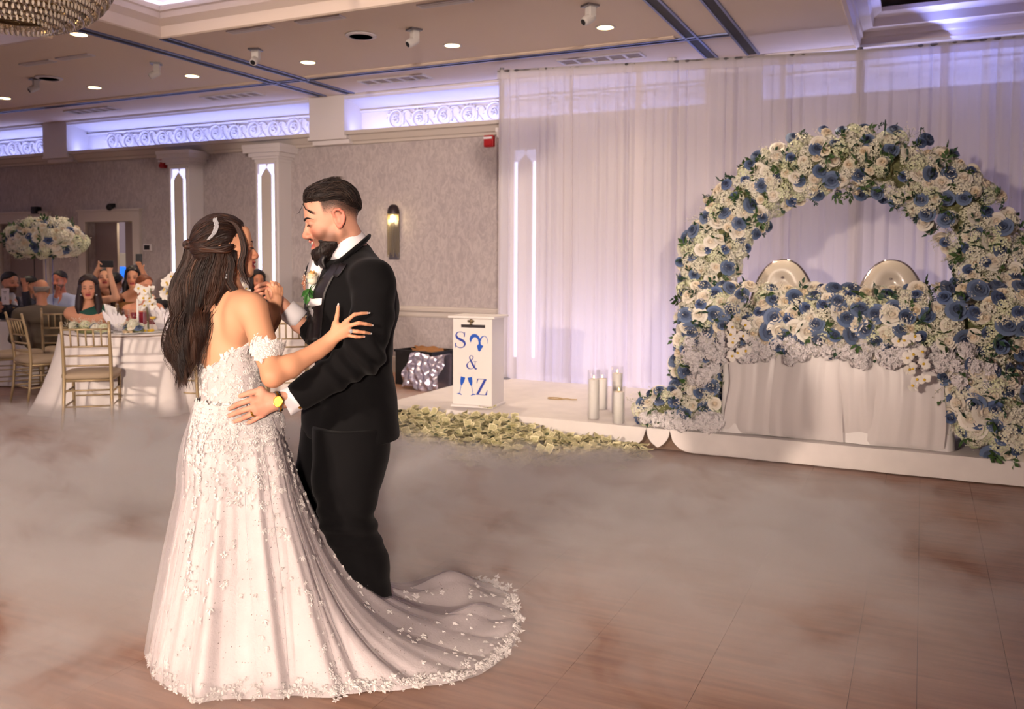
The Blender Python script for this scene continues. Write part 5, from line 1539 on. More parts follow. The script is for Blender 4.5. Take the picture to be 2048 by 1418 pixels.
# near lapel with peak, upper collar
lap_out = [(682, 526), (677, 540), (663, 566), (652, 592), (647, 640), (644, 676)]
lap_in = [(664, 530), (655, 545), (640, 565), (628, 590), (618, 630), (612, 685)]
solid_strip('lapel', strip_on(JB, lap_out, lap_in, 6, 6, .006, 3.36), M_SATINB, groom, .002)
solid_strip('lapel_peak', strip_on(JB, [(684, 528), (690, 532), (697, 530)], [(668, 552), (676, 556), (684, 549)], 4, 5, .008, 3.36), M_SATINB, groom)
child(MB().tube([K(*p) for p in [(670, 527, 3.325), (688, 516, 3.318), (709, 499, 3.330), (727, 484, 3.375), (737, 474, 3.45), (732, 478, 3.52)]], [.012, .016, .017, .017, .015, .012], 8, flat=.6).build('jacket_collar', M_SUIT, None, True), groom); sub(bpy.data.objects['jacket_collar'], jacket)
# shirt collar: tilted band around the neck
cn = nz(UP * math.cos(math.radians(38)) + gF * math.sin(math.radians(38)))
cc_ = K(692, 492, 3.435)
ce1 = nz(np.cross(cn, gl_)); ce2 = np.cross(cn, ce1)
P = []
for a in np.linspace(0, 2 * PI, 40):
    d = ce1 * math.cos(a) * .084 + ce2 * math.sin(a) * .081
    P.append([cc_ + d * (1.06 - .05 * t) + cn * (.060 * t - .032) for t in (0, .35, .7, 1.0)] )
o = MB().grid(np.array(P)).build('shirt_collar', M_SHIRT, None, True, fix=False); md = o.modifiers.new('thick', 'SOLIDIFY'); md.thickness = .006; child(o, groom)
# shirt front between the lapels
child(link_mesh('shirt_front', raw_mesh('shirt_front', *(lambda vq: (smooth_verts(vq[0], vq[1], 2), vq[1]))(sdf([E(K(634, 575, 3.46), (.10, .045, .13), RT, .02), E(K(650, 535, 3.45), (.05, .04, .07), RT, .04)], .006)), M_SHIRT)), groom)
for t in range(3): child(MB().sphere(tuple(K(612 - 2 * t, 566 + 16 * t, 3.40)), .004, 8, 6).build('shirt_stud', M_BLACK, None, True), groom)
# bow tie
bt = Frame(K(645, 523, 3.385), gF, UP, 1.0)
for s in (-1, 1):
    P = []
    for u in np.linspace(0, 1, 8):
        w_ = .010 + .018 * math.sin(min(1, u * 1.25) * PI / 2)
        P.append([bt.w((s * .058 * u, .012 + .010 * math.sin(PI * t) - .018 * u * u, -w_ + 2 * w_ * t + .002 * math.sin(12 * u))) for t in np.linspace(0, 1, 6)])
    o = MB().grid(np.array(P)).build('bow_tie_wing', M_SATINB, None, True, fix=False); md = o.modifiers.new('thick', 'SOLIDIFY'); md.thickness = .012; child(o, groom)
child(MB().sphere(tuple(bt.w((0, .018, 0))), (.012, .012, .014), 10, 8).build('bow_tie_knot', M_SATINB, None, True), groom)
# pocket square
solid_strip('pocket_square', strip_on(JB, [(617, 597), (634, 597), (651, 597)], [(617, 611), (634, 611), (650, 608)], 5, 4, .018, 3.35), M_SHIRT, groom, .005)
# boutonniere: a cream rose with leaf and filler
p0 = hit(JB, 638, 560, .028); p0 = p0 if p0 is not None else K(638, 560, 3.30)
bd_ = Frame(p0, nz(-FW * .8 - RX * .45 + UP * .1), UP, 1.0)
bou = MB()
rb_ = MB(); c1, c2, c3 = lin((226, 168, 96)), lin((246, 222, 182)), lin((250, 238, 214))
petal_layer(rb_, 3, .003, .010, .046, 0, 1.3, .0, .2, c1); petal_layer(rb_, 4, .009, .017, .043, -.002, 1.05, .006, .9, c2); petal_layer(rb_, 5, .012, .023, .036, -.005, .95, .010, .3, c3)
rb_.sphere((0, 0, .012), (.020, .020, .022), 12, 8, c3)
rm = rb_.mesh('bout_rose', M_PETAL, True)
o = link_mesh('boutonniere_rose', rm); o.matrix_world = Matrix.Translation(Vector(p0) - Vector(UP) * .02) @ facing(nz(bd_.f * .25 + UP * .95 + RX * .12), .4, 1.0); local(groom, o)
lf = leaf_sprig('bout_leaf', 2, .05, .026, (54, 104, 44), 4)
for k, (dx_, dz_, sp_) in enumerate([(.0, -.026, 2.9), (.008, -.034, 3.6), (-.012, -.03, 2.2)]):
    o = link_mesh('boutonniere_leaf', lf); o.matrix_world = Matrix.Translation(Vector(bd_.w((dx_, -.004, dz_)))) @ facing(nz(-UP + bd_.f * .3 + bd_.x * .3 * (k - 1)), sp_, .9); local(groom, o)
o = link_mesh('boutonniere_filler', BREATH[0]); o.matrix_world = Matrix.Translation(Vector(bd_.w((.01, -.01, -.01)))) @ facing(nz(bd_.f * .4 - RX * .9), .4, .45); local(groom, o)
# cuffs, watch, ring, cufflink
def ring_band(name, c, ax, r_, w, th, m, root, n=28, sq=1.0, e=None):
    ax = nz(ax); e1 = nz(np.cross(ax, UP if abs(ax[2]) < .9 else RX)); e2 = np.cross(ax, e1); P = []
    for a in np.linspace(0, 2 * PI, n):
        d = e1 * math.cos(a) * r_ + e2 * math.sin(a) * r_ * sq
        P.append([c + d + ax * w * t for t in (-.5, -.17, .17, .5)])
    o = MB().grid(np.array(P)).build(name, m, None, True, fix=False); md = o.modifiers.new('thick', 'SOLIDIFY'); md.thickness = th; md.offset = 1
    return child(o, root)
fa = nz(K(560, 806, 3.07) - K(660, 752, 3.13))
ring_band('shirt_cuff', K(584, 799, 3.108), fa, .046, .060, .004, M_SHIRT, groom, sq=1.0)
child(MB().sphere(tuple(K(600, 815, 3.055)), (.007, .005, .005), 8, 6).build('cufflink', M_GOLD, None, True), groom)
fb_ = nz(K(560, 604, 3.68) - K(612, 645, 3.71))
ring_band('shirt_cuff', K(586, 629, 3.695), fb_, .043, .075, .004, M_SHIRT, groom)
wc = K(557, 803, 3.035)
wn = nz(-FW * .9 + UP * .15 - RX * .25)
ring_band('watch_bracelet', K(556, 803, 3.072), nz(K(540, 806, 3.06) - K(600, 792, 3.11)), .0335, .017, .003, M_STEEL, groom)
ring_band('bracelet_centre_links', K(556, 803, 3.072), nz(K(540, 806, 3.06) - K(600, 792, 3.11)), .0350, .008, .003, M_GOLD, groom)
Mw = np.array(Vector(wn).to_track_quat('Z', 'Y').to_matrix())
wcase = child(MB().lathe([(.0001, -.004), (.020, -.004), (.0205, .003), (.018, .0055), (.0165, .004), (.0165, .003)], tuple(wc), 28, Matrix(Mw), closed=True).build('watch_case', M_GOLD, None, True), groom)
child(MB().lathe([(.0001, .0035), (.0166, .0035)], tuple(wc), 24, Matrix(Mw)).build('watch_dial', mat('dial', (214, 160, 60), .3, .6), None), groom); sub(bpy.data.objects['watch_dial'], wcase)
for a in range(12):
    q_ = wc + Mw @ np.array([.013 * math.cos(a * PI / 6), .013 * math.sin(a * PI / 6), .0042]); sub(MB().sphere(tuple(q_), .0010, 5, 4).build('hour_mark', M_DIAM, None), wcase)
rg = gl['ring'][0] * .62 + gl['ring'][1] * .38
ring_band('wedding_ring', rg, gl['ring'][1] - gl['ring'][0], .0102, .007, .0016, M_GOLD, groom)
for f in ('thumb', 'index', 'middle', 'ring', 'pinky'):
    a, b_ = gl[f][-2], gl[f][-1]; d = nz(b_ - a); c = b_ - d * .001 - FW * .0062
    child(MB().sphere(tuple(c), (.0062, .0022, .0048), 8, 6, M=Matrix(np.stack([d, nz(np.cross(d, np.cross(d, FW))), nz(np.cross(d, FW))], 1))).build('fingernail', M_NAIL, None, True), groom)

# trousers and shoes
tr = chain([K(702, 850, 3.40), K(694, 960, 3.36), K(692, 1040, 3.34), K(722, 1130, 3.38), K(744, 1232, 3.42)], [.150, .130, .102, .104, .090], .03)
tr += chain([K(672, 850, 3.54), K(650, 960, 3.56), K(642, 1040, 3.54), K(668, 1130, 3.56), K(690, 1215, 3.58)], [.140, .118, .100, .090, .080], .03)
tr += [E(K(728, 900, 3.46), (.16, .10, .14), RT, .04)]
def tfield(D, X, Y, Z): return np.maximum(np.maximum(D, .035 - Z), Z - K(700, 850, 3.4)[2])
tv, tq = sdf(tr, .0065, field=tfield); tv = smooth_verts(tv, tq, 2); tn = normals(tv, tq)
kn = np.exp(-((tv[:, 2] - K(0, 1035, 3.35)[2]) / .10) ** 2)
tv = tv + tn * (.006 * kn * np.sin(tv[:, 2] * 85 + 3 * vnoise(tv, 8, 3)) + .0035 * vnoise(tv, 16, 4) + .004 * np.exp(-(tv[:, 2] / .12) ** 2) * np.sin(tv[:, 2] * 110 + 2 * vnoise(tv, 9, 2)))[:, None]
child(link_mesh('tuxedo_trousers', raw_mesh('tuxedo_trousers', tv, tq, M_SUIT)), groom)
for px, d in ((742, 3.42), (690, 3.58)):
    g = UZ(px, 608 + 1, 0) * 0 + K(px, 1200, d); g[2] = 0
    S = Frame(g, gF, UP)
    child(link_mesh('dress_shoe', raw_mesh('dress_shoe', *sdf([S.E((0, -.02, .05), (.045, .07, .05)), S.E((0, .10, .035), (.046, .10, .032), .03), S.C((0, -.03, .05), (0, -.03, .11), .045, .05, .02)], .006, field=lambda D, X, Y, Z: np.maximum(D, .002 - Z)), mat('patent_black', (14, 13, 15), .12, spec=.8))), groom)
# ------------------------------------------------------------------ bride
bride = thing('person', 'long-haired bride in a lace gown seen from behind with her arm around the groom', 'person', tuple(UZ(480, 1318)))
bS = nz(K(505, 612, 3.10) - K(392, 600, 3.36)); bS = nz(bS * np.array([1, 1, 0]))     # towards her right (camera side)
bF = nz(np.cross(UP, bS)); bF = bF if bF @ RX > 0 else -bF
BT = np.stack([bS, bF, UP], 1)
hfw = nz(RX * math.cos(math.radians(20)) + FW * math.sin(math.radians(20)))
hf2, hu2 = tilt(hfw, math.radians(4))
BH = Frame(K(455, 500, 3.24), hf2, hu2, .925)
BP = head_prims(BH, True, .9, True, 1.0)
BP += [C(BH.w((0, -.02, -.06)), K(456, 592, 3.25), .046, .050, .03)]
# trunk
BP += [E(K(452, 650, 3.245), (.150, .088, .115), BT, .05), E(K(456, 712, 3.235), (.132, .092, .11), BT, .05), E(K(462, 775, 3.225), (.122, .092, .10), BT, .05), E(K(478, 850, 3.22), (.165, .130, .12), BT, .05)]
BP += [C(K(458, 592, 3.25), K(500, 612, 3.115), .044, .050, .04), C(K(452, 592, 3.25), K(396, 606, 3.36), .044, .050, .04)]
BP += [E(K(478, 640, 3.13), (.045, .050, .075), BT, .05), E(K(420, 650, 3.20), (.06, .045, .09), BT, .05)]     # shoulder blades
# near arm
sh_, el_, wr_ = K(508, 622, 3.105), K(546, 752, 2.985), K(655, 690, 3.115)
BP += [C(sh_, sh_ * .45 + el_ * .55, .053, .045, .03), C(sh_ * .45 + el_ * .55, el_, .045, .037, .02), C(el_, el_ * .7 + wr_ * .3, .037, .039, .02), C(el_ * .7 + wr_ * .3, wr_, .039, .0255, .02)]
br = dict(wrist=K(660, 680, 3.113), arm=el_ * .2 + wr_ * .8, arm_r=.029, wrist_r=.0245,
          thumb=[K(671, 648, 3.100), K(674.5, 631, 3.102), K(676.5, 613, 3.112)],
          index=[K(693, 642, 3.088), K(709, 629, 3.076), K(722, 627, 3.086), K(735, 626, 3.104)],
          middle=[K(695.5, 652, 3.084), K(718, 646, 3.070), K(731.5, 648, 3.082), K(742, 650, 3.102)],
          ring=[K(695, 661.5, 3.086), K(715, 663, 3.072), K(728.5, 665, 3.084), K(739, 666.5, 3.104)],
          pinky=[K(693, 670, 3.092), K(711, 673.5, 3.082), K(720, 674, 3.090), K(729, 673, 3.106)])
HB = hand_mesh(br, .0074)
# far arm and hand
BP += [C(K(396, 606, 3.36), K(498, 704, 3.54), .046, .038, .03), C(K(498, 704, 3.54), K(548, 640, 3.60), .037, .026, .02)]
bl = dict(wrist=K(548, 636, 3.60), arm=K(538, 655, 3.585), arm_r=.029, wrist_r=.026,
          thumb=[K(541, 606, 3.59), K(535, 592, 3.58), K(533, 581, 3.585)],
          index=[K(549, 592, 3.60), K(546, 577, 3.61), K(540, 571, 3.63), K(534, 569, 3.65)],
          middle=[K(553, 593, 3.605), K(553, 574, 3.615), K(549, 566, 3.64), K(542, 563, 3.66)],
          ring=[K(557, 596, 3.61), K(559, 578, 3.62), K(557, 569, 3.64), K(552, 565, 3.66)],
          pinky=[K(560, 601, 3.615), K(564, 586, 3.625), K(564, 577, 3.64), K(561, 572, 3.66)])
def bfield(D, X, Y, Z): return np.maximum(D, K(0, 850, 3.2)[2] - Z)
BP += HB + hand_mesh(bl, .0074)
V, Q = sdf(BP, .0030, field=bfield); V = smooth_verts(V, Q, 2)
bc = np.tile(np.array(lin((226, 166, 130))), (len(V), 1))
BL = BH.loc(V); headm = (np.linalg.norm(BL, axis=1) < .17).astype(float)
bc = np.where(headm[:, None] > 0, face_paint(bc, BL, (170, 60, 74), (214, 118, 100), True), bc)
for f in ('index', 'middle', 'ring', 'pinky'):
    for j in (0, 1): bc = mixc(bc, (222, 138, 112), .4 * np.exp(-((V - br[f][j]) ** 2).sum(1) / .00014))
bc = mixc(bc, (222, 130, 100), .45 * np.exp(-((V - el_) ** 2).sum(1) / .0016))
child(link_mesh('body', raw_mesh('bride_body', V, Q, M_SKIN, bc)), bride)
for f in ('thumb', 'index', 'middle', 'ring', 'pinky'):
    a, b_ = br[f][-2], br[f][-1]; d = nz(b_ - a); Mx = Matrix(np.stack([d, nz(np.cross(d, np.cross(d, FW))), nz(np.cross(d, FW))], 1))
    n = child(MB().sphere(tuple(b_ + d * .001 - FW * .0046), (.0070, .0020, .0042), 8, 6, M=Mx).build('fingernail', M_NAIL, None, True), bride)
    child(MB().sphere(tuple(b_ + d * .0085 - FW * .0036), (.0050, .0016, .0034), 8, 6, M=Mx).build('nail_tip', M_NAILT, None, True), bride)
rg = br['ring'][0] * .60 + br['ring'][1] * .40
ring_band('engagement_ring', rg, br['ring'][1] - br['ring'][0], .0080, .0025, .0012, M_STEEL, bride)
b = MB()
for (u, w_, s) in ((0, 0, .0045), (.005, .002, .003), (-.005, -.002, .003), (.001, .006, .003), (-.001, -.006, .003), (.004, -.004, .0028), (-.004, .004, .0028)):
    b.sphere(tuple(rg - FW * .0088 + RX * u * .7 + UP * w_), s, 6, 4)
child(b.build('ring_stones', M_DIAM, None), bride)

# bodice: shell over the trunk with a dipping back line
M_GOWN = mat('gown_lace_white', (216, 206, 206), .55, sheen=.2, bump=(140, .45))
trunk = [p for p in BP[len(head_prims(BH, True)):] if p[0] == 'e' and p[-1] == '+'] 
trunk = [E(K(452, 650, 3.245), (.150, .088, .115), BT, .05), E(K(456, 712, 3.235), (.132, .092, .11), BT, .05), E(K(462, 775, 3.225), (.122, .092, .10), BT, .05), E(K(482, 850, 3.22), (.175, .135, .13), BT, .05),
         E(K(497, 705, 3.29), (.125, .075, .06), BT, .05)]
vz = K(411, 742, 3.15)
zc = lambda py, d=3.2: K(450, py, d)[2]
def gfield(D, X, Y, Z):
    s = (X - K(411, 742, 3.15)[0]) * RX[0] + (Y - K(411, 742, 3.15)[1]) * RX[1]     # metres to the right of the V point
    top = np.where(s > 0, zc(738) + np.minimum(s * .66, .115), zc(738) + np.minimum(-s * .55, .06))
    return np.maximum(np.maximum(D, Z - top), zc(862) - Z)
dv, dq = sdf(trunk, .0055, grow=.009, field=gfield); dv = smooth_verts(dv, dq, 2)
child(link_mesh('gown_bodice', raw_mesh('gown_bodice', dv, dq, M_GOWN)), bride)
dn = normals(dv, dq)
child(MB().tube([hit(BVHTree.FromPolygons([tuple(p) for p in dv], [tuple(int(i) for i in f) for f in dq]), 411 + .12 * t, 744 + t, .001) if hit(BVHTree.FromPolygons([tuple(p) for p in dv], [tuple(int(i) for i in f) for f in dq]), 411 + .12 * t, 744 + t, .001) is not None else K(411, 744 + t, 3.1) for t in (0, 12, 24, 40)], .0016, 5).build('zip_seam', mat('seam', (206, 196, 198), .6), None), bride)

# skirt and train ------------------------------------------------
wc_ = K(472, 800, 3.215); zw = wc_[2]
hem_px = [(556, 1399), (650, 1394), (740, 1388), (830, 1378), (905, 1366), (965, 1348), (1010, 1318), (1036, 1268), (1036, 1222), (1010, 1186), (950, 1166), (880, 1172), (810, 1206), (740, 1215), (660, 1205), (560, 1200), (450, 1215), (370, 1245), (322, 1285), (307, 1318), (318, 1358), (356, 1392), (440, 1402)]
H = catmull(np.array([UZ(*p)[:2] for p in hem_px + hem_px[:1]]), 14)[:-1]
seg = np.linalg.norm(np.diff(np.vstack([H, H[:1]]), axis=0), axis=1); cum = np.concatenate([[0], np.cumsum(seg)])
NT, NR = 420, 60
ss = np.linspace(0, cum[-1], NT, endpoint=False); Hx = np.stack([np.interp(ss, cum, np.append(H[:, i], H[0, i])) for i in range(2)], 1)
# waist ring, ordered by bearing so that folds do not cross
ang_h = np.unwrap(np.arctan2(Hx[:, 1] - wc_[1], Hx[:, 0] - wc_[0]))
u_ = np.linspace(0, 2 * PI, NT, endpoint=False) * (1 if ang_h[-1] > ang_h[0] else -1)
ang_w = .45 * (u_ + ang_h[0]) + .55 * ang_h
wr_s, wr_f = .158, .128
P = np.zeros((NT, NR, 3)); tt = np.linspace(0, 1, NR)
rr = np.random.default_rng(12); ph = rr.uniform(0, 6.28, 8)
for i in range(NT):
    d = np.array([math.cos(ang_w[i]), math.sin(ang_w[i])]); ds, df = d @ bS[:2], d @ bF[:2]
    k = 1 / math.sqrt((ds / wr_s) ** 2 + (df / wr_f) ** 2)
    w2 = wc_[:2] + d * k; hv2 = Hx[i]; vec = hv2 - w2; R_ = np.linalg.norm(vec); e = vec / R_
    th = u_[i]
    for j, t in enumerate(tt):
        if R_ < .62:
            rr_ = R_ * (t ** (1.0) * .75 + .25 * t ** 2.2) + .020 * math.sin(PI * min(1, t * 3.0)) * (t < .34)
            z = zw * (1 - t) ** 1.0
        a = R_ * t
        if R_ >= .40:
            # falls steeply, then trails along the floor
            lam = .20 + .05 * min(1, (R_ - .40)); tl = t ** 1.55; a2 = R_ * tl
            z2 = (zw * math.exp(-a2 / lam) - zw * math.exp(-R_ / lam) * tl)
            wgt = float(sst(.40, .62, np.array(R_)))
            if R_ < .62: rr_ = rr_ * (1 - wgt) + a2 * wgt; z = z * (1 - wgt) + z2 * wgt
            else: rr_, z = a2, z2
        nrm = np.array([-e[1], e[0]])
        amp = (.030 * t ** .8) * (1 - .35 * (t > .98))
        f = math.sin(19 * th + ph[0] + 1.2 * t) + .7 * math.sin(11 * th + ph[1] - .6 * t) + .5 * math.sin(31 * th + ph[2]) + .3 * math.sin(47 * th + ph[3])
        if R_ > .5:
            kf = min(1, (R_ - .5) / .4); f = f * (1 - kf) + kf * (.9 * math.sin(9 * th + ph[1] - .5 * t) + .45 * math.sin(17 * th + ph[5] + .8 * t) + .2 * math.sin(29 * th + ph[2]))
        lift = .012 * (f * .5 + 1.0) * min(1, t * 2) if R_ >= .5 else 0
        p2 = w2 + e * (rr_ + amp * f * .55 * math.exp(-max(0, R_ - .5)))
        P[i, j] = (p2[0], p2[1], max(.006, z + (lift * (1 - t ** 8)) + (.018 * abs(math.sin(13 * th + ph[4])) * t ** 6 if R_ > .55 else 0)))
# puff at the far turn of the train
pf = UZ(905, 1200)[:2]
dd = np.linalg.norm(P[:, :, :2] - pf, axis=2); P[:, :, 2] += .085 * np.exp(-(dd / .13) ** 2)
pf2 = UZ(985, 1250)[:2]
dd = np.linalg.norm(P[:, :, :2] - pf2, axis=2); P[:, :, 2] += .05 * np.exp(-(dd / .14) ** 2) * (.6 + .4 * np.sin(P[:, :, 0] * 30))
P[:, -1, 2] = np.maximum(.004, P[:, -1, 2] * .3)
M_SKIRT = mat('gown_tulle', (216, 205, 206), .5, sheen=.2, bump=(110, .25), noise=(9, .10))
sk = MB().grid(P, True); child(sk.build('gown_skirt', M_SKIRT, None, True), bride)
vi = np.arange(NT * NR).reshape(NT, NR)
SQ = np.stack([vi[:, :-1], np.roll(vi, -1, 0)[:, :-1], np.roll(vi, -1, 0)[:, 1:], vi[:, 1:]], -1).reshape(-1, 4)
SV = P.reshape(-1, 3); SN = normals(SV, SQ)
cen = np.array([wc_[0], wc_[1], 0]); flip = np.sign(np.sum(SN * (SV - cen - np.array([0, 0, -.2])), 1)); SN = SN * np.where(flip < 0, -1, 1)[:, None]
# sheer overlay of tulle floating just off the skirt
def tulle_material():
    m = bpy.data.materials.new('tulle_overlay'); m.use_nodes = True
    N, L = m.node_tree.nodes, m.node_tree.links; bs = N['Principled BSDF']; bs.inputs['Base Color'].default_value = lin((238, 228, 232)) + (1,); bs.inputs['Roughness'].default_value = .6
    lw = N.new('ShaderNodeLayerWeight'); lw.inputs['Blend'].default_value = .35
    mr = N.new('ShaderNodeMapRange'); mr.inputs['To Min'].default_value = .07; mr.inputs['To Max'].default_value = .5
    L.new(lw.outputs['Facing'], mr.inputs['Value']); L.new(mr.outputs['Result'], bs.inputs['Alpha'])
    return m
PO = P.copy(); NN = SN.reshape(NT, NR, 3)
Rr = np.linalg.norm(Hx - wc_[:2], axis=1); damp = 1 - .85 * np.clip((Rr - .5) / .35, 0, 1)
PO = PO + NN * damp[:, None, None] * (.012 + .022 * np.sin(np.linspace(0, PI, NR)) ** .7 * (1 + .6 * np.sin(7 * u_ + 1))[:, None])[:, :, None]; PO[:, :, 2] = np.maximum(PO[:, :, 2], .008)
sub(MB().grid(PO, True).build('tulle_overlay', tulle_material(), None, True, fix=False), bpy.data.objects['gown_skirt'])

# lace appliques: leafy sprigs and blossoms raised from the cloth
def motif(b, c, n, d, s, r_, kind):
    n = nz(n); d = nz(d - n * (d @ n)); t = np.cross(n, d)
    petals = [(a, 1.0) for a in np.linspace(0, 2 * PI, 6)[:-1]] if kind == 0 else [(x, l) for x, l in ((0, 1.2), (.7, .9), (-.7, .9), (1.3, .7), (-1.3, .7))]
    for a, l in petals:
        a = a + r_.normal() * .15; e = d * math.cos(a) + t * math.sin(a); sd = np.cross(n, e); L_ = s * l * r_.uniform(.8, 1.2); w_ = L_ * (.30 if kind == 0 else .19)
        lift = r_.uniform(.02, .10) * L_
        vs = [c + n * .002, c + e * L_ * .5 + sd * w_ + n * (lift * .3 + .002), c + e * L_ * .55 + n * (lift * .75 + .004), c + e * L_ * .5 - sd * w_ + n * (lift * .3 + .002), c + e * L_ + n * lift]
        b.add(vs, [(0, 1, 2), (0, 2, 3), (1, 4, 2), (2, 4, 3)])
r_ = np.random.default_rng(31); b = MB()
down = np.array([0, 0, -1.0])
vis = dn @ -FW > -.35
idx = r_.choice(np.where(vis)[0], 900)
for i in idx: motif(b, dv[i], dn[i], r_.normal(size=3) + down * .4, r_.uniform(.008, .017), r_, r_.integers(2))
# standing petals along the top edge
edge = np.where((np.abs(dn[:, 2]) > .5) & (dv[:, 2] > zc(760)) & vis)[0]
for i in r_.choice(edge, 170): motif(b, dv[i], dn[i] * .4 - FW * .7, UP + r_.normal(size=3) * .5, r_.uniform(.012, .024), r_, r_.integers(2))
M_LACE = mat('lace_applique', (242, 236, 234), .42, sheen=.2, spec=.6)
o = b.build('bodice_lace', M_LACE, None, False, fix=False); o['kind'] = 'stuff'; sub(o, bpy.data.objects['gown_bodice'])
b = MB(); frontm = (SN @ -FW > -.1)
tgrid = np.tile(tt, NT); thg = np.repeat(u_, NR)
dens = np.exp(-tgrid / .13) * .8 + .10 * (tgrid > .93) + .09 * (np.sin(7 * thg + .8 * np.sin(6 * tgrid)) > .82) + .012
dens = dens * frontm; dens = dens / dens.sum()
for i in r_.choice(len(SV), 1500, p=dens):
    a, j = divmod(i, NR); dirn = SV[a * NR + min(j + 1, NR - 1)] - SV[i] + r_.normal(size=3) * .006
    motif(b, SV[i] + SN[i] * .003, SN[i], dirn, r_.uniform(.009, .020), r_, int(r_.uniform() > .3))
o = b.build('skirt_lace', M_LACE, None, False, fix=False); o['kind'] = 'stuff'; sub(o, bpy.data.objects['gown_skirt'])
# ruffled hem lace
b = MB()
for i in range(0, NT, 2):
    c = P[i, -1] + np.array([0, 0, .012]); e = nz(np.append(P[i, -1, :2] - P[i, -4, :2], 0))
    if (c - CAM) @ FW > 3.45 and c[0] < K(800, 1200, 3.4)[0]: continue
    for k in range(3):
        cc = c + e * r_.uniform(-.030, .006) + np.array([0, 0, r_.uniform(0, .016)]) + r_.normal(size=3) * .008; cc[2] = max(.008, cc[2])
        motif(b, cc, nz(UP * .8 - FW * .4 + r_.normal(size=3) * .35), e + r_.normal(size=3) * .8, r_.uniform(.010, .022), r_, r_.integers(2))
o = b.build('hem_lace', M_LACE, None, False, fix=False); o['kind'] = 'stuff'; sub(o, bpy.data.objects['gown_skirt'])
# sequins
b = MB(); w_ = frontm / frontm.sum()
for i in r_.choice(len(SV), 1500, p=w_):
    n = nz(SN[i] + r_.normal(size=3) * .35); e = nz(np.cross(n, r_.normal(size=3))); f = np.cross(n, e); c = SV[i] + SN[i] * .016; s = r_.uniform(.0012, .0022)
    b.add([c + e * s, c + f * s, c - e * s, c - f * s], [(0, 1, 2, 3)])
for i in r_.choice(np.where(vis)[0], 260):
    n = nz(dn[i] + r_.normal(size=3) * .35); e = nz(np.cross(n, r_.normal(size=3))); f = np.cross(n, e); c = dv[i] + dn[i] * .012; s = r_.uniform(.0012, .002)
    b.add([c + e * s, c + f * s, c - e * s, c - f * s], [(0, 1, 2, 3)])
o = b.build('sequins', mat('sequin', (250, 248, 255), .12, 1.0), None, False, fix=False); o['kind'] = 'stuff'; child(o, bride)
# off-shoulder sleeve: lace band round the near upper arm
ua = nz(el_ - sh_); c0 = sh_ * .38 + el_ * .62
b = MB()
bx_ = nz(ua * .75 - RX * .45 + UP * -.1); e1 = nz(np.cross(bx_, UP)); e2 = np.cross(bx_, e1)
for k in range(240):
    a = r_.uniform(0, 2 * PI); h_ = r_.uniform(-.030, .034); d = e1 * math.cos(a) + e2 * math.sin(a)
    motif(b, c0 + d * (.0475 + r_.uniform(0, .008)) + bx_ * (h_ + .012 * math.sin(2 * a)), d, bx_ + r_.normal(size=3) * .6, r_.uniform(.012, .024), r_, r_.integers(2))
o = b.build('sleeve_lace', M_LACE, None, False, fix=False); o['kind'] = 'stuff'; child(o, bride)
P_ = []
for a in np.linspace(0, 2 * PI, 36):
    d = e1 * math.cos(a) + e2 * math.sin(a); P_.append([c0 + d * (.0465 + .004 * math.sin(7 * a + 3 * t)) + bx_ * (t * .066 - .030 + .012 * math.sin(2 * a)) for t in (0, .25, .5, .75, 1)])
child(MB().grid(np.array(P_)).build('sleeve_band', M_GOWN, None, True, fix=False), bride)

# hair -----------------------------------------------------------
BHP = head_prims(BH, True, .9, False, 1.0)
def bhair_zone(L):
    x, y, z = np.abs(L[:, 0]), L[:, 1], L[:, 2]
    hl = .072 + .9 * np.maximum(0, y - .045) - 1.25 * np.maximum(0, .045 - y)
    return np.maximum(hl - z, y - .088)
_, cv, cq = shell('hair_cap', BH, BHP + [BH.E((0, -.035, .048), (.078, .092, .084), .03), BH.E((0, -.075, .0), (.072, .055, .065), .03)], .006, .0036, bhair_zone, M_HAIR, (40, 25, 21), bride, .0010, 2, 8, .014)
r_ = np.random.default_rng(17); cur = []; colr = []
left = catmull(np.array([(378, 478), (366, 515), (352, 560), (340, 610), (332, 660), (330, 705), (342, 745), (352, 790)]), 8)
right = catmull(np.array([(470, 500), (468, 540), (452, 580), (432, 612), (416, 652), (404, 700), (396, 745), (386, 785)]), 8)
NS = len(left); browns = [lin(c) for c in ((36, 22, 19), (52, 32, 25), (44, 27, 22), (72, 44, 31), (58, 36, 27), (30, 19, 17), (90, 62, 46))]
def hair_pt(u, s, lay):
    j = s * (NS - 1); j0 = int(min(NS - 2, j)); f = j - j0
    l, rt = left[j0] * (1 - f) + left[j0 + 1] * f, right[j0] * (1 - f) + right[j0 + 1] * f
    u = .5 + (u - .5) * (1 - .50 * max(0, s - .55) ** 1.2 / .38); p = l * (1 - u) + rt * u
    thick = .060 * math.sin(PI * min(.97, max(.03, u))) ** .6 * (1 - .35 * s)
    d = 3.215 + .06 * (.5 - u) - thick * lay
    if s > .3: d -= .045 * float(sst(.3, .6, np.array(s))) * u
    return p, d
base_ = []
for u in (.22, .36, .5, .66, .82):
    pts = [K(*hair_pt(u, s, .12)[0], hair_pt(u, s, .12)[1]) for s in np.linspace(0, .82, 12)]
    base_ += chain(pts, [.019 * (1 - .45 * s) for s in np.linspace(0, 1, 12)], .015)
v_, q_ = sdf(base_, .006); v_ = smooth_verts(v_, q_, 2)
child(link_mesh('hair_mass', raw_mesh('hair_mass', v_, q_, M_HAIR, np.tile(np.array(lin((34, 21, 18))), (len(v_), 1)))), bride)
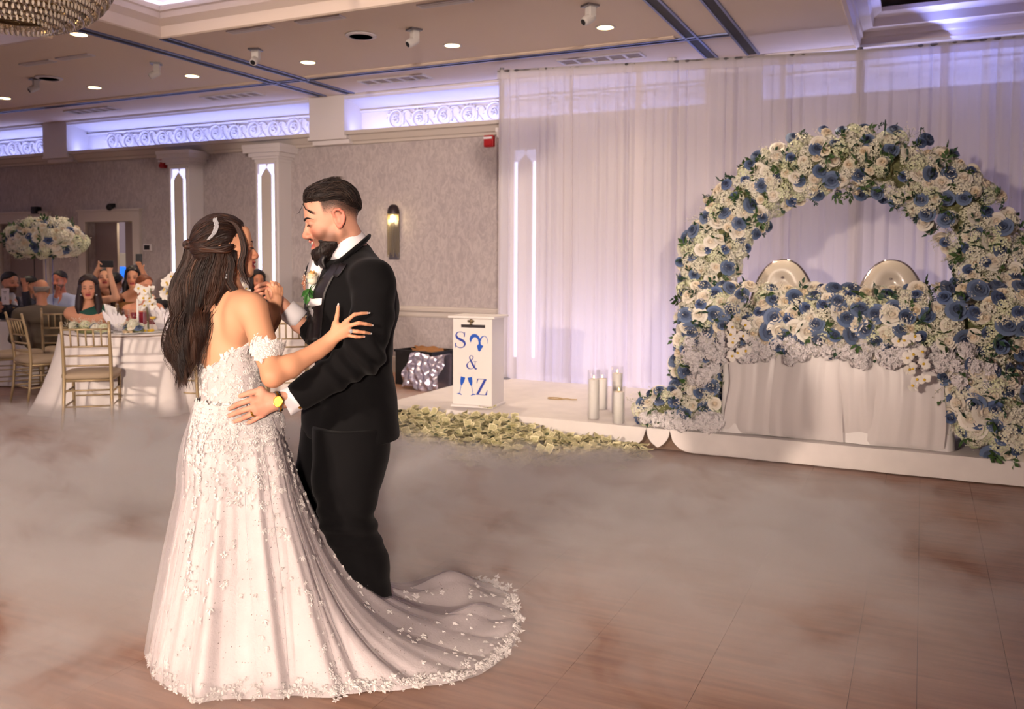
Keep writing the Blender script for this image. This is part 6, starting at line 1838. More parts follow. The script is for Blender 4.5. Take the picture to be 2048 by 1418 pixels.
for lk in range(64):                       # wavy locks, each a bundle of strands with a common wave
    u0 = (lk % 32 + .5) / 32 + r_.normal() * .012; lay0 = .55 if lk < 32 else .95; ph0 = 2.4 * u0 + r_.normal() * .5; amp = r_.uniform(5, 10.5); fr = r_.uniform(2.2, 3.0); end = r_.uniform(.70, 1.0) * (1 - .10 * (u0 > .75))
    bc_ = browns[r_.choice(7, p=[.16, .19, .17, .16, .15, .08, .09])]
    for k in range(58):
        du, dl, de_ = r_.normal() * .026, r_.normal() * .13, end * r_.uniform(.93, 1.0); pts = []
        for s in np.linspace(0, de_, 24):
            tw = 2 * PI * s * fr + ph0; g = min(1, s * 2.4)
            p, d = hair_pt(min(1.04, max(-.04, u0 + du * (1 - .4 * s))), s, max(.1, lay0 + dl * (1 - .3 * s)))
            pts.append(K(p[0] + amp * g * math.sin(tw + du * 12), p[1] + 1.5 * g * math.cos(tw), d - .012 * g * math.cos(tw + du * 12)))
        cur.append(pts); colr.append(tuple(np.array(bc_) * r_.uniform(.75, 1.25)))
for k in range(60):                        # flyaways
    u0 = r_.uniform(-.06, 1.06); ph0 = r_.uniform(0, 6); pts = []
    for s in np.linspace(r_.uniform(.2, .5), r_.uniform(.8, 1.0), 16):
        p, d = hair_pt(u0, s, .9); pts.append(K(p[0] + 9 * math.sin(2 * PI * s * 2.4 + ph0) + (-6 if u0 < .5 else 6) * s, p[1], d))
    cur.append(pts); colr.append(browns[1])
b = MB(); strands(b, cur, .00105, 3, lambda i: colr[i], 18)
o = b.build('long_waves', M_HAIR, None, True, fix=False); o['kind'] = 'stuff'; child(o, bride)
# hair laid over the crown and drawn back to the knot
CB_ = bvh_of(cv, cq); kn_l = np.array([-.02, -.118, .012])
def to_knot(p):
    l = BH.loc(p[None])[0]; d = kn_l - l; d[2] += .06 * max(0, l[1] + .05) / .1
    return BH.R @ (d / (np.linalg.norm(d) + 1e-6))
cl = BH.loc(cv); ci = np.where(cl[:, 2] > -.01)[0]
cur = comb(CB_, cv[r_.choice(ci, 1100)], to_knot, 12, .0085, .0035, .10, r_); colr = [browns[r_.choice(7, p=[.28, .18, .2, .1, .12, .1, .02])] for _ in cur]
b = MB(); strands(b, cur, .0016, 4, lambda i: colr[i], 19)
o = b.build('crown_hair', M_HAIR, None, True, fix=False); o['kind'] = 'stuff'; child(o, bride)
# twisted sections and small knot
b = MB()
for k in range(5):
    pts = [K(*p) for p in [(468 - 2 * k, 490 + 3 * k, 3.150 + .002 * k), (444, 496 + 2.5 * k, 3.135), (418, 494 + 2 * k, 3.135), (396, 489 + 2.2 * k, 3.150), (380, 486 + 2 * k, 3.175)]]
    pts = catmull(np.array(pts), 5); t = np.linspace(0, 1, len(pts)); pts = pts + np.stack([0 * t, 0 * t, .004 * np.sin(9 * t + k * 1.3)], 1)
    b.tube(pts, .0062, 6, True, browns[k % 5])
for k in range(9):
    a = k * .7; b.sphere(tuple(K(376 + 5 * math.cos(a), 489 + 5 * math.sin(a), 3.19)), (.012, .012, .010), 8, 6, browns[k % 4])
child(b.build('twisted_knot', M_HAIR, None, True, fix=False), bride)
# face-framing lock and loose wisps
cur = []; colr = []
for i in range(46):
    o_ = r_.normal(size=2) * 3.0; pts = catmull(np.array([(452, 440), (470, 447), (483, 468), (490, 500), (484, 530), (489, 552), (499, 572)]) + np.array([o_[0], 0]) * np.linspace(.4, 1.2, 7)[:, None], 5)
    cur.append([K(p[0] + o_[1] * .4, p[1], 3.165 + .0035 * (i % 5) - .0) for p in pts]); colr.append(browns[r_.integers(6)])
for i in range(30):
    o_ = r_.normal() * 5; pts = catmull(np.array([(455, 505), (462, 530), (458, 560), (470, 585), (462, 605)]) + np.array([o_, 0]), 5); cur.append([K(p[0], p[1], 3.150 + .001 * i * .3) for p in pts]); colr.append(browns[r_.integers(6)])
b = MB(); strands(b, cur, .0016, 4, lambda i: colr[i], 20)
o = b.build('face_framing_lock', M_HAIR, None, True, fix=False); o['kind'] = 'stuff'; child(o, bride)
# tiara of stones
b = MB()
for k in range(34):
    t = k / 33; c = catmull(np.array([(430, 437), (433, 452), (428, 466), (418, 478)]), 12); p = c[int(t * (len(c) - 1))]
    for m_ in range(3):
        b.sphere(tuple(K(p[0] + (m_ - 1) * 3.0 + r_.normal() * .6, p[1] - (m_ - 1) * 1.2, 3.135 + .0015 * m_ - .002)), r_.uniform(.0026, .0040), 6, 4)
child(b.build('tiara_stones', M_DIAM, None), bride)
child(MB().tube([K(p[0], p[1], 3.140) for p in catmull(np.array([(429, 434), (433, 452), (428, 466), (416, 480)]), 6)], .0022, 6).build('tiara_band', M_STEEL, None, True), bride)
b = MB()
for k, (px, py, s) in enumerate([(452, 544, .003), (453, 549, .004), (451.5, 555, .005), (453.5, 555, .0035)]): b.sphere(tuple(K(px, py, 3.155)), s, 6, 4)
child(b.build('earring', M_DIAM, None), bride)
b = MB(); b.tube([BH.w((.012, .0985, .024)), BH.w((.028, .0960, .030)), BH.w((.046, .082, .026))], [.0026, .0036, .001], 6, flat=.6, col=lin((40, 26, 22)))
child(b.build('eyebrow', M_HAIR, None, True), bride)
b = MB(); b.tube([BH.w((.02, .0965, .003)), BH.w((.032, .0985, .001)), BH.w((.046, .086, .003))], [.001, .0030, .001], 6, col=lin((20, 14, 14)))
child(b.build('eyelashes', M_HAIR, None, True), bride)
# ================================================================== GUEST TABLES, CHAIRS, GUESTS
M_CHAIR = mat('chair_champagne', (176, 154, 118), .38, .45)
M_PAD = mat('chair_pad', (170, 150, 126), .7)
def chiavari():
    """gilt ballroom chair; origin between the back feet, facing +y"""
    parts = []
    def P_(name, mb, m=M_CHAIR, smooth=True): parts.append((name, mb.mesh(name, m, smooth)))
    for s in (-1, 1):
        zz = [0, .2, .44, .6, .8, .92]; yy = [-.05, -.02, .0, -.01, -.045, -.075]; xx = [.20, .19, .185, .185, .185, .185]
        P_('back_post', MB().tube([(s * x, y, z) for x, y, z in zip(xx, yy, zz)], [.011, .014, .016, .015, .014, .012], 8).sphere((s * .185, -.077, .928), .014, 8, 6))
        P_('front_leg', MB().tube([(s * .185, .40, 0), (s * .19, .39, .2), (s * .19, .38, .43)], [.010, .014, .016], 8))
        P_('side_stretcher', MB().tube([(s * .19, -.02, .2), (s * .19, .39, .2)], .008, 6)); P_('side_stretcher', MB().tube([(s * .188, .0, .32), (s * .19, .385, .32)], .008, 6))
        P_('seat_rail', MB().tube([(s * .187, 0, .425), (s * .19, .385, .425)], .013, 6))
    for z, y in ((.87, -.062), (.72, -.028), (.64, -.016), (.555, -.006)): P_('back_rail', MB().tube([(-.185, y, z), (0, y - .012, z), (.185, y, z)], .0095, 6))
    for k in range(5):
        x = -.12 + .06 * k; P_('spindle', MB().tube([(x, -.038, .72), (x, -.072, .87)], [.007, .0085], 6))
    for z in (.20, .34): P_('back_stretcher', MB().tube([(-.19, -.01, z), (.19, -.01, z)], .008, 6))
    P_('front_stretcher', MB().tube([(-.19, .39, .24), (.19, .39, .24)], .008, 6))
    for y in (0, .385): P_('seat_rail', MB().tube([(-.188, y, .425), (.188, y, .425)], .013, 6))
    b = MB(); prof = [(0.0001, .435), (.21, .435), (.225, .45), (.225, .475), (.20, .492), (.0001, .498)]
    n = 28; vs = []
    for rr, z in prof:
        for k in range(n):
            a = 2 * PI * k / n; c, s = math.cos(a), math.sin(a); sq = lambda v: math.copysign(abs(v) ** .45, v); vs.append((rr * sq(c), .195 + rr * sq(s), z))
    b.add(vs, [(i * n + k, i * n + (k + 1) % n, (i + 1) * n + (k + 1) % n, (i + 1) * n + k) for i in range(len(prof) - 1) for k in range(n)])
    P_('seat_cushion', b, M_PAD)
    return parts
CH = chiavari()
def chair(xy, face, label):
    f = nz(face); rz = math.atan2(f[1], f[0]) - PI / 2
    t = thing('chiavari_chair', label, 'chair', (xy[0], xy[1], 0), rz, group='ballroom chairs at the guest tables')
    for n, me in CH: link_mesh(n, me, t)
    return t
def at(px, d): p = K(px, 608, d); return p[:2]
chair((-6.47, 5.08), (-.66, .75, 0), 'empty champagne ballroom chair standing clear in front of the round table')
chair(at(43, 8.5), RX * .62 + FW * .78, 'champagne ballroom chair turned sideways beside the dark wooden floor')
chair(at(-6, 9.0), RX * .85 + FW * .5, 'champagne ballroom chair half hidden behind the sideways chair')
chair(at(123, 9.35), -RX * .35 + FW * .94, 'champagne ballroom chair behind the man in the olive jacket')
chair(at(415, 8.3), -RX * .9 + FW * .3, 'champagne ballroom chair at the table side hidden by the bride')
chair(at(258, 9.9), -FW, 'champagne ballroom chair across the table from the empty one')
chair(at(572, 8.2), -RX * .2 + FW * .9, 'champagne ballroom chair glimpsed between the couple')

def round_table(cx, cy, R, label, seed, zb=.012):
    t = thing('round_table', label, 'table', (cx, cy, 0))
    MB().lathe([(.0001, .735), (R, .735), (R, .755), (.0001, .755)], n=40).build('table_top', mat('table_wood', (110, 86, 66), .6), t)
    for k in range(4):
        a = PI / 4 + k * PI / 2; MB().tube([(.45 * math.cos(a), .45 * math.sin(a), 0), (.45 * math.cos(a), .45 * math.sin(a), .735)], .016, 8).build('leg', M_METAL, t)
    r = np.random.default_rng(seed); ph = r.uniform(0, 6, 4); rows = []
    for i in range(240):
        a = 2 * PI * i / 240
        row = [(0, 0, .759), (R * .98 * math.cos(a), R * .98 * math.sin(a), .759)]
        for s in (.03, .12, .3, .5, .7, .85, 1.0):
            f = s ** .8 * (.035 * math.sin(17 * a + ph[0]) + .022 * math.sin(9 * a + ph[1]) + .012 * math.sin(31 * a + ph[2])) + .16 * s ** 1.3 + (.10 * s ** 2 * max(0, math.sin(2 * a + ph[3])))
            rr = R + .006 + f; row.append((rr * math.cos(a), rr * math.sin(a), .757 - (.757 - zb) * s))
        rows.append(row)
    MB().grid(np.array(rows), True).build('tablecloth', M_CLOTH, t, True)
    return t
T1 = (-7.12, 6.22); T2 = tuple(at(62, 10.7)); T3 = tuple(at(560, 10.3))
round_table(T1[0], T1[1], .74, 'round guest table in a floor-length white cloth with low flowers', 1)
round_table(T2[0], T2[1], .80, 'round guest table carrying the tall flower centrepiece', 2)
round_table(T3[0], T3[1], .74, 'round guest table in white glimpsed between the couple', 3)

# ---- table settings
M_PLATE = mat('china', (232, 230, 228), .25); M_NAP = mat('napkin', (240, 234, 238), .75)
TZ1 = .761
def on_table(T, px, d, z=TZ1):
    p = K(px, 608, d); return (p[0], p[1], z)
def plate(p, label, food=None):
    t = thing('dinner_plate', label, 'plate', p)
    MB().lathe([(.0001, .002), (.09, .002), (.13, .014), (.132, .018), (.09, .008), (.0001, .008)], n=28).build('rim', M_PLATE, t, True)
    if food:
        r = np.random.default_rng(len(label)); m = mat('food_' + str(food), food, .6)
        for k in range(6): MB().sphere((r.normal() * .03, r.normal() * .03, .02), (.022, .018, .014), 8, 6).build('food_piece', m, t, True)
def goblet(p, label, h=.2, fill=None, R=.034):
    t = thing('wine_glass', label, 'glass', p)
    MB().lathe([(.0001, 0), (.032, .002), (.004, .008), (.004, h * .45), (R * .8, h * .55), (R, h * .72), (R * .85, h), (R * .83, h), (R * .95, h * .72), (.0001, h * .5)], n=20).build('glass_body', M_GLASS, t, True)
    if fill: MB().lathe([(.0001, h * .52), (R * .85, h * .62), (R * .9, h * .7), (.0001, h * .7)], n=16).build('drink', mat('drink_%d' % fill[0], fill, .1), t, True)
plate(on_table(T1, 205, 8.25), 'white plate by the fan napkin on the near table', (214, 190, 120)); plate(on_table(T1, 300, 8.3), 'white plate with yellow food on the near table', (236, 196, 60)); plate(on_table(T1, 255, 8.15), 'white plate with pale bread before the low flowers', (206, 180, 140))
for px, d, h, f, lb in [(262, 8.5, .21, None, 'tall empty wine glass beside the taper candle'), (293, 8.4, .22, None, 'champagne glass right of the taper candle'), (305, 8.55, .2, (240, 200, 90), 'wine glass with pale drink behind the yellow food'),
                        (240, 8.6, .19, None, 'short wine glass behind the fan napkin'), (252, 8.7, .2, (206, 84, 60), 'wine glass with red drink near the auburn-haired guest'), (330, 8.5, .2, None, 'wine glass near the bald guest'), (212, 8.65, .19, None, 'wine glass by the woman in green')]:
    goblet(on_table(T1, px, d), lb, h, f)
def fan_napkin(p, label, s=1.0):
    t = thing('folded_napkin', label, 'napkin', p); b = MB()
    for k in range(5):
        a = -.7 + .35 * k; w = .05
        P = [[(.02 * math.sin(a) + (u - .5) * .05, .012 * k - .02 + .03 * abs(u - .5) * 2, 0), ((.10 * math.sin(a) + (u - .5) * 2 * w), .02 * k - .04 + .04 * abs(u - .5), .11 + .03 * math.cos(a)), (.16 * math.sin(a), .02 * k - .04, (.24 if u == .5 else .19) * math.cos(a * .7))] for u in (0, .5, 1)]
        b.grid(np.array(P) * s)
    b.sphere((0, 0, .02), (.04, .04, .02), 8, 6); b.build('folds', M_NAP, t, True, fix=False)
fan_napkin(on_table(T1, 226, 8.45), 'white napkin folded into a fan beside the paper sheet'); fan_napkin(on_table(T1, 322, 8.6), 'white napkin folded tall beside the orchids', 1.25); fan_napkin(on_table(T1, 345, 8.35), 'white napkin folded near the hidden place at the table edge', .9)
def table_flowers(p, label, seed, n=22, w=.22):
    t = thing('low_flowers', label, 'flowers', p); r = np.random.default_rng(seed)
    MB().sphere((0, 0, .03), (w * .7, .07, .04), 10, 6).build('foam_core', MATS['foliage_core'], t, True)
    for k in range(n):
        a, q = r.uniform(0, 2 * PI), math.sqrt(r.uniform(0, 1)); q_ = Vector((t.location.x + w * q * math.cos(a), t.location.y + .09 * q * math.sin(a), t.location.z + .05 + .05 * (1 - q)))
        place(t, *([('white_rose', ROSE_W[k % 3]), ('baby_breath_sprig', BREATH[k % 2]), ('hydrangea_cluster', HYD[k % 3]), ('baby_breath_sprig', BREATH[k % 2]), ('blue_rose', ROSE_B[k % 3])][k % 5]), q_, Vector((.3 * math.cos(a), -.5, .8)), .75, r)
table_flowers(on_table(T1, 172, 8.2), "low spray of baby's breath and roses in front of the woman in green", 4); table_flowers(on_table(T1, 268, 8.25), 'low flowers with a blue bloom beside the plates', 5, 14, .16)
# orchids in a glass cylinder, taper candle
p = on_table(T1, 296, 8.62)
t = thing('orchid_vase', 'glass cylinder with white orchid stems on the near table', 'vase', p); r = np.random.default_rng(3)
MB().lathe([(.0001, 0), (.05, 0), (.05, .22), (.047, .22), (.047, .006), (.0001, .006)], n=24).build('glass_cylinder', M_GLASS, t, True)
for k in range(3): MB().tube([(.01 * k - .01, 0, .01), (.01 * k - .02, 0, .2), (-.03 + .04 * k, 0, .34), (-.06 + .06 * k, -.02, .42)], .003, 5).build('stem', mat('stem_green', (84, 110, 50), .5), t, True)
for k in range(16): place(t, 'orchid', ORCH, Vector(p) + Vector((r.uniform(-.10, .07), r.uniform(-.05, .03), r.uniform(.20, .46))), Vector((.3, -.9, .2)) + Vector(r.normal(size=3)) * .4, 1.5, r)
p = on_table(T1, 336, 8.7)
t = thing('orchid_vase', 'second glass cylinder of white orchids half behind the bride', 'vase', p)
MB().lathe([(.0001, 0), (.05, 0), (.05, .22), (.047, .22), (.047, .006), (.0001, .006)], n=24).build('glass_cylinder', M_GLASS, t, True)
for k in range(2): MB().tube([(.01 * k, 0, .01), (.01 * k, 0, .3), (.03 * k, -.02, .46)], .003, 5).build('stem', mat('stem_green', (84, 110, 50), .5), t, True)
for k in range(14): place(t, 'orchid', ORCH, Vector(p) + Vector((r.uniform(-.05, .08), r.uniform(-.05, .03), r.uniform(.28, .54))), Vector((.3, -.9, .2)) + Vector(r.normal(size=3)) * .4, 1.5, r)
t = thing('taper_candle', 'slim white taper candle standing by the orchids', 'candle', on_table(T1, 275, 8.45))
MB().lathe([(.0001, 0), (.03, 0), (.03, .008), (.012, .02), (.012, .05), (.0001, .05)], n=16).build('holder', M_GLASS, t, True); MB().tube([(0, 0, .04), (0, 0, .32)], [.012, .009], 10).build('wax', M_WAX, t, True)
p = on_table(T3, 492, 9.95)
t = thing('orchid_vase', 'white orchids on the far table between the couple', 'vase', p)
MB().lathe([(.0001, 0), (.05, 0), (.05, .22), (.047, .22), (.047, .006), (.0001, .006)], n=24).build('glass_cylinder', M_GLASS, t, True)
for k in range(14): place(t, 'orchid', ORCH, Vector(p) + Vector((r.uniform(-.09, .09), r.uniform(-.05, .03), r.uniform(.22, .42))), Vector((.3, -.9, .2)) + Vector(r.normal(size=3)) * .4, 1.5, r)

# tall centrepiece on the second table
cp = K(100, 608, 10.4); cpz = .762
t = thing('tall_centrepiece', 'tall glass vase topped by a dome of cream and blue roses', 'centrepiece', (cp[0], cp[1], cpz))
topz = K(94, 517, 10.4)[2] - cpz
MB().lathe([(.0001, 0), (.07, 0), (.075, .01), (.028, .10), (.024, topz * .55), (.05, topz), (.046, topz), (.02, topz * .55), (.0001, .1)], n=24).build('glass_vase', M_GLASS, t, True)
for s in (-1, 1): MB().tube([(s * .058, 0, .03), (s * .062, 0, topz)], .005, 6).build('glass_rod', mat('rod_blue', (150, 160, 235), .2, trans=.3), t)
cc = Vector(K(94, 482, 10.4)); r = np.random.default_rng(15)
o = MB().sphere(cc - Vector(t.location), (.36, .34, .20), 16, 10).build('foam_core', MATS['foliage_core'], t, True)
made = []; 
for kind, meshes, n, sz, sep in (('blue_rose', ROSE_B, 26, 1.15, .12), ('white_rose', ROSE_W, 80, 1.25, .075), ('hydrangea_cluster', HYD, 90, 1.2, .06), ('leaf_sprig', LEAF[:2], 40, .9, .05), ('baby_breath_sprig', BREATH, 24, 1.0, .05)):
    k = 0; tries = 0
    while k < n and tries < 3000:
        tries += 1; d = Vector(r.normal(size=3)).normalized()
        if d.dot(Vector(-FW)) < -.25 or d.z < -.75: continue
        p = cc + Vector((d.x * .41, d.y * .40, d.z * .235 * (1 if d.z > 0 else .85)))
        if any((p - q).length < sep for q in made): continue
        made.append(p); place(t, kind, meshes[r.integers(len(meshes))], p, d + Vector(-FW) * .25, sz * r.uniform(.85, 1.15), r); k += 1
# table number, carafe and glasses on the second table
p = on_table(T2, 11, 9.95)
t = thing('table_sign', 'white table card on a thin black stand', 'sign', p, YAW)
zc_ = K(11, 593, 9.95)[2] - p[2]
MB().tube([(0, 0, 0), (0, 0, zc_ - .09)], .006, 8).build('stand', M_BLACK, t); MB().lathe([(.0001, 0), (.05, 0), (.05, .008), (.0001, .008)], n=20).build('base', M_BLACK, t)
bevel(MB().box((0, 0, zc_), (.09, .008, .19)).build('card', mat('card_white', (232, 226, 230), .6), t), .002)
b = MB(); b.box((0, -.005, zc_ + .055), (.045, .001, .006)).box((0, -.005, zc_ + .04), (.03, .001, .004)); b.box((0, -.005, zc_ - .02), (.006, .001, .04)); b.build('print', M_BLACK, t)
p = on_table(T2, 47, 10.1)
t = thing('water_carafe', 'curvy glass water carafe beside the table card', 'carafe', p)
MB().lathe([(.0001, 0), (.05, 0), (.06, .06), (.045, .14), (.028, .2), (.045, .26), (.042, .26), (.026, .2), (.0001, .02)], n=20).build('glass_body', M_GLASS, t, True)
goblet(on_table(T2, 30, 10.0), 'wine glass left of the water carafe', .2, (196, 150, 60)); goblet(on_table(T2, 20, 9.98, ), 'short glass behind the table card', .16)
t = thing('votive_candle', 'small candle glowing in a glass globe under the centrepiece', 'candle', on_table(T2, 88, 10.15))
zf = K(88, 566, 10.15)[2] - TZ1
MB().tube([(0, 0, 0), (0, 0, zf - .05)], .008, 8).build('stem', M_GLASS, t); MB().sphere((0, 0, zf), .055, 14, 10).build('globe', M_GLASS, t, True); MB().sphere((0, 0, zf - .01), (.010, .010, .022), 8, 6).build('flame', M_FLAME, t, True)

# ---- guests
def guest(px, py, d, face, label, hair, cloth, skin=(214, 158, 130), kind='short', sleeves=True, arms=(), female=False, scale=1.0, beard=False, one_shoulder=False, pitch=0.0, hairk=None, shirt=None, tall=.50, wide=.175):
    o = K(px, py, d); f = nz(face); f2, u2 = tilt(f, pitch)
    base = (o[0], o[1], 0)
    t = thing('person', label, 'person', base)
    H_ = Frame(o, f2, u2, .98 * scale)
    hp = head_prims(H_, female, .4, kind != 'long', 1.0)
    S = Frame(o - UP * .215 * scale - f * .03, f, UP, scale)          # shoulder girdle
    body = hp + [C(H_.w((0, -.02, -.06)), S.w((0, -.01, .03)), .050 * scale, .056 * scale, .03)]
    tr_ = [S.E((0, 0, -.10), (wide, .105, .15), .05), S.E((0, .0, -.30), (wide * .88, .105, .18), .05), S.E((0, .0, -tall), (wide, .13, .12), .05)]
    tr_ += [S.C((0, -.01, .0), (s * wide * .95, -.01, -.035), .05, .06, .04) for s in (-1, 1)]
    arm_pr = []
    for s in (-1, 1):
        j = arms[(s + 1) // 2] if arms else None
        a = S.w((s * (wide + .01), -.005, -.05))
        e, w_ = (j if j is not None else (S.w((s * (wide + .06), .02, -.32)), S.w((s * (wide - .04), .25, -.38))))
        arm_pr += [C(a, e, .052 * scale, .040 * scale, .03), C(e, w_, .038 * scale, .026 * scale, .02)]
        hd = nz(np.asarray(w_) - np.asarray(e))
        sd = nz(np.cross(hd, -FW))
        body += [E(np.asarray(w_) + hd * .05, (.028, .046, .018), np.stack([sd, hd, nz(np.cross(sd, hd))], 1), .02)]
        for q in range(4): body += [C(np.asarray(w_) + hd * .075 + sd * (.012 * (q - 1.5)), np.asarray(w_) + hd * .125 + sd * (.017 * (q - 1.5)) - FW * .012, .0095, .0075, .005)]
        body += [C(np.asarray(w_) + hd * .03 + sd * .02, np.asarray(w_) + hd * .075 + sd * .048, .011, .008, .006)]
    body += arm_pr + tr_
    fl = lambda D, X, Y, Z: np.maximum(D, S.w((0, 0, -tall - .05))[2] - Z)
    v, q = sdf(body, .0075, field=fl); v = smooth_verts(v, q, 1)
    L = H_.loc(v); c = np.tile(np.array(lin(skin)), (len(v), 1)); hm_ = np.linalg.norm(L, axis=1) < .16
    c = np.where(hm_[:, None], face_paint(c, L, (176, 70, 74) if female else (180, 106, 92), (208, 124, 104), female), c)
    if female or True:
        x, y, z = np.abs(L[:, 0]), L[:, 1], L[:, 2]
        eb = np.exp(-((x - .032) / .017) ** 4) * np.exp(-((z - .027) / .006) ** 2) * sst(.06, .075, y) * hm_; c = mixc(c, hair if hair[0] < 120 else (70, 56, 48), np.clip(eb, 0, 1) * .85)
        ey = np.exp(-((x - .031) / .013) ** 4) * np.exp(-((z - .003) / .007) ** 2) * sst(.07, .08, y) * hm_; c = mixc(c, (44, 30, 26), np.clip(ey, 0, 1) * .8)
        if beard: c = mixc(c, hair, .85 * (1 - sst(-.055, -.03, z)) * sst(.0, .03, y) * (z > -.13) * hm_)
    local(t, link_mesh('body', raw_mesh('guest_body', v, q, M_SKIN, c)))
    # clothing
    cl = list(tr_) + (arm_pr if sleeves else [])
    def cf(D, X, Y, Z):
        D = np.maximum(D, S.w((0, 0, -tall - .04))[2] - Z)
        if not sleeves:
            if one_shoulder:
                lx = (X - S.O[0]) * S.x[0] + (Y - S.O[1]) * S.x[1]; D = np.maximum(D, Z - (S.O[2] + .012 * scale - lx * .36))
            else: D = np.maximum(D, Z - (S.O[2] - .06 * scale))
        else:
            nx = np.sqrt((X - S.w((0, .09, .02))[0]) ** 2 + (Y - S.w((0, .09, .02))[1]) ** 2 + ((Z - S.w((0, .09, .02))[2]) * .55) ** 2); D = np.maximum(D, .062 - nx)
            for k in range(2):
                w_ = arm_pr[2 * k + 1][2]; nx = np.sqrt((X - w_[0]) ** 2 + (Y - w_[1]) ** 2 + (Z - w_[2]) ** 2); D = np.maximum(D, .045 - nx)
        return D
    v, q = sdf(cl, .008, grow=.012, field=cf); v = smooth_verts(v, q, 1); v = v + normals(v, q) * (.004 * vnoise(v, 22, int(px)))[:, None]
    local(t, link_mesh('suit_jacket' if sleeves else 'dress', raw_mesh('clothes', v, q, mat('cloth_%d_%d_%d' % cloth, cloth, .75))))
    if shirt:
        v, q = sdf([S.E((0, .085, -.09), (.045, .05, .10), .02), S.C((0, .0, .03), (0, .02, .05), .062, .062, .02)], .008); local(t, link_mesh('shirt', raw_mesh('shirt', smooth_verts(v, q, 1), q, mat('shirt_%d' % shirt[0], shirt, .6))))
    # hair
    hpr = head_prims(H_, female, .4, False, 1.0)
    if kind == 'short': hz = lambda L: np.maximum((.048 + .5 * np.maximum(0, L[:, 1] - .03) - .75 * np.maximum(0, -L[:, 1] - .0)) - L[:, 2], L[:, 1] - .082)
    elif kind == 'bald': hz = lambda L: np.maximum(np.maximum(-.03 - .3 * L[:, 1] - L[:, 2], L[:, 2] - .055), L[:, 1] - .02)
    else: hz = lambda L: np.maximum((.062 + .8 * np.maximum(0, L[:, 1] - .045) - 1.6 * np.maximum(0, .045 - L[:, 1])) - L[:, 2], L[:, 1] - .085)
    if kind != 'none':
        shell('hair', H_, hpr + ([H_.E((0, -.035, .05), (.086, .095, .09), .03)] if kind == 'long' else []), .010 if kind == 'bald' else .014, .007, hz, M_HAIR, hair, t, .003, 1, 4, .012)
    if kind == 'long':
        lp = []
        for s in (-1, 1):
            for k, (yy, xx) in enumerate(((.02, .080), (-.02, .085), (-.06, .07))):
                lp += chain([H_.w((s * xx * .85, yy, .03)), H_.w((s * xx * 1.05, yy - .005, -.08)), H_.w((s * xx * 1.15, yy + .01, -.2)), H_.w((s * xx * 1.1, yy + .035, -.33))], [.028, .034, .036, .016], .02)
        lp += chain([H_.w((0, -.08, .04)), H_.w((0, -.10, -.1)), H_.w((0, -.10, -.24))], [.06, .06, .05], .03)
        v, q = sdf(lp, .009); v = smooth_verts(v, q, 1); v = v + normals(v, q) * (.004 * np.sin(v[:, 2] * 45 + vnoise(v, 14, 3)))[:, None]
        local(t, link_mesh('long_hair', raw_mesh('long_hair', v, q, M_HAIR, np.tile(np.array(lin(hair)), (len(v), 1)) * (1 + .25 * vnoise(v, 60, 2))[:, None])))
    return t, H_, S
def phone(c, long_axis, normal, label):
    z = nz(normal); y = nz(long_axis); x = np.cross(y, z); M = Matrix(np.stack([x, y, z], 1))
    t = thing('smartphone', label, 'phone', tuple(c)); bevel(MB().box((0, 0, 0), (.074, .152, .009), M=M).build('case', M_BLACK, t), .003)
    MB().box(tuple(z * .0052), (.066, .14, .001), M=M).build('screen', mat('phone_screen', (20, 26, 34), .2), t)
    return t
left_, toward = -RX, -FW
# man in dark suit, drinking
guest(20, 566, 10.2, RX * .85 - FW * .35, 'man in a dark suit with black hair and beard raising a wine glass', (22, 18, 18), (24, 24, 34), (200, 140, 112), 'short', True, ((K(-6, 640, 10.1), K(-2, 618, 10.0)), (K(58, 625, 10.0), K(50, 578, 9.95))), beard=True, shirt=(232, 232, 240))
goblet(tuple(K(36, 586, 9.92)), 'wine glass held to the lips of the bearded man in the dark suit', .2)
guest(60, 572, 11.4, RX * .6 + FW * .5, 'man in a navy suit turned away behind the bearded man', (26, 22, 24), (20, 24, 44), (180, 126, 100), 'short', True)
guest(83, 582, 9.75, -RX * .5 + FW * .85, 'older balding man in an olive jacket seen from behind', (150, 142, 134), (92, 80, 62), (206, 146, 116), 'bald', True, tall=.58, wide=.225)
guest(119, 562, 11.2, -FW * .95 - RX * .1, 'man in a pale blue shirt drinking under the flower dome', (30, 24, 24), (168, 178, 214), (206, 130, 108), 'short', True, ((K(150, 650, 11.0), K(160, 640, 10.9)), (K(100, 640, 11.0), K(113, 590, 10.9))), beard=True)
goblet(tuple(K(122, 588, 10.86)), 'wine glass in the hand of the man in the pale blue shirt', .19)
_, Hg, Sg = guest(177, 577, 9.15, -FW * .85 + RX * .35, 'dark-haired woman in a green one-shoulder dress holding white paper', (40, 26, 26), (16, 70, 56), (220, 160, 128), 'long', False, ((K(150, 660, 8.95), K(196, 638, 8.78)), (K(206, 655, 9.05), K(214, 634, 8.85))), female=True, one_shoulder=True, scale=1.02)
P = np.array([[K(208 + 24 * u + 4 * v, 607 + 8 * u + 23 * v - 4 * u * v, 8.72 + .02 * math.sin(4 * u)) for v in np.linspace(0, 1, 4)] for u in np.linspace(0, 1, 8)])
o = MB().grid(P).build('paper_sheet', mat('paper', (240, 236, 236), .7), None, True, fix=False); o.modifiers.new('thick', 'SOLIDIFY').thickness = .0015; tag(o, 'white paper sheet held by the woman in green', 'paper')
b = MB()
for px in (162, 193):
    b.sphere(tuple(K(px, 590, 9.06)), .009, 6, 4)
local(_, b.build('earrings', M_DIAM))
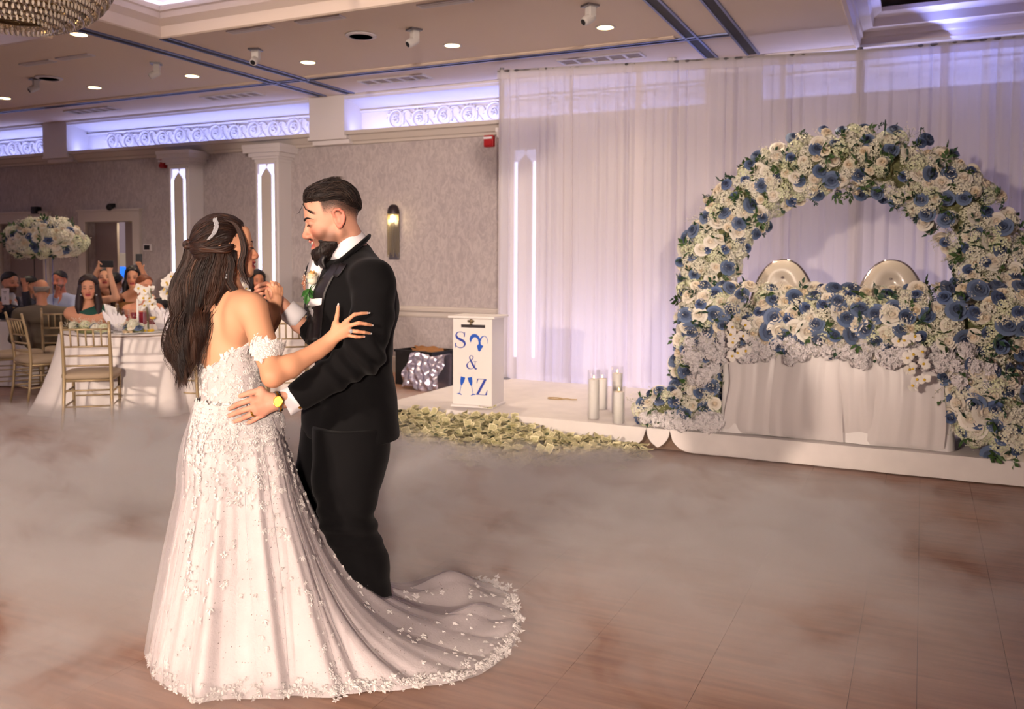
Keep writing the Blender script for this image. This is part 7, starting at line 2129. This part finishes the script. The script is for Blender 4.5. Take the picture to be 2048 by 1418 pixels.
guest(208, 560, 10.0, -FW * .8 + RX * .45, 'woman in white filming with a phone held high in both hands', (48, 32, 28), (226, 222, 224), (224, 172, 142), 'long', False, ((K(186, 562, 9.85), K(196, 538, 9.7)), (K(232, 596, 9.75), K(220, 548, 9.7))), female=True, pitch=.35)
phone(K(213, 528, 9.62), RX, FW + UP * .1, 'phone held sideways above the woman in white')
guest(232, 566, 11.2, FW, 'dark-haired person with their back turned in the doorway', (22, 18, 22), (24, 24, 30), (190, 136, 110), 'short', True)
guest(267, 556, 10.1, -FW * .9 + RX * .2, 'woman with long black hair holding a phone upright overhead', (24, 18, 20), (150, 104, 56), (218, 160, 128), 'long', False, ((K(246, 640, 9.9), K(262, 650, 9.75)), (K(296, 566, 9.95), K(284, 540, 9.8))), female=True)
phone(K(278, 521, 9.76), UP, FW, 'dark phone held upright by the black-haired woman')
guest(289, 574, 9.6, -FW * .6 + RX * .75, 'auburn-haired woman in a red dress behind the orchids', (110, 60, 34), (128, 14, 34), (214, 150, 120), 'short', False, female=True)
guest(347, 566, 10.2, -FW * .85 + RX * .3, 'bald man in dark clothes behind the far orchids', (60, 50, 46), (30, 28, 34), (186, 120, 94), 'none', True)
guest(516, 562, 11.0, -FW * .8 + RX * .4, 'young woman with dark hair glimpsed between the couple', (26, 20, 22), (60, 54, 62), (182, 122, 92), 'long', True, female=True)
guest(622, 562, 10.6, -FW * .3 - RX, 'dark-haired guest half hidden behind the white rose boutonniere', (24, 20, 22), (26, 24, 28), (186, 130, 104), 'short', True)
# ================================================================== LOW-LYING FOG
def fog_material():
    m = bpy.data.materials.new('dry_ice_fog'); m.use_nodes = True
    N, L = m.node_tree.nodes, m.node_tree.links
    for n in list(N):
        if n.type == 'BSDF_PRINCIPLED': N.remove(n)
    out = N['Material Output']; g = N.new('ShaderNodeNewGeometry'); sp = N.new('ShaderNodeSeparateXYZ'); L.new(g.outputs['Position'], sp.inputs[0])
    def M_(op, *a, clamp=False):
        n = N.new('ShaderNodeMath'); n.operation = op; n.use_clamp = clamp
        for i, v in enumerate(a):
            if isinstance(v, (int, float)): n.inputs[i].default_value = v
            else: L.new(v, n.inputs[i])
        return n.outputs[0]
    X, Y, Z = sp.outputs
    def noise(scale, stretch, detail, dist, rough=.5):
        mp = N.new('ShaderNodeMapping'); mp.inputs['Scale'].default_value = stretch; mp.inputs['Rotation'].default_value = (0, 0, .35); L.new(g.outputs['Position'], mp.inputs['Vector'])
        t = N.new('ShaderNodeTexNoise'); t.inputs['Scale'].default_value = scale; t.inputs['Detail'].default_value = detail; t.inputs['Distortion'].default_value = dist; t.inputs['Roughness'].default_value = rough
        L.new(mp.outputs['Vector'], t.inputs['Vector']); return t.outputs['Fac']
    n1 = noise(.75, (1, 1.25, 1.0), 2.0, .6); n2 = noise(2.3, (1, 1.4, 1.8), 3.0, .8, .6)
    nn = M_('ADD', M_('MULTIPLY', n1, .56), M_('MULTIPLY', n2, .44))
    def blob(x, y, rx, ry, a):
        dx, dy = M_('DIVIDE', M_('SUBTRACT', X, x), rx), M_('DIVIDE', M_('SUBTRACT', Y, y), ry)
        r2 = M_('ADD', M_('MULTIPLY', dx, dx), M_('MULTIPLY', dy, dy)); return M_('MULTIPLY', M_('EXPONENT', M_('MULTIPLY', r2, -1.0)), a)
    reg = None
    for bl in FOG_BLOBS:
        b = blob(*bl); reg = b if reg is None else M_('ADD', reg, b)
    # top of the fog layer follows the billows
    th = M_('ADD', M_('MULTIPLY', M_('MULTIPLY', M_('SUBTRACT', nn, .28, clamp=True), 2.0), M_('MULTIPLY', reg, .42)), .012)
    prof = M_('SUBTRACT', 1.0, M_('DIVIDE', Z, th), clamp=True)
    w = M_('MULTIPLY', M_('MULTIPLY', M_('SUBTRACT', nn, .40, clamp=True), 9.0, clamp=False), reg)
    den = M_('MULTIPLY', M_('MULTIPLY', M_('MINIMUM', w, 1.6), M_('POWER', prof, .8)), FOG_DENSITY)
    v = N.new('ShaderNodeVolumePrincipled'); v.inputs['Color'].default_value = (.995, .965, .955, 1); v.inputs['Anisotropy'].default_value = .1
    L.new(den, v.inputs['Density']); L.new(v.outputs[0], out.inputs['Volume'])
    return m
FOG_BLOBS = [(-3.4, 4.3, 2.6, 1.25, 1.3), (-6.2, 4.4, 2.2, 1.4, 1.1), (-3.5, 2.5, 1.3, 1.2, 1.0), (-1.3, 4.4, 1.5, 1.4, .85), (.2, 4.9, 1.3, 1.0, .32), (-.7, 3.1, .9, .8, .17), (-4.6, 7.4, .9, .8, .7), (.1, 5.7, 1.6, .5, .25), (-2.9, 1.7, .5, .8, .6)]
FOG_DENSITY = 11.0
fg = MB().box((-4.2, 3.9, .222), (15.0, 8.0, .44)).build('ground_fog', fog_material())
tag(fg, 'white dry-ice fog drifting low over the dance floor', 'fog', kind='stuff')
